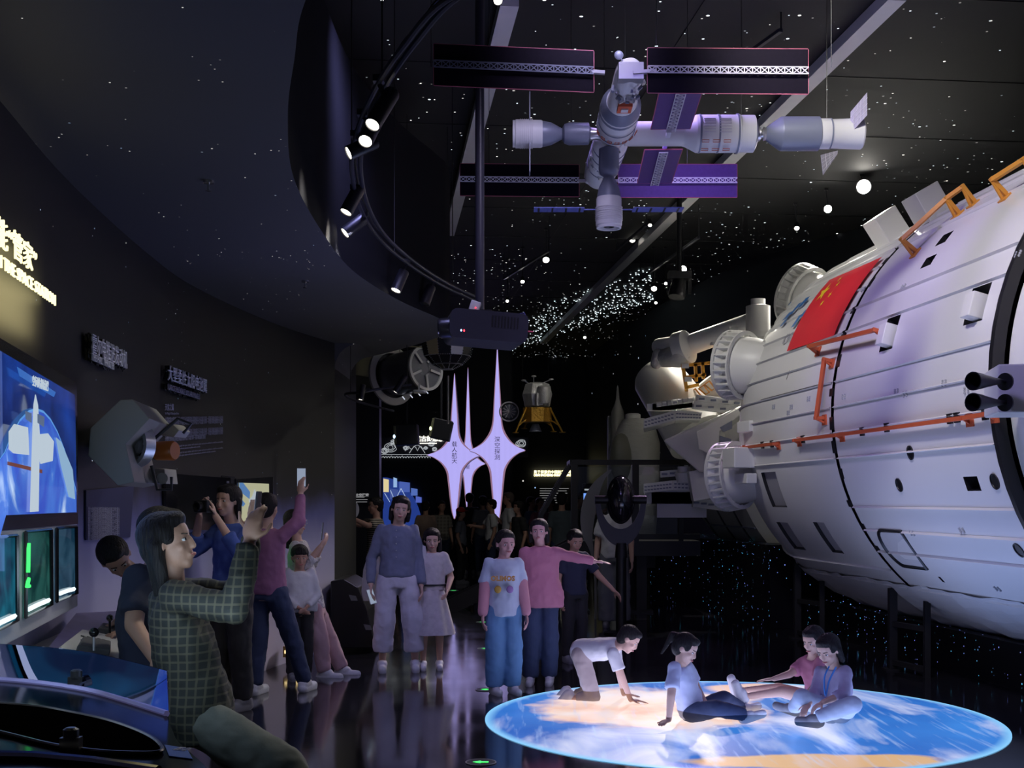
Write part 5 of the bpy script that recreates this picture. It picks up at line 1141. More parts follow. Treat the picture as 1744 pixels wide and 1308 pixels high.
mb = MB(); mb.cyl(gc-V((R_*1.02, 0, 0)), gc+V((R_*1.02, 0, 0)), .05, n=16); mb.build('axle', m_black, g)
mb = MB(); mb.ell(gc, (23*s, .16, 40*s), n=32, m=20); bl_ = mb.build('globe_ball', mat('globe_black', (.008, .008, .014), .15, coat=.6), g)
mb = MB(); mb.tube([gc+V((23.4*s*cos(t), 0, 40.4*s*sin(t))) for t in [2*pi*i/40 for i in range(40)]], .008, 6, close=True); mb.build('meridian_band', mat('band_dark', (.03, .03, .035), .3, .5), bl_)
# tall crescent arch behind
e = empty('crescent_frame', P(1020, 1000, 16.2), 'large thin grey crescent frame rising behind the globe stand', 'frame')
pts = [P(x, y, 16.2) for x, y in ((1040, 800), (1022, 818), (1010, 840), (1003, 865), (1000, 890), (1001, 915), (1008, 940), (1014, 990), (1014, 1067))]
pts = catmull(pts, 5); mb = MB(); W_ = [.015+.08*sin(pi*min(1, i/(len(pts)-1)*1.3)) for i in range(len(pts))]
mb.rings([[p+V((-w_, -.02, 0)), p+V((w_, -.02, 0)), p+V((w_, .02, 0)), p+V((-w_, .02, 0))] for p, w_ in zip(pts, W_)]); mb.build('crescent_blade', mat('blade_grey', (.16, .16, .17), .3, .4), e, smooth=30)
# ================= second craft: laboratory module with equipment =================
m2 = empty('laboratory_mockup', Q(5.9, 18, 0), 'white and grey spacecraft section with slotted trays behind the big hull', 'spacecraft')
ax2 = Q(0, 1); c2 = Q(6.3, 15.0, 2.25); R2_ = 1.95
m_tile = mat('tile_grey', (.40, .41, .40), .45, var=.1, vscale=2)
mb = MB(); mb.lathe([(0, 1.5), (.3, R2_), (2.6, R2_), (3.4, R2_*.93), (4.6, R2_*.62), (4.7, .5)], c2, ax2, 72); mb.build('hull', m_tile, m2)
for t, r in ((.9, R2_), (1.7, R2_), (2.55, R2_)): mb = MB(); mb.ring(c2+ax2*t, ax2, r+.004, .02, .04, 72); mb.build('seam_band', m_black, m2)
for k in range(12):
    a = RAD(150+k*9); off = V(Q(cos(a), 0, 0))+V((0, 0, sin(a))); mb = MB(); mb.bar(c2+ax2*.35+off*(R2_+.004), c2+ax2*2.5+off*(R2_+.004), .02, .02, up=off); mb.build('panel_joint', m_slate, m2, smooth=0)
# thick tilted white tube
mb = MB(); a_ = P(1118, 640, 17.0); b_ = P(1190, 745, 16.4); mb.lathe([(-.05, .30), (0, .33), (.03, .345), ((b_-a_).length, .42)], a_, b_-a_, 36); mb.build('access_tube', m_white, m2)
mb = MB(); mb.lathe([(-.1, .1), (-.05, .28)], a_, b_-a_, 24); mb.build('tube_cap', m_white, m2)
# slanted white deck with amber rails
mb = MB(); mb.prism([P(x, y, 16.6) for x, y in ((1150, 700), (1175, 668), (1215, 636), (1250, 625), (1260, 700), (1210, 720))], (0, .6, 0)); mb.build('sloped_deck', m_white, m2, smooth=0, bevel=.02)
for x0_, y0_ in ((1176, 668), (1190, 662), (1200, 655), (1212, 632)):
    mb = MB(); mb.tube([P(x0_, y0_, 16.4), P(x0_+12, y0_+10, 16.3), P(x0_+18, y0_+6, 16.3), P(x0_+8, y0_-6, 16.4)], .012, 5, close=True); mb.build('deck_rail', m_yorange, m2)
# orange open frame
fr = [(1163, 625), (1218, 616), (1218, 640), (1167, 648)]; mb = MB()
for a, b in (((1163, 623), (1169, 662)), ((1184, 619), (1186, 650)), ((1196, 617), (1198, 645)), ((1163, 623), (1220, 617)), ((1165, 643), (1202, 638)), ((1169, 660), (1190, 655))):
    mb.bar(P(*a, 16.0), P(*b, 16.0), .045, .04)
for a in ((1163, 623), (1220, 617), (1169, 660)): mb.bar(P(*a, 16.0), P(*a, 16.0)+V((.05, .35, 0)), .045, .04)
mb.build('orange_frame', mat('frame_amber', (.72, .33, .03), .4), m2, smooth=0)
for x, y in ((1167, 623), (1172, 646)): mb = MB(); mb.box(P(x, y, 15.9), (.09, .03, .06)); mb.build('tag_plate', m_white, m2, smooth=0)
# slotted trays
def tray(pts, d, dep, name):
    mb = MB(); mb.prism([P(x, y, d) for x, y in pts], (.1, dep, 0)); o = mb.build(name, m_white, m2, smooth=0, bevel=.008)
    (xa, ya), (xb, yb) = pts[0], pts[1]
    for i in range(9):
        t = (i+.7)/9.6; x = xa+(xb-xa)*t; y = ya+(yb-ya)*t
        for k in (.35, .7):
            h = (pts[3][1]-pts[0][1])*(1-t)+(pts[2][1]-pts[1][1])*t; mb = MB(); mb.box(P(x, y+h*k, d-.004), (.03, .006, .016)); mb.build('tray_slot', m_slate, o, smooth=0)
    return o
tray([(1096, 714), (1150, 698), (1150, 716), (1096, 730)], 15.6, .9, 'equipment_tray'); tray([(1150, 698), (1196, 702), (1193, 716), (1150, 716)], 15.6, .9, 'equipment_tray')
tray([(1096, 824), (1146, 818), (1146, 835), (1096, 840)], 15.6, .9, 'equipment_tray'); tray([(1146, 818), (1206, 820), (1206, 838), (1146, 835)], 15.6, .9, 'equipment_tray')
for i in range(9):
    x = 1122+i*9; mb = MB(); mb.bar(P(x, 700-i*1.2, 15.9), P(x, 688-i*1.2, 15.9), .05, .3); mb.cyl(P(x-4, 689-i*1.2, 15.8), P(x+4, 688-i*1.2, 15.8), .035, n=10); mb.build('latch_unit', m_white, m2, smooth=30)
for i in range(7):
    x = 1121+i*12; mb = MB(); mb.bar(P(x, 838, 15.9), P(x, 858, 15.9), .04, .35); mb.bar(P(x-2, 858, 15.9), P(x+10, 858, 15.9), .04, .35); mb.build('tray_rib', m_white, m2, smooth=0)
for a, b, w_ in (((1180, 690), (1262, 700), .10), ((1185, 678), (1265, 688), .08), ((1180, 855), (1230, 862), .12), ((1125, 808), (1180, 803), .08)):
    mb = MB(); mb.bar(P(*a, 15.7), P(*b, 15.7), .12, w_); o = mb.build('slotted_bracket', m_white, m2, smooth=0, bevel=.005)
    for i in range(4): q = P(a[0]+(b[0]-a[0])*(i+.5)/4, a[1]+(b[1]-a[1])*(i+.5)/4, 15.62); mb = MB(); mb.box(q, (.07, .02, .025)); mb.build('bracket_slot', m_slate, o, smooth=0)
mb = MB(); mb.lathe([(0, .09), (.12, .12), (.13, .08), (.2, .08)], P(1165, 822, 15.6), (0, 0, 1), 24); mb.build('turned_drum', m_white, m2)
# big wedge gusset
mb = MB(); A = [P(x, y, 15.2) for x, y in ((1127, 750), (1190, 722), (1262, 690), (1262, 742), (1205, 800), (1192, 806))]; mb.prism(A, (.25, .45, 0)); w2 = mb.build('wedge_gusset', m_white, m2, smooth=0, bevel=.03)
mb = MB(); mb.prism([P(x, y, 15.0) for x, y in ((1186, 735), (1262, 692), (1262, 705), (1225, 735), (1225, 765), (1215, 778), (1190, 765))], (.1, .16, 0)); mb.build('gusset_web', m_white, w2, smooth=0, bevel=.01)
for pts in (((1226, 728), (1247, 716), (1247, 730), (1232, 736)), ((1226, 742), (1246, 748), (1238, 766), (1226, 762))): quad('gusset_opening', [P(x, y, 14.98) for x, y in pts], m_slate, w2, .01)
mb = MB(); mb.bar(P(1192, 800, 15.4), P(1200, 850, 15.4), .2, .3); mb.build('lower_strut', m_white, m2, smooth=0)
mb = MB(); mb.bar(P(1248, 560, 15.6), P(1255, 610, 15.4), .1); mb.build('upper_strut', m_white, m2, smooth=0)
# support for the second craft
for x in (5.3, 6.9): mb = MB(); b = Q(x, 16.5); mb.bar(V((b.x, b.y, .9)), V((b.x, b.y, .62)), .3, .3); mb.build('support_leg', m_steel, m2, smooth=0)
# ================= robot arm with joint =================
ra_ = empty('robot_arm', P(1290, 590, 15.6), 'long white robot arm reaching up from the laboratory section', 'robot arm')
a_ = P(1292, 545, 15.6); b_ = P(1168, 590, 16.2)
mb = MB(); mb.cyl(a_, b_, .125, .135, 28); mb.build('arm_tube', m_white, ra_)
mb = MB(); mb.lathe([(0, .05), (.05, .13), (.12, .15), (.12, .15), (.44, .15), (.46, .09), (.53, .09), (.54, .02)], P(1291, 582, 15.55), (0, 0, 1), 28); mb.build('elbow_joint', m_white, ra_)
mb = MB(); mb.cyl(P(1291, 600, 15.6), P(1291, 575, 15.6), .10, .06, 20); mb.build('elbow_neck', m_white, ra_)
mb = MB(); mb.lathe([(-.04, .14), (0, .22), (.14, .23), (.16, .16)], P(1172, 590, 16.1), b_-a_, 32); mb.build('joint_disc', m_white, ra_)
mb = MB(); mb.cap(P(1162, 588, 16.2), P(1124, 590, 16.5), .13, .11, 20); mb.build('wrist_cover', m_white, ra_)
mb = MB(); mb.cap(P(1158, 606, 16.1), P(1130, 610, 16.4), .15, .12, 20); o = mb.build('padded_sleeve', mat('padding_white', (.6, .6, .58), .7, bump=.8, bscale=14), ra_)
mb = MB(); mb.cap(P(1122, 605, 16.4), P(1118, 618, 16.4), .09, .08, 14); mb.build('sleeve_cuff', MATS['padding_white'], ra_)
mb = MB(); mb.bar(P(1213, 572, 15.9), P(1221, 600, 15.9), .05, .05); mb.lathe([(0, .04), (.18, .005)], P(1214, 588, 15.9), (-.12, 0, 1), 12); mb.build('antenna_spike', m_white, ra_)
# ================= rocket model and draped craft =================
d = 20.5; s = d/FPX; b = P(1052, 900, d); e = empty('rocket_model', V((b.x, d, 0)), 'slim white rocket model on its launch tower at the back', 'rocket')
def Z(py): return CAMZ-(py-HY)/FPX*d
mb = MB(); mb.lathe([(0, .11), (Z(708), .11), (Z(700), .10), (Z(688), .05), (Z(680), .03), (Z(660), .015), (Z(656), .003)], V((b.x, d, 0)), (0, 0, 1), 20); mb.build('rocket_body', m_white, e)
mb = MB(); mb.bar(V((b.x-.1, d+.18, 0)), V((b.x-.1, d+.18, Z(708))), .22, .1); mb.bar(V((b.x+.15, d+.1, 0)), V((b.x+.15, d+.1, Z(712))), .06, .06); mb.build('launch_tower', mat('tower_grey', (.35, .37, .37), .5), e, smooth=0)
d = 18.6; e = empty('draped_capsule', P(1080, 925, d), 'bulky spacecraft wrapped in white quilted cover behind the railing', 'spacecraft')
cz_ = P(1082, 780, d); s = d/FPX
mb = MB(); prof = [(-150*s, 32*s), (-60*s, 38*s), (20*s, 40*s), (45*s, 33*s), (60*s, 24*s), (62*s, 14*s)]; mb.lathe(prof, P(1084, 775, d), (0, 0, 1), 32); mb.build('quilted_cover', mat('quilt_white', (.52, .52, .5), .7, bump=.9, bscale=6, stretch=(1, 1, 3)), e)
mb = MB(); mb.lathe([(0, 13*s), (10*s, 13*s), (12*s, 9*s)], P(1078, 716, d), (0, 0, 1), 24); mb.build('top_cap', m_white, e)
mb = MB(); mb.ell(P(1058, 780, d-.25), (20*s, .15, 42*s)); mb.build('dark_fairing', mat('fairing_olive', (.16, .16, .13), .4), e)
mb = MB(); mb.box(P(1084, 945, d), (.5, .5, .35)); mb.build('cover_base', m_steel, e, smooth=0)
# ================= projected earth on the floor =================
EC = (1.60, 8.82); ER = 1.79
def earth_floor():
    m = bpy.data.materials.new('earth_projection'); m.use_nodes = True; nt = m.node_tree; L = nt.links; b = nt.nodes['Principled BSDF']; b.inputs['Base Color'].default_value = (.03, .03, .035, 1); b.inputs['Roughness'].default_value = .3
    tc = nt.nodes.new('ShaderNodeTexCoord')
    def noise(sc, st, det=6, dist=0, rot=0, off=0):
        mp = nt.nodes.new('ShaderNodeMapping'); mp.inputs['Rotation'].default_value = (0, 0, rot); mp.inputs['Scale'].default_value = st; mp.inputs['Location'].default_value = (off, off, 0); L.new(tc.outputs['Object'], mp.inputs[0])
        n = nt.nodes.new('ShaderNodeTexNoise'); n.inputs['Scale'].default_value = sc; n.inputs['Detail'].default_value = det; n.inputs['Distortion'].default_value = dist; L.new(mp.outputs[0], n.inputs[0]); return n.outputs[0]
    def ramp(src, els):
        cr = nt.nodes.new('ShaderNodeValToRGB'); e = cr.color_ramp.elements
        while len(e) < len(els): e.new(.5)
        for q, (p, c) in zip(e, els): q.position = p; q.color = (*c, 1)
        L.new(src, cr.inputs[0]); return cr.outputs[0]
    def mix(f, a, b_):
        mx = nt.nodes.new('ShaderNodeMix'); mx.data_type = 'RGBA'; L.new(f, mx.inputs[0])
        for s_, i in ((a, 6), (b_, 7)):
            if isinstance(s_, tuple): mx.inputs[i].default_value = (*s_, 1)
            else: L.new(s_, mx.inputs[i])
        return mx.outputs[2]
    ocean = ramp(noise(.9, (1, 1, 1), 3), [(.3, (.015, .11, .50)), (.7, (.04, .24, .75))])
    land = ramp(noise(1.6, (1, 1, 1), 5, 0, 0, 5), [(.3, (.78, .42, .30)), (.5, (.98, .70, .60)), (.7, (.95, .88, .90))])
    # land mass: upper left of the disc plus a strip at the near edge
    sx = nt.nodes.new('ShaderNodeSeparateXYZ'); L.new(tc.outputs['Object'], sx.inputs[0])
    def blob(cx, cy, rx, ry, wob):
        mp = nt.nodes.new('ShaderNodeMapping'); mp.vector_type = 'TEXTURE'; mp.inputs['Location'].default_value = (cx, cy, 0); mp.inputs['Scale'].default_value = (rx, ry, 1); L.new(tc.outputs['Object'], mp.inputs[0])
        ln = nt.nodes.new('ShaderNodeVectorMath'); ln.operation = 'LENGTH'; L.new(mp.outputs[0], ln.inputs[0])
        a = nt.nodes.new('ShaderNodeMath'); a.operation = 'MULTIPLY_ADD'; L.new(noise(2.2, (1, 1, 1), 5, 0, 0, cx*3), a.inputs[0]); a.inputs[1].default_value = wob; L.new(ln.outputs['Value'], a.inputs[2])
        mr = nt.nodes.new('ShaderNodeMapRange'); mr.inputs[1].default_value = 1.05+wob*.5; mr.inputs[2].default_value = .85+wob*.5; L.new(a.outputs[0], mr.inputs[0]); return mr.outputs[0]
    col = mix(blob(-.55, .45, .85, .95, .9), ocean, land); col = mix(blob(.25, -1.45, .8, .22, .9), col, (.72, .45, .22)); col = mix(blob(.5, 1.35, .55, .3, .6), col, (.9, .6, .5))
    cl = nt.nodes.new('ShaderNodeMapRange'); cl.inputs[1].default_value = .50; cl.inputs[2].default_value = .66; L.new(noise(1.5, (1, .45, 1), 6, .6, -.9), cl.inputs[0])
    col = mix(cl.outputs[0], col, (.72, .76, 1.0))
    st_ = nt.nodes.new('ShaderNodeMapRange'); st_.inputs[1].default_value = .55; st_.inputs[2].default_value = .75; st_.inputs[4].default_value = .6; L.new(noise(3, (6, .5, 1), 4, 0, -.9), st_.inputs[0]); col = mix(st_.outputs[0], col, (.5, .66, 1.0))
    ln = nt.nodes.new('ShaderNodeVectorMath'); ln.operation = 'LENGTH'; L.new(tc.outputs['Object'], ln.inputs[0])
    rm = nt.nodes.new('ShaderNodeMapRange'); rm.inputs[1].default_value = ER*.955; rm.inputs[2].default_value = ER*.995; L.new(ln.outputs['Value'], rm.inputs[0]); col = mix(rm.outputs[0], col, (.25, .62, 1.0))
    L.new(col, b.inputs['Emission Color']); b.inputs['Emission Strength'].default_value = .95
    return m
mb = MB(); mb.lathe([(0, ER), (.004, ER)], (EC[0], EC[1], .0), (0, 0, 1), 128)
o = mb.build('earth_floor_projection', earth_floor(), None, smooth=0)
for v in o.data.vertices: v.co.x -= EC[0]; v.co.y -= EC[1]
o.location = (EC[0], EC[1], .001); tag(o, 'glowing round blue earth image projected on the dark floor', 'floor projection')
# green exit markers in the floor
for px, py in ((772, 1006), (795, 1030), (823, 1060), (828, 1105), (829, 1175), (819, 1299)):
    dd = CAMZ*FPX/(py-HY); c = V((P(px, py, dd).x, dd, 0)); e = empty('floor_exit_marker', c, 'round floor marker with green arrow, %s' % {1006: 'the farthest one', 1030: 'second farthest', 1060: 'third from the back', 1105: 'left of the boy in jeans, mid floor', 1175: 'at the feet of the boy in jeans', 1299: 'nearest one at the bottom edge'}[py], 'floor marker', 'green exit markers in the floor')
    mb = MB(); mb.lathe([(0, .09), (.004, .09)], c, (0, 0, 1), 28); mb.build('marker_disc', mat('marker_dark', (.03, .03, .03), .3), e); mb = MB(); mb.ring(c+V((0, 0, .004)), (0, 0, 1), .088, .008, .003, 28); mb.build('marker_rim', m_silver, e)
    mb = MB(); z = .0055; mb.add([c+V(q) for q in ((-.05, 0, z), (0, .035, z), (0, .015, z), (.045, .015, z), (.045, -.015, z), (0, -.015, z), (0, -.035, z))], [(0, 1, 2, 3, 4, 5, 6)]); mb.build('green_arrow', MATS['green_glow'], e, smooth=0)
# purple floor sheen comes from reflections of the star signs (real geometry)

# ================= people =================
m_skin = mat('skin', (.48, .27, .19), .5, var=.06, bump=.05, bscale=60)
m_skin2 = mat('skin_fair', (.60, .38, .29), .5, var=.06)
m_hair = mat('hair_black', (.012, .010, .010), .55, spec=.25, bump=.6, bscale=14, stretch=(9, 9, .8))
m_eye = mat('eye_white', (.7, .7, .68), .3); m_iris = mat('eye_dark', (.02, .012, .01), .2); m_lip = mat('lip', (.42, .13, .12), .5)
def cloth(name, c=None, rough=.85, var=.12): return MATS.get(name) or mat(name, c, rough, bump=.35, bscale=7, var=var, vscale=4)
def pattern(name, base, line, sx, sz, wx, wz, diag=False):
    if name in MATS: return MATS[name]
    m = mat(name, base, .85, bump=.3, bscale=8); nt = m.node_tree; L = nt.links; b = nt.nodes['Principled BSDF']; tc = nt.nodes.new('ShaderNodeTexCoord'); col = None
    src = base
    for sc, wd, ax_ in ((sx, wx, 'X'), (sz, wz, 'Z')):
        if not sc: continue
        w_ = nt.nodes.new('ShaderNodeTexWave'); w_.inputs['Scale'].default_value = sc; w_.bands_direction = ax_; w_.inputs['Distortion'].default_value = .6; w_.inputs['Detail'].default_value = 1; L.new(tc.outputs['Object'], w_.inputs[0])
        g = nt.nodes.new('ShaderNodeMath'); g.operation = 'GREATER_THAN'; g.inputs[1].default_value = wd; L.new(w_.outputs[1], g.inputs[0])
        f = nt.nodes.new('ShaderNodeMath'); f.operation = 'MULTIPLY'; f.inputs[1].default_value = .75; L.new(g.outputs[0], f.inputs[0])
        mx = nt.nodes.new('ShaderNodeMix'); mx.data_type = 'RGBA'; L.new(f.outputs[0], mx.inputs[0]); mx.inputs[7].default_value = (*line, 1)
        if col is None: mx.inputs[6].default_value = (*base, 1)
        else: L.new(col, mx.inputs[6])
        col = mx.outputs[2]
    L.new(col, b.inputs['Base Color']); return m
TEX = bpy.data.textures.new('cloth_folds', 'CLOUDS'); TEX.noise_scale = .085
def organic(mb, name, m, parent, vox, sm=4, disp=0.0):
    o = mb.build(name, m, parent, smooth=0)
    r = o.modifiers.new('remesh', 'REMESH'); r.mode = 'VOXEL'; r.voxel_size = vox; r.use_smooth_shade = True
    s = o.modifiers.new('smooth', 'SMOOTH'); s.factor = .5; s.iterations = sm
    if disp: d = o.modifiers.new('folds', 'DISPLACE'); d.texture = TEX; d.strength = disp; d.mid_level = .38; d.texture_coords = 'LOCAL'
    return o
def loftE(mb, secs, side, n=18):
    """secs: (centre, rx, ry, axis) elliptical rings"""
    rs = []
    for c, rx, ry, ax in secs:
        ax = V(ax).normalized(); s_ = (side-ax*side.dot(ax)).normalized(); f_ = ax.cross(s_)
        rs.append([c+s_*rx*cos(2*pi*j/n)+f_*ry*sin(2*pi*j/n) for j in range(n)])
    mb.rings(rs)
def hand(mb, w, d, nrm, s, hl, curl=.5):
    d = V(d).normalized(); nrm = V(nrm); nrm = (nrm-d*nrm.dot(d)).normalized(); sd_ = d.cross(nrm)*s
    R = Matrix((sd_, d, nrm)).transposed()
    mb.ell(w+d*hl*.27, (hl*.215, hl*.30, hl*.085), R, 12, 8)
    for i, (o, L_) in enumerate(((.15, .40), (.052, .46), (-.048, .43), (-.14, .33))):
        b_ = w+d*hl*(.50-.02*abs(i-1))+sd_*hl*o; c1 = curl*(.7+.12*i); d1 = (d*cos(c1)+nrm*sin(c1)).normalized(); d2 = (d*cos(c1*2.0)+nrm*sin(c1*2.0)).normalized()
        k = b_+d1*hl*L_*.55; mb.cap(b_, k, hl*.050, hl*.045, 8, 3); mb.cap(k, k+d2*hl*L_*.45, hl*.045, hl*.038, 8, 3)
    b_ = w+d*hl*.16+sd_*hl*.15; t1 = (d*.65+sd_*.75+nrm*.3).normalized(); t2 = (d*.9+sd_*.25+nrm*.45*curl).normalized(); k = b_+t1*hl*.22
    mb.cap(b_, k, hl*.065, hl*.052, 8, 3); mb.cap(k, k+t2*hl*.2, hl*.052, hl*.042, 8, 3)
DJ = dict(pel=(0, 0, .53), chest=(0, .004, .72), neck=(0, .008, .825), head=(0, -.008, .925), shL=(.088, .004, .788), shR=(-.088, .004, .788), elL=(.122, .02, .625), elR=(-.122, .02, .625), wrL=(.132, -.03, .485), wrR=(-.132, -.03, .485), hpL=(.05, 0, .51), hpR=(-.05, 0, .51), knL=(.055, -.01, .28), knR=(-.055, -.01, .28), anL=(.058, .015, .05), anR=(-.058, .015, .05))
def person(label, loc, h, rz=0, J={}, W={}, face=None, up=None, hs=.142, hair='short', haircol=None, top=None, sleeve='short', bottom=None, legs='trousers', legw=1.0, hem=0.0, shoes=None, vox=.008, skin=None, handdir={}, curl=.5, group=None, feat=True, topw=1.0, footdir={}, top_lo=None, name='person', belly=1.0, half=False):
    skin = skin or m_skin2; loc = V(loc); root = empty(name, loc, label, 'person', group)
    Rz = Matrix.Rotation(rz, 4, 'Z'); M = Matrix.Translation(loc) @ Rz
    G = {k: M @ (V(J.get(k, v))*h) for k, v in DJ.items()}
    for k, v in W.items(): G[k] = P(*v)
    fdir = V(face) if face else (Rz.to_3x3() @ V((0, -1, 0)))
    fdir.normalize(); side = (G['shL']-G['shR']).normalized(); hside = (G['hpL']-G['hpR']).normalized()
    spine = [G['pel'], G['chest'], G['neck']]; ax1 = spine[1]-spine[0]; ax2 = spine[2]-spine[1]
    HH = hs*h; up_ = V(up) if up else ZUP.copy(); hz = (up_-fdir*up_.dot(fdir)).normalized(); hx = fdir.cross(hz)*-1  # hx: person's left
    hx = hz.cross(fdir)*-1 if False else fdir.cross(hz)*-1
    RH = Matrix((hx, -fdir, hz)).transposed(); hc = G['head']
    hp = lambda x, y, z: hc+RH @ V((x*HH, y*HH, z*HH))
    def he(mb, c, r, n=16, m=12): mb.ell(hp(*c), [q*HH for q in r], RH, n, m)
    # ---- body ----
    mb = MB()
    tw = .97*topw
    secs = [(G['pel']-ax1*.32, .075*h, .058*h, ax1), (G['pel'], .088*h, .064*h, ax1), (G['pel']+ax1*.45, .072*h, .054*h, ax1), (G['chest'], .088*h, .062*h, ax1+ax2), (G['chest']+ax2*.55, .090*h, .052*h, ax2), (G['neck']-ax2*.08, .055*h, .04*h, ax2), (G['neck'], .034*h, .034*h, ax2)]
    loftE(mb, secs, side); mb.cap(G['neck']-ax2*.2, hp(0, .06, -.22), .031*h*max(1, hs/.145), .030*h*max(1, hs/.14), 12)
    he(mb, (0, .06, .12), (.345, .40, .37)); he(mb, (0, -.06, -.10), (.27, .27, .36)); he(mb, (0, -.20, -.36), (.13, .10, .11), 10, 8); he(mb, (0, -.25, .10), (.20, .08, .08), 10, 8)
    mb.cap(hp(0, -.345, .02), hp(0, -.375, -.13), .032*HH, .050*HH, 8, 3); he(mb, (.0, -.315, -.26), (.11, .045, .05), 8, 6)
    for s in (1, -1): he(mb, (.335*s, .05, -.03), (.045, .085, .12), 8, 6); he(mb, (.16*s, -.22, -.12), (.09, .08, .09), 8, 6)
    hl = .105*h*(1.06 if h < 1.4 else 1)
    for s, k in ((1, 'L'), (-1, 'R')):
        sh, el, wr, hpj, kn, an = [G[q+k] for q in ('sh', 'el', 'wr', 'hp', 'kn', 'an')]
        mb.cap(sh, el, .030*h, .024*h); mb.cap(el, wr, .024*h, .0155*h)
        hd = V(handdir[k][0]) if k in handdir else (wr-el); hn = V(handdir[k][1]) if k in handdir else (hside*-s)
        if not half or k in handdir: hand(mb, wr+hd.normalized()*.004, hd, hn, s if k not in handdir or len(handdir[k]) < 3 else handdir[k][2], hl, curl)
        mb.cap(hpj, kn, .050*h*legw**.3, .034*h); mb.cap(kn, an, .033*h, .019*h)
        fd = V(footdir.get(k, footdir.get('B', tuple(fdir)))); fd.z = fd.z if k in footdir else 0; fd.normalize(); mb.cap(an, an+fd*(.02 if shoes else .07)*h, .017*h, .012*h)
    organic(mb, 'body', skin, root, vox, 3)
    # ---- face features ----
    if feat:
        for s in (1, -1):
            mb = MB(); mb.ell(hp(.125*s, -.285, .0), [.052*HH, .035*HH, .028*HH], RH, 10, 8); e_ = mb.build('eye', m_eye, root); mb = MB(); mb.ell(hp(.122*s, -.312, .0), [.026*HH, .014*HH, .026*HH], RH, 8, 6); mb.build('iris', m_iris, e_)
            mb = MB(); mb.cap(hp(.06*s, -.335, .085), hp(.19*s, -.29, .09), .012*HH, .008*HH, 6, 2); mb.build('eyebrow', haircol or m_hair, root)
        mb = MB(); mb.cap(hp(-.075, -.345, -.25), hp(.075, -.345, -.25), .018*HH, None, 6, 3); mb.ell(hp(0, -.36, -.255), [.06*HH, .02*HH, .03*HH], RH, 8, 6); mb.build('mouth', m_lip, root)
    # ---- hair ----
    hm = haircol or m_hair; mb = MB()
    if hair != 'none':
        he(mb, (0, .12, .17), (.395, .42, .385)); he(mb, (0, .22, -.02), (.35, .30, .34)); he(mb, (0, -.10, .36), (.28, .24, .15), 12, 8)
        if hair in ('long', 'bob'):
            dz = -.95 if hair == 'long' else -.50
            for x, y in ((.0, .30), (.20, .26), (-.20, .26), (.32, .12), (-.32, .12)): mb.cap(hp(x, y, .0), hp(x*1.05, y+.02, dz*(1 if abs(x) < .3 else .82)), .13*HH, .10*HH, 10, 3)
        if hair == 'pony': mb.cap(hp(0, .42, .30), hp(0, .66, .22), .11*HH, .12*HH, 10, 3); mb.cap(hp(0, .66, .22), hp(0, .72, -.5), .12*HH, .05*HH, 10, 3)
        if hair == 'fringe': he(mb, (0, -.24, .24), (.27, .11, .14), 12, 8)
        if hair in ('bob', 'long', 'pony'):
            for s in (1, -1): mb.cap(hp(.03*s, -.27, .40), hp(.30*s, -.12, .02), .07*HH, .05*HH, 8, 3)
        organic(mb, 'hair', hm, root, max(vox, .009), 2)
    # ---- top ----
    cv = max(vox*1.5, .011)
    if top:
        mb = MB(); lo = top_lo if top_lo is not None else -.15
        secs = [(G['pel']+ax1*lo, .098*h*topw*belly, .074*h*belly, ax1), (G['pel']+ax1*.15, .098*h*topw*belly, .075*h*belly, ax1), (G['pel']+ax1*.5, .092*h*topw, .070*h*belly, ax1), (G['chest'], .098*h*tw, .072*h, ax1+ax2), (G['chest']+ax2*.5, .104*h*tw, .062*h, ax2), (G['chest']+ax2*.72, .094*h*tw, .052*h, ax2), (G['neck']-ax2*.12, .068*h, .050*h, ax2), (G['neck']-ax2*.02, .045*h, .044*h, ax2)]
        loftE(mb, secs, side)
        for k in 'LR':
            sh, el, wr = [G[q+k] for q in ('sh', 'el', 'wr')]
            if sleeve == 'long': mb.cap(sh, el, .036*h, .031*h); mb.cap(el, el.lerp(wr, .5), .031*h, .027*h); mb.cyl(el.lerp(wr, .45), el.lerp(wr, .96), .028*h, .025*h)
            elif sleeve == 'short': mb.cap(sh, sh.lerp(el, .3), .037*h, .037*h); mb.cyl(sh.lerp(el, .15), sh.lerp(el, .75), .036*h, .041*h)
            elif sleeve == 'three': mb.cap(sh, el, .036*h, .031*h); mb.cyl(el, el.lerp(wr, .5), .031*h, .032*h)
        tp = organic(mb, 'shirt' if legs != 'dress' else 'dress_top', top, root, cv, 4, .026*h/1.6)
    else: tp = None
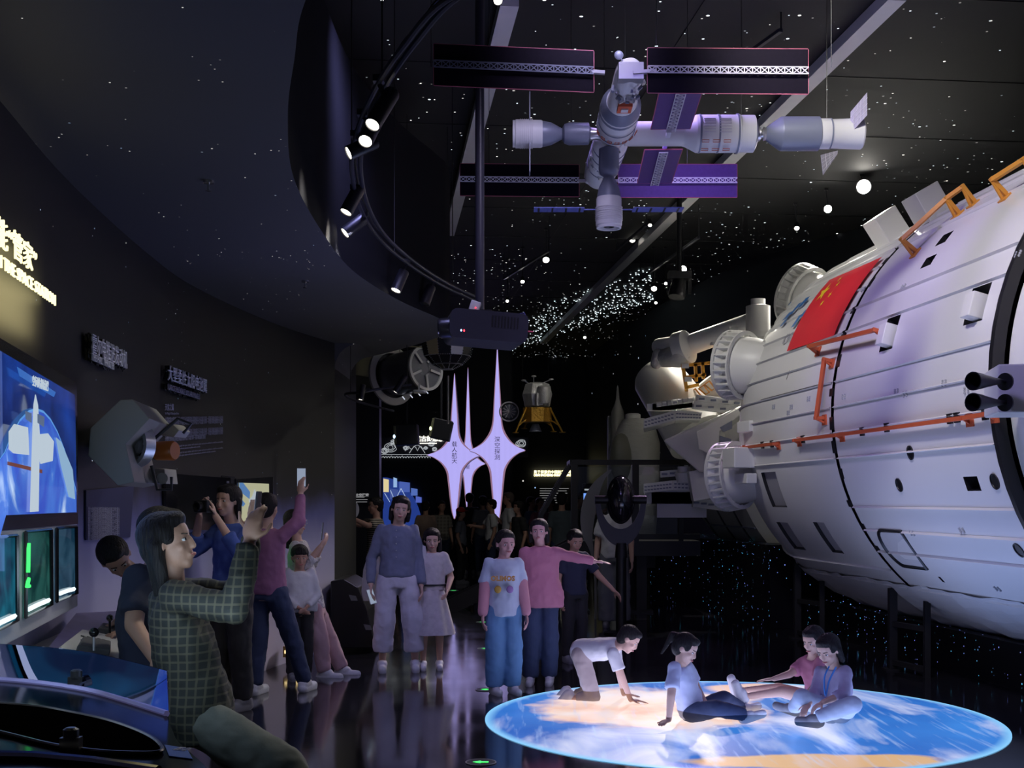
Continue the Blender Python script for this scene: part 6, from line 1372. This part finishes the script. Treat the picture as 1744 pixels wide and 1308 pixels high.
    if bottom:
        mb = MB()
        if legs in ('trousers', 'shorts'):
            loftE(mb, [(G['pel']-ax1*.30, .085*h, .068*h, ax1), (G['pel'], .094*h, .070*h, ax1), (G['pel']+ax1*.28, .084*h, .064*h, ax1)], hside)
            for k in 'LR':
                hpj, kn, an = [G[q+k] for q in ('hp', 'kn', 'an')]; mb.cap(hpj, kn, .058*h, .047*h*legw)
                if legs == 'trousers': mb.cyl(kn, kn.lerp(an, 1.0-hem), .046*h*legw, .036*h*legw**1.6)
            organic(mb, 'trousers' if legs == 'trousers' else 'shorts', bottom, root, cv, 4, .024*h/1.6)
        else:
            kc = (G['knL']+G['knR'])/2; dn2 = kc-G['pel']; rs = []
            for t, r in ((-.35, .072), (0, .095), (.4, .12), (.8, .145), (1.12, .165)):
                c = G['pel']+dn2*t; rs.append([c+hside*(r*h*(1+.05*sin(9*2*pi*j/54)))*cos(2*pi*j/54)+ZUP.cross(hside).normalized()*(r*h*.85*(1+.05*sin(9*2*pi*j/54)))*sin(2*pi*j/54) for j in range(54)])
            mb.rings(rs); mb.build('skirt', bottom, root, smooth=60)
    if shoes:
        for k in 'LR':
            an = G['an'+k]; fd = V(footdir.get(k, footdir.get('B', tuple(fdir)))); u = ZUP.copy()
            if k not in footdir: fd.z = 0
            fd.normalize()
            if k in footdir: kn = G['kn'+k]; u = (kn-an); u = (u-fd*u.dot(fd)).normalized()
            mb = MB(); b_ = an-u*.030*h; mb.cap(b_-fd*.022*h, b_+fd*.095*h, .027*h, .022*h, 12, 4); mb.cap(an-u*.01*h-fd*.012*h, an-u*.012*h+fd*.03*h, .030*h, .026*h, 12, 4)
            mb.cap(b_-fd*.012*h-u*.010*h, b_+fd*.092*h-u*.010*h, .025*h, .022*h, 12, 4)
            organic(mb, 'shoe', shoes, root, .008 if vox < .009 else .012, 2)
    return root, G, tp, RH, hp
def FL(px, py): d = CAMZ*FPX/(py-HY); return V(((px-CX)/FPX*d, d, 0))
def phone(c, d_up, nrm, label, group=None, s=1.0, col=None):
    d_up = V(d_up).normalized(); nrm = V(nrm); nrm = (nrm-d_up*nrm.dot(d_up)).normalized(); x = d_up.cross(nrm)
    e = empty('smartphone', V(c), label, 'phone', group); R = Matrix((x, d_up, nrm)).transposed(); mb = MB(); mb.box(c, (.074*s, .155*s, .009), R); mb.build('phone_case', col or mat('phone_grey', (.12, .12, .14), .25), e, smooth=0, bevel=.003)
    mb = MB(); mb.box(V(c)+nrm*.005, (.066*s, .143*s, .001), R); mb.build('phone_screen', emis('phone_glow', (.5, .6, .8), .5), e, smooth=0); return e
wht = cloth('cotton_white', (.62, .62, .64)); nav = cloth('cotton_navy', (.025, .03, .06)); blk = cloth('cotton_black', (.02, .02, .022)); jean = cloth('denim_blue', (.06, .13, .30)); djean = cloth('denim_dark', (.03, .045, .10))
grey = cloth('cotton_grey', (.17, .18, .22)); sho = mat('shoe_white', (.62, .62, .64), .6, bump=.2); shg = mat('shoe_grey', (.18, .18, .2), .6)
# 1 plaid woman
plaid = pattern('plaid_flannel', (.014, .016, .014), (.07, .064, .04), 10.0, 10.0, .86, .86)
r1 = person('woman with long black hair in dark plaid overshirt raising a phone in both hands', P(345, 1553, 4.7), 1.62, rz=RAD(80),
    W=dict(pel=(338, 1215, 4.7), chest=(312, 1095, 4.7), neck=(290, 1000, 4.7), head=(290, 925, 4.68), shL=(312, 1010, 4.84), shR=(298, 1014, 4.54), elL=(402, 1012, 4.92), elR=(398, 1040, 4.46), wrL=(428, 915, 4.74), wrR=(424, 926, 4.56), hpL=(350, 1225, 4.78), hpR=(345, 1230, 4.60), knL=(470, 1330, 4.82), knR=(488, 1318, 4.5), anL=(440, 1522, 4.85), anR=(500, 1522, 4.45)),
    face=(.92, -.10, .22), hs=.142, hair='long', top=plaid, sleeve='long', bottom=cloth('trousers_sage', (.11, .115, .10)), legw=1.15, shoes=sho, vox=.006, top_lo=-.35, topw=1.12, belly=1.1, skin=m_skin, handdir=dict(L=((.2, 0, 1), (.2, -1, 0), -1), R=((.2, 0, 1), (.2, 1, 0), -1)), curl=.6)
phone(P(438, 872, 4.66), (.1, 0, 1), (-1, 0, 0), 'grey smartphone held up in both hands of the woman in plaid')
# 2 man in navy tee behind her
person('person in a navy t-shirt standing close behind the plaid woman, face hidden', P(274, 1475, 5.4), 1.66, rz=RAD(120), W=dict(pel=(262, 1170, 5.4), chest=(252, 1050, 5.4), neck=(262, 965, 5.4), head=(282, 912, 5.42), shL=(282, 975, 5.55), shR=(236, 985, 5.3), elR=(228, 1065, 5.2), wrR=(262, 1120, 5.05), elL=(300, 1070, 5.7), wrL=(320, 1110, 5.6), hpL=(275, 1180, 5.5), hpR=(258, 1180, 5.3), knL=(285, 1330, 5.5), knR=(275, 1330, 5.3), anL=(285, 1450, 5.5), anR=(275, 1450, 5.3)), face=(.8, .5, 0), hair='short', top=nav, bottom=blk, shoes=shg, feat=False, skin=m_skin, top_lo=-.3, topw=1.1)
# 3 leaning boy at the desk
person('boy with short black hair leaning over the desk at the left', V((P(262, 900, 6.3).x, 6.3, 0)), 1.32, rz=RAD(60), W=dict(head=(198, 952, 6.15), neck=(224, 972, 6.2), chest=(252, 1000, 6.25), pel=(300, 1080, 6.3), shL=(238, 985, 6.38), shR=(226, 992, 6.05), elR=(222, 1045, 6.0), wrR=(198, 1060, 6.02), elL=(225, 1040, 6.4), wrL=(206, 1075, 5.85), hpL=(302, 1090, 6.38), hpR=(298, 1090, 6.22), knL=(300, 1210, 6.4), knR=(298, 1210, 6.2), anL=(298, 1348, 6.4), anR=(296, 1365, 6.2)), face=(.45, -.55, -.62), up=(-.3, -.4, .8), hs=.155, hair='short', top=nav, bottom=djean, shoes=shg, skin=m_skin, handdir=dict(R=((-.7, -.2, -.35), (0, 0, -1)), L=((-.8, -.3, -.3), (0, 0, -1))), curl=.4, topw=.9, feat=True)
# 4 photographer
g4, G4, _, _, _ = person('visitor in a blue shirt pressing a black camera to the face behind the plaid woman', V((P(395, 900, 9.2).x, 9.2, 0)), 1.66, rz=RAD(-30), J=dict(elL=(.13, -.10, .70), wrL=(.045, -.15, .86), elR=(-.14, -.09, .70), wrR=(-.05, -.15, .86), head=(0, -.03, .925)), hair='bob', face=(-.45, -.85, 0), top=cloth('shirt_blue', (.06, .11, .38)), sleeve='three', bottom=blk, shoes=shg, legw=1.1, handdir=dict(L=((-.25, -.1, .9), (-.9, -.2, 0)), R=((.2, -.1, .9), (.9, -.2, 0))))
c = (G4['wrL']+G4['wrR'])/2+V((-.02, -.05, .07)); e = empty('camera_body', c, 'black camera held at the eye of the visitor in blue', 'camera'); e.name = 'photo_camera'; mb = MB(); mb.box(c, (.13, .06, .09), Matrix.Rotation(RAD(-30), 3, 'Z')); mb.build('camera_case', m_black, e, smooth=0, bevel=.008); mb = MB(); mb.lathe([(0, .035), (.07, .035), (.07, .028), (.04, .02)], c, (-.45, -.85, 0), 20); mb.build('camera_lens', m_black, e)
# 5 visitor with raised mauve arm
g5, G5, _, _, _ = person('visitor with a mauve long sleeve raising one arm, dark jeans and white sneakers', V((P(455, 900, 9.9).x, 9.9, 0)), 1.60, rz=RAD(160), J=dict(elR=(-.15, -.05, .86), wrR=(-.12, -.12, .99), anR=(-.12, -.16, .05), knR=(-.08, -.10, .28)), hair='short', face=(.3, .9, 0), top=cloth('sweat_mauve', (.30, .12, .22)), sleeve='long', bottom=djean, shoes=sho, feat=False, handdir=dict(R=((0, 0, 1), (.3, 1, 0))), footdir={}, curl=.5)
c = G5['wrR']+V((0, .03, .14)); phone(c, (0, 0, 1), (.2, -1, 0), 'small smartphone raised by the visitor with the mauve sleeve')
# 6 long haired woman in white blouse
g6, G6, _, _, _ = person('woman with long straight black hair, white lace blouse and pale pink trousers holding a phone', FL(560, 1150), 1.55, rz=RAD(75), W=dict(head=(504, 890, 11.0), neck=(506, 922, 11.0), chest=(512, 965, 11.0), pel=(530, 1030, 11.0), shL=(514, 930, 11.14), shR=(504, 932, 10.85), elR=(520, 965, 10.8), wrR=(545, 932, 10.8), elL=(530, 962, 11.2), wrL=(548, 930, 11.1), hpL=(535, 1035, 11.08), hpR=(532, 1038, 10.93), knL=(560, 1090, 11.1), knR=(545, 1090, 10.9), anL=(582, 1138, 11.1), anR=(552, 1143, 10.9)), face=(.95, -.25, .02), hair='long', top=mat('lace_white', (.55, .53, .53), .9, bump=.9, bscale=45), sleeve='three', bottom=cloth('trousers_pink', (.46, .30, .32)), legw=1.05, shoes=sho, handdir=dict(L=((.5, -.3, .7), (-.6, -.4, .2)), R=((.5, .3, .7), (-.6, .3, .2))))
phone(P(549, 905, 10.95), (.1, 0, 1), (-.9, -.1, 0), 'pale smartphone held in front of the woman with long straight hair')
mb = MB(); hp6 = g6; 
# glasses
c = G6['head']; e = [None]; mb = MB(); fd = V((.95, -.25, .02)).normalized(); rt = fd.cross(ZUP).normalized()
for s in (-1, 1): mb.tube([c+fd*.088+rt*s*.032+rt*.022*cos(t)+ZUP*.018*sin(t)+ZUP*.004 for t in [2*pi*i/14 for i in range(14)]], .0018, 4, close=True)
mb.bar(c+fd*.088+rt*.054, c+rt*.078, .003); mb.build('glasses', m_silver, g6)
# 7 child in white top
person('small child in a loose white top and dark trousers, hands held in front', FL(510, 1158), 1.17, rz=RAD(20), J=dict(wrL=(.04, -.12, .55), elL=(.13, -.02, .62), wrR=(-.03, -.12, .54), elR=(-.13, -.02, .62), head=(0, -.02, .90), neck=(0, .0, .80)), face=(.3, -.9, -.15), hs=.172, hair='fringe', top=wht, sleeve='long', bottom=blk, shoes=shg, topw=1.15, belly=1.15, skin=m_skin)
# 8 smiling woman
g8, G8, _, _, hp8 = person('smiling woman in a blue-grey buttoned shirt and wide white cropped trousers', FL(677, 1143), 1.60, rz=RAD(8), J=dict(head=(.015, -.045, .912), neck=(.0, -.02, .825), hpL=(.058, 0, .51), hpR=(-.058, 0, .51), knL=(.085, -.01, .28), knR=(-.075, -.01, .28), anL=(.10, .015, .05), anR=(-.085, .015, .05), wrR=(-.15, -.05, .49), elR=(-.145, .02, .63)), face=(.12, -.95, -.08), up=(.12, 0, 1), hair='bob', top=cloth('shirt_bluegrey', (.16, .18, .26)), sleeve='long', bottom=cloth('trousers_white', (.58, .56, .62)), legw=1.3, hem=.28, shoes=sho, top_lo=.0, topw=1.05, vox=.007)
mb = MB(); q = G8['chest']+V((0, -.125, 0)); o_ = [mb.ell(q+V((.0, -.005+.012*abs(i-1)*0, .12-.06*i)), (.006, .004, .006), n=6, m=4) for i in range(5)]; mb.build('shirt_buttons', m_silver, g8)
phone(G8['wrR']+V((.01, -.05, -.10)), (.3, -.1, -.9), (.6, -.8, 0), 'silver smartphone held low in the hand of the smiling woman', s=.9, col=mat('phone_silver', (.4, .42, .45), .3))
def bag(c, w_, h_, label, m, strap_to, cat='bag', group=None):
    e = empty('tote_bag', V(c), label, cat, group); mb = MB(); c = V(c)
    loftE(mb, [(c-V((0, 0, h_/2)), w_*.42, .035, ZUP), (c-V((0, 0, h_*.3)), w_*.5, .05, ZUP), (c+V((0, 0, h_*.2)), w_*.42, .04, ZUP), (c+V((0, 0, h_/2)), w_*.25, .02, ZUP)], V((1, 0, 0))); mb.build('bag_body', m, e, smooth=60)
    mb = MB(); t = V(strap_to); mb.tube(catmull([c+V((-w_*.15, 0, h_*.48)), c.lerp(t, .6)+V((-.02, -.02, 0)), t, c.lerp(t, .6)+V((.02, .05, 0)), c+V((w_*.15, .02, h_*.48))], 5), .009, 6); mb.build('bag_strap', m, e); return e
tote = cloth('canvas_white', (.50, .49, .52))
bag(P(637, 985, 11.75), .24, .42, 'white canvas tote bag hanging behind the arm of the smiling woman', tote, G8['shR']+V((0, .02, .05)))
bag(P(719, 958, 11.35), .12, .30, 'white canvas bag between the smiling woman and the girl in a dress', tote, G8['shL']+V((0, .0, .05)))
# 9 girl in dress
drs = mat('dress_pale', (.50, .46, .47), .85, var=.25, vscale=22, bump=.3, bscale=10)
g9, G9, _, _, _ = person('girl in a pale short-sleeved dress with a thin belt, beside the smiling woman', FL(735, 1140), 1.30, rz=RAD(12), J=dict(head=(0, -.02, .905), neck=(0, 0, .82), wrL=(.10, -.08, .56), elL=(.14, .02, .64)), face=(.1, -.95, -.15), hs=.158, hair='long', top=drs, legs='dress', bottom=drs, shoes=sho, top_lo=.1, vox=.007)
mb = MB(); loftE(mb, [(G9['pel']+V((0, 0, .075)), .105*1.3, .082*1.3, ZUP), (G9['pel']+V((0, 0, .09)), .105*1.3, .082*1.3, ZUP)], (G9['shL']-G9['shR']).normalized(), 28); mb.build('belt', m_black, g9)
# 10 boy in jeans
g10, G10, t10, _, _ = person('boy in a white printed t-shirt with pink sleeves and pale blue jeans', FL(858, 1182), 1.32, rz=RAD(10), J=dict(head=(.01, -.015, .905), neck=(0, 0, .82)), face=(.35, -.9, -.1), hs=.16, hair='short', top=cloth('tee_ice', (.50, .56, .68)), sleeve='short', bottom=cloth('denim_pale', (.12, .26, .46)), legw=1.25, shoes=sho, top_lo=-.3, vox=.007, skin=mat('skin_pinkish', (.55, .30, .28), .5))
c = G10['chest']+V((0, -.125, -.02)); text_mesh('shirt_print', 'OLIMOS', .052, mat('print_orange', (.55, .28, .08), .6), g10, c+V((-.10, -.022, -.02)), (1, 0, 0), (0, 0, 1), .012, bold=.003)
for dx, cl in ((-.045, (.5, .3, .05)), (.05, (.35, .2, .45))): mb = MB(); mb.ell(c+V((dx, -.002, -.09)), (.028, .012, .03)); mb.build('shirt_badge', mat('badge_%d' % int(dx*1000+100), cl, .6), g10)
for s, k in ((1, 'L'), (-1, 'R')): mb = MB(); mb.cap(G10['sh'+k].lerp(G10['el'+k], .55), G10['el'+k].lerp(G10['wr'+k], .9), .040*1.32, .033*1.32); organic(mb, 'sleeve', cloth('sleeve_pink', (.55, .25, .30)), g10, .011)
# 11 pink woman
person('woman in a loose pink top stretching one arm sideways, blue jeans', FL(920, 1166), 1.40, rz=RAD(5), J=dict(elL=(.20, -.02, .76), wrL=(.32, -.04, .735), wrR=(-.12, -.06, .52), head=(-.01, -.02, .915)), face=(-.1, -.95, 0), hair='bob', hs=.145, top=cloth('top_pink', (.46, .17, .24)), sleeve='long', bottom=djean, legw=1.2, shoes=sho, topw=1.2, belly=1.2, top_lo=-.35, vox=.007, skin=mat('skin_pinkish'), handdir=dict(L=((1, 0, -.05), (0, 0, -1))), curl=.2)
# 12 navy child beside her
person('child in dark navy reaching one bare arm down beside the woman in pink', FL(978, 1128), 1.28, rz=RAD(25), J=dict(elL=(.19, -.03, .64), wrL=(.29, -.08, .53), head=(0, -.02, .9)), face=(.3, -.9, -.3), hs=.158, hair='short', top=nav, bottom=blk, shoes=shg, skin=m_skin)
# 13 crawling child
person('child in a white t-shirt crawling on hands and knees on the glowing floor', FL(1000, 1195), 1.22, rz=RAD(80), W=dict(pel=(992, 1108, 9.7), chest=(1030, 1105, 9.6), neck=(1052, 1098, 9.55), head=(1072, 1090, 9.5), shL=(1048, 1108, 9.68), shR=(1044, 1112, 9.42), elL=(1056, 1150, 9.7), elR=(1058, 1150, 9.42), wrL=(1062, 1182, 9.72), wrR=(1074, 1192, 9.45), hpL=(990, 1115, 9.77), hpR=(988, 1115, 9.62), knL=(1006, 1180, 9.8), knR=(1010, 1186, 9.6), anL=(968, 1184, 9.85), anR=(972, 1190, 9.65)), face=(.75, -.25, -.55), up=(.5, 0, .8), hs=.165, hair='short', top=wht, bottom=cloth('shorts_sand', (.40, .33, .31)), legs='trousers', hem=.3, shoes=sho, topw=1.05, handdir=dict(L=((1, -.1, -.1), (0, 0, -1)), R=((1, -.1, -.1), (0, 0, -1))), footdir=dict(L=(-.6, 0, -.7), R=(-.6, 0, -.7)), curl=.15, vox=.007, top_lo=-.2)
# 14 sitting girl with ponytail
person('girl with a ponytail in pale blue t-shirt sitting on the glowing floor', V((P(1180, 900, 8.75).x, 8.75, 0)), 1.24, rz=RAD(60), W=dict(pel=(1178, 1205, 8.75), chest=(1163, 1160, 8.7), neck=(1160, 1131, 8.65), head=(1169, 1106, 8.6), shL=(1172, 1138, 8.78), shR=(1148, 1138, 8.55), elR=(1143, 1185, 8.45), wrR=(1139, 1226, 8.42), elL=(1186, 1170, 8.8), wrL=(1200, 1195, 8.7), hpL=(1184, 1212, 8.84), hpR=(1180, 1214, 8.66), knL=(1232, 1190, 8.85), knR=(1222, 1206, 8.5), anL=(1262, 1206, 8.95), anR=(1268, 1218, 8.55)), face=(.8, -.45, -.4), up=(.3, 0, .9), hs=.165, hair='pony', top=cloth('tee_paleblue', (.48, .52, .68)), bottom=djean, legs='trousers', shoes=sho, footdir=dict(L=(.75, -.2, .3), R=(.75, -.3, .3)), handdir=dict(R=((-.5, -.8, -.05), (0, 0, -1)), L=((.8, -.3, -.3), (0, 0, -1))), curl=.2, vox=.0065, skin=m_skin2)
# 15 front child cross-legged
r15 = person('child in lavender shirt with blue lanyard sitting cross-legged on the glowing floor', V((P(1412, 900, 8.55).x, 8.55, 0)), 1.26, rz=RAD(-50), W=dict(pel=(1424, 1208, 8.6), chest=(1424, 1168, 8.6), neck=(1420, 1135, 8.57), head=(1410, 1108, 8.5), shL=(1440, 1144, 8.5), shR=(1398, 1144, 8.68), elL=(1438, 1182, 8.38), wrL=(1402, 1196, 8.3), elR=(1388, 1180, 8.6), wrR=(1378, 1198, 8.42), hpL=(1432, 1214, 8.52), hpR=(1414, 1214, 8.62), knL=(1452, 1200, 8.22), knR=(1366, 1188, 8.45), anL=(1392, 1222, 8.25), anR=(1352, 1206, 8.6)), face=(-.65, -.6, -.4), up=(-.2, -.1, .9), hs=.165, hair='bob', top=cloth('shirt_lavender', (.40, .36, .50)), sleeve='three', bottom=cloth('trousers_mist', (.38, .44, .54)), shoes=shg, footdir=dict(L=(-.8, -.1, .1), R=(-.7, .2, .2)), handdir=dict(L=((-.6, -.2, -.3), (0, 0, -1)), R=((-.4, -.5, -.3), (0, 0, -1))), curl=.5, vox=.0065)
mb = MB(); mb.tube(catmull([P(1412, 1135, 8.47), P(1404, 1155, 8.42), P(1406, 1185, 8.38), P(1412, 1160, 8.42), P(1424, 1136, 8.45)], 5), .006, 6); o = mb.build('lanyard', mat('lanyard_blue', (.05, .25, .65), .5), r15[0])
# 16 rear child in pink
person('child in pink sitting behind the one in lavender, arm and legs stretched to the left', V((P(1390, 900, 9.1).x, 9.1, 0)), 1.22, rz=RAD(-60), W=dict(pel=(1398, 1185, 9.15), chest=(1388, 1148, 9.1), neck=(1384, 1120, 9.05), head=(1384, 1092, 9.0), shL=(1398, 1128, 8.97), shR=(1372, 1128, 9.18), elR=(1345, 1148, 9.1), wrR=(1318, 1156, 9.0), elL=(1392, 1165, 8.9), wrL=(1375, 1180, 8.85), hpL=(1398, 1194, 9.05), hpR=(1392, 1192, 9.22), knL=(1330, 1178, 8.95), knR=(1325, 1172, 9.2), anL=(1270, 1186, 8.98), anR=(1262, 1176, 9.2)), face=(-.7, -.6, -.3), hs=.165, hair='short', top=cloth('top_pink'), bottom=None, shoes=sho, skin=m_skin2, footdir=dict(L=(-.3, -.1, .9), R=(-.3, -.1, .9)), handdir=dict(R=((-1, -.1, -.1), (0, 0, -1))), curl=.15)
# 17 person behind the globe
g17, G17, _, _, _ = person('person in wide grey trousers standing behind the globe stand', FL(1046, 1068), 1.66, rz=RAD(-10), hair='short', top=wht, sleeve='short', bottom=cloth('trousers_grey', (.16, .17, .18)), legw=1.4, shoes=shg, feat=False, vox=.011)
bag(V((P(1034, 900, 15.3).x, 15.25, .98)), .2, .3, 'pink shoulder bag beside the person in wide grey trousers', cloth('bag_pink', (.5, .22, .25)), G17['shR'])
# ---- background visitors ----
strp = pattern('stripe_knit', (.04, .035, .03), (.50, .44, .34), 0, 12, 0, .55)
BG = [(640, 16.0, 1.58, -70, strp, djean, 'short', 'visitor in a black and cream striped t-shirt stretching an arm to the left', dict(elR=(-.15, -.10, .77), wrR=(-.12, -.24, .83), elL=(.14, -.10, .77), wrL=(.10, -.24, .84))),
      (676, 22.80, 1.60, -75, blk, blk, 'short', 'visitor in black half hidden behind the smiling woman, lit orange face to the left', {}),
      (725, 23.28, 1.52, 170, cloth('top_peach', (.46, .33, .26)), blk, 'short', 'visitor in a peach top between the smiling woman and the signs', {}),
      (752, 23.76, 1.52, 20, pattern('camo_grey', (.16, .15, .12), (.28, .26, .22), 5, 5, .6, .6), djean, 'short', 'visitor in a mottled olive grey shirt under the left star sign', {}),
      (785, 22.80, 1.40, 80, grey, blk, 'cap', 'child wearing a bright red cap and grey t-shirt', {}),
      (800, 25.80, 1.68, 170, blk, blk, 'short', 'dark haired visitor in black standing behind the red cap', {}),
      (822, 25.20, 1.62, 200, grey, djean, 'short', 'visitor in grey between the red cap and the white t-shirt', {}),
      (837, 23.04, 1.55, -80, wht, djean, 'short', 'visitor in a white t-shirt facing left under the tall star sign', dict(elR=(-.14, -.08, .66), wrR=(-.12, -.2, .68))),
      (866, 23.28, 1.68, -80, wht, djean, 'grey', 'tall visitor in a white t-shirt with a black cross-body strap', dict(elR=(-.14, -.06, .66), wrR=(-.08, -.16, .76))),
      (883, 21.36, 1.52, -60, blk, blk, 'bob', 'visitor in a black t-shirt right in front of the tall one with the strap', {}),
      (905, 24.48, 1.60, 60, cloth('shirt_steel', (.12, .17, .28)), djean, 'short', 'visitor in a steel blue shirt left of the stair rail', {}),
      (920, 23.76, 1.58, 30, cloth('shirt_wine', (.24, .08, .12)), blk, 'brown', 'brown haired visitor in wine red left of the stair rail', {}),
      (938, 24.72, 1.56, -40, grey, blk, 'short', 'visitor in grey behind the sloping stair rail', {}),
      (957, 19.8, 1.66, 170, cloth('shirt_slate', (.07, .09, .10)), djean, 'short', 'visitor in slate seen from behind through the stair railing', {}),
      (985, 23.0, 1.66, 80, blk, blk, 'short', 'visitor far behind the glass railing pointing toward the small screen', dict(elL=(.14, -.10, .76), wrL=(.1, -.25, .80)))]
hbrown = mat('hair_brown', (.07, .03, .02), .4); hgrey = mat('hair_greying', (.14, .10, .08), .5)
for px, d, h, rz, tm, bm, hr, lb, J in BG:
    loc = V((P(px, 850, d).x, d, 0)); cap_ = hr == 'cap'
    g, G, _, RH, hp_ = person(lb, loc, h, rz=RAD(rz), J=J, hair='bob' if hr == 'bob' else 'short', haircol=hbrown if hr == 'brown' else hgrey if hr == 'grey' else None, top=tm, sleeve='short', bottom=bm, shoes=shg, vox=.011, feat=abs(rz) < 100, hs=.14, group=None, skin=m_skin)
    if cap_:
        mb = MB(); HH = .14*h; mb.ell(hp_(0, .08, .25), [.42*HH, .46*HH, .32*HH], RH, 16, 10); mb.ell(hp_(0, -.48, .2), [.27*HH, .28*HH, .04*HH], RH, 14, 6); mb.build('cap', mat('cap_red', (.62, .03, .03), .6), g)
    if 'cross-body' in lb: mb = MB(); mb.tube([G['shR']+V((.0, -.02, .05)), G['chest']+V((.02, -.13, 0)), G['pel']+V((.14, -.06, .08))], .012, 6); mb.build('bag_strap', m_black, g)
# round white fan held by the striped visitor
c = P(597, 868, 15.75); e = empty('hand_fan', c, 'round white hand fan in front of the visitor in stripes', 'fan'); mb = MB(); mb.ell(c, (.11, .012, .13)); mb.build('fan_blade', wht, e); mb = MB(); mb.cyl(c-V((0, 0, .1)), c+V((.06, 0, -.24)), .008, n=8); mb.build('fan_handle', m_white, e)
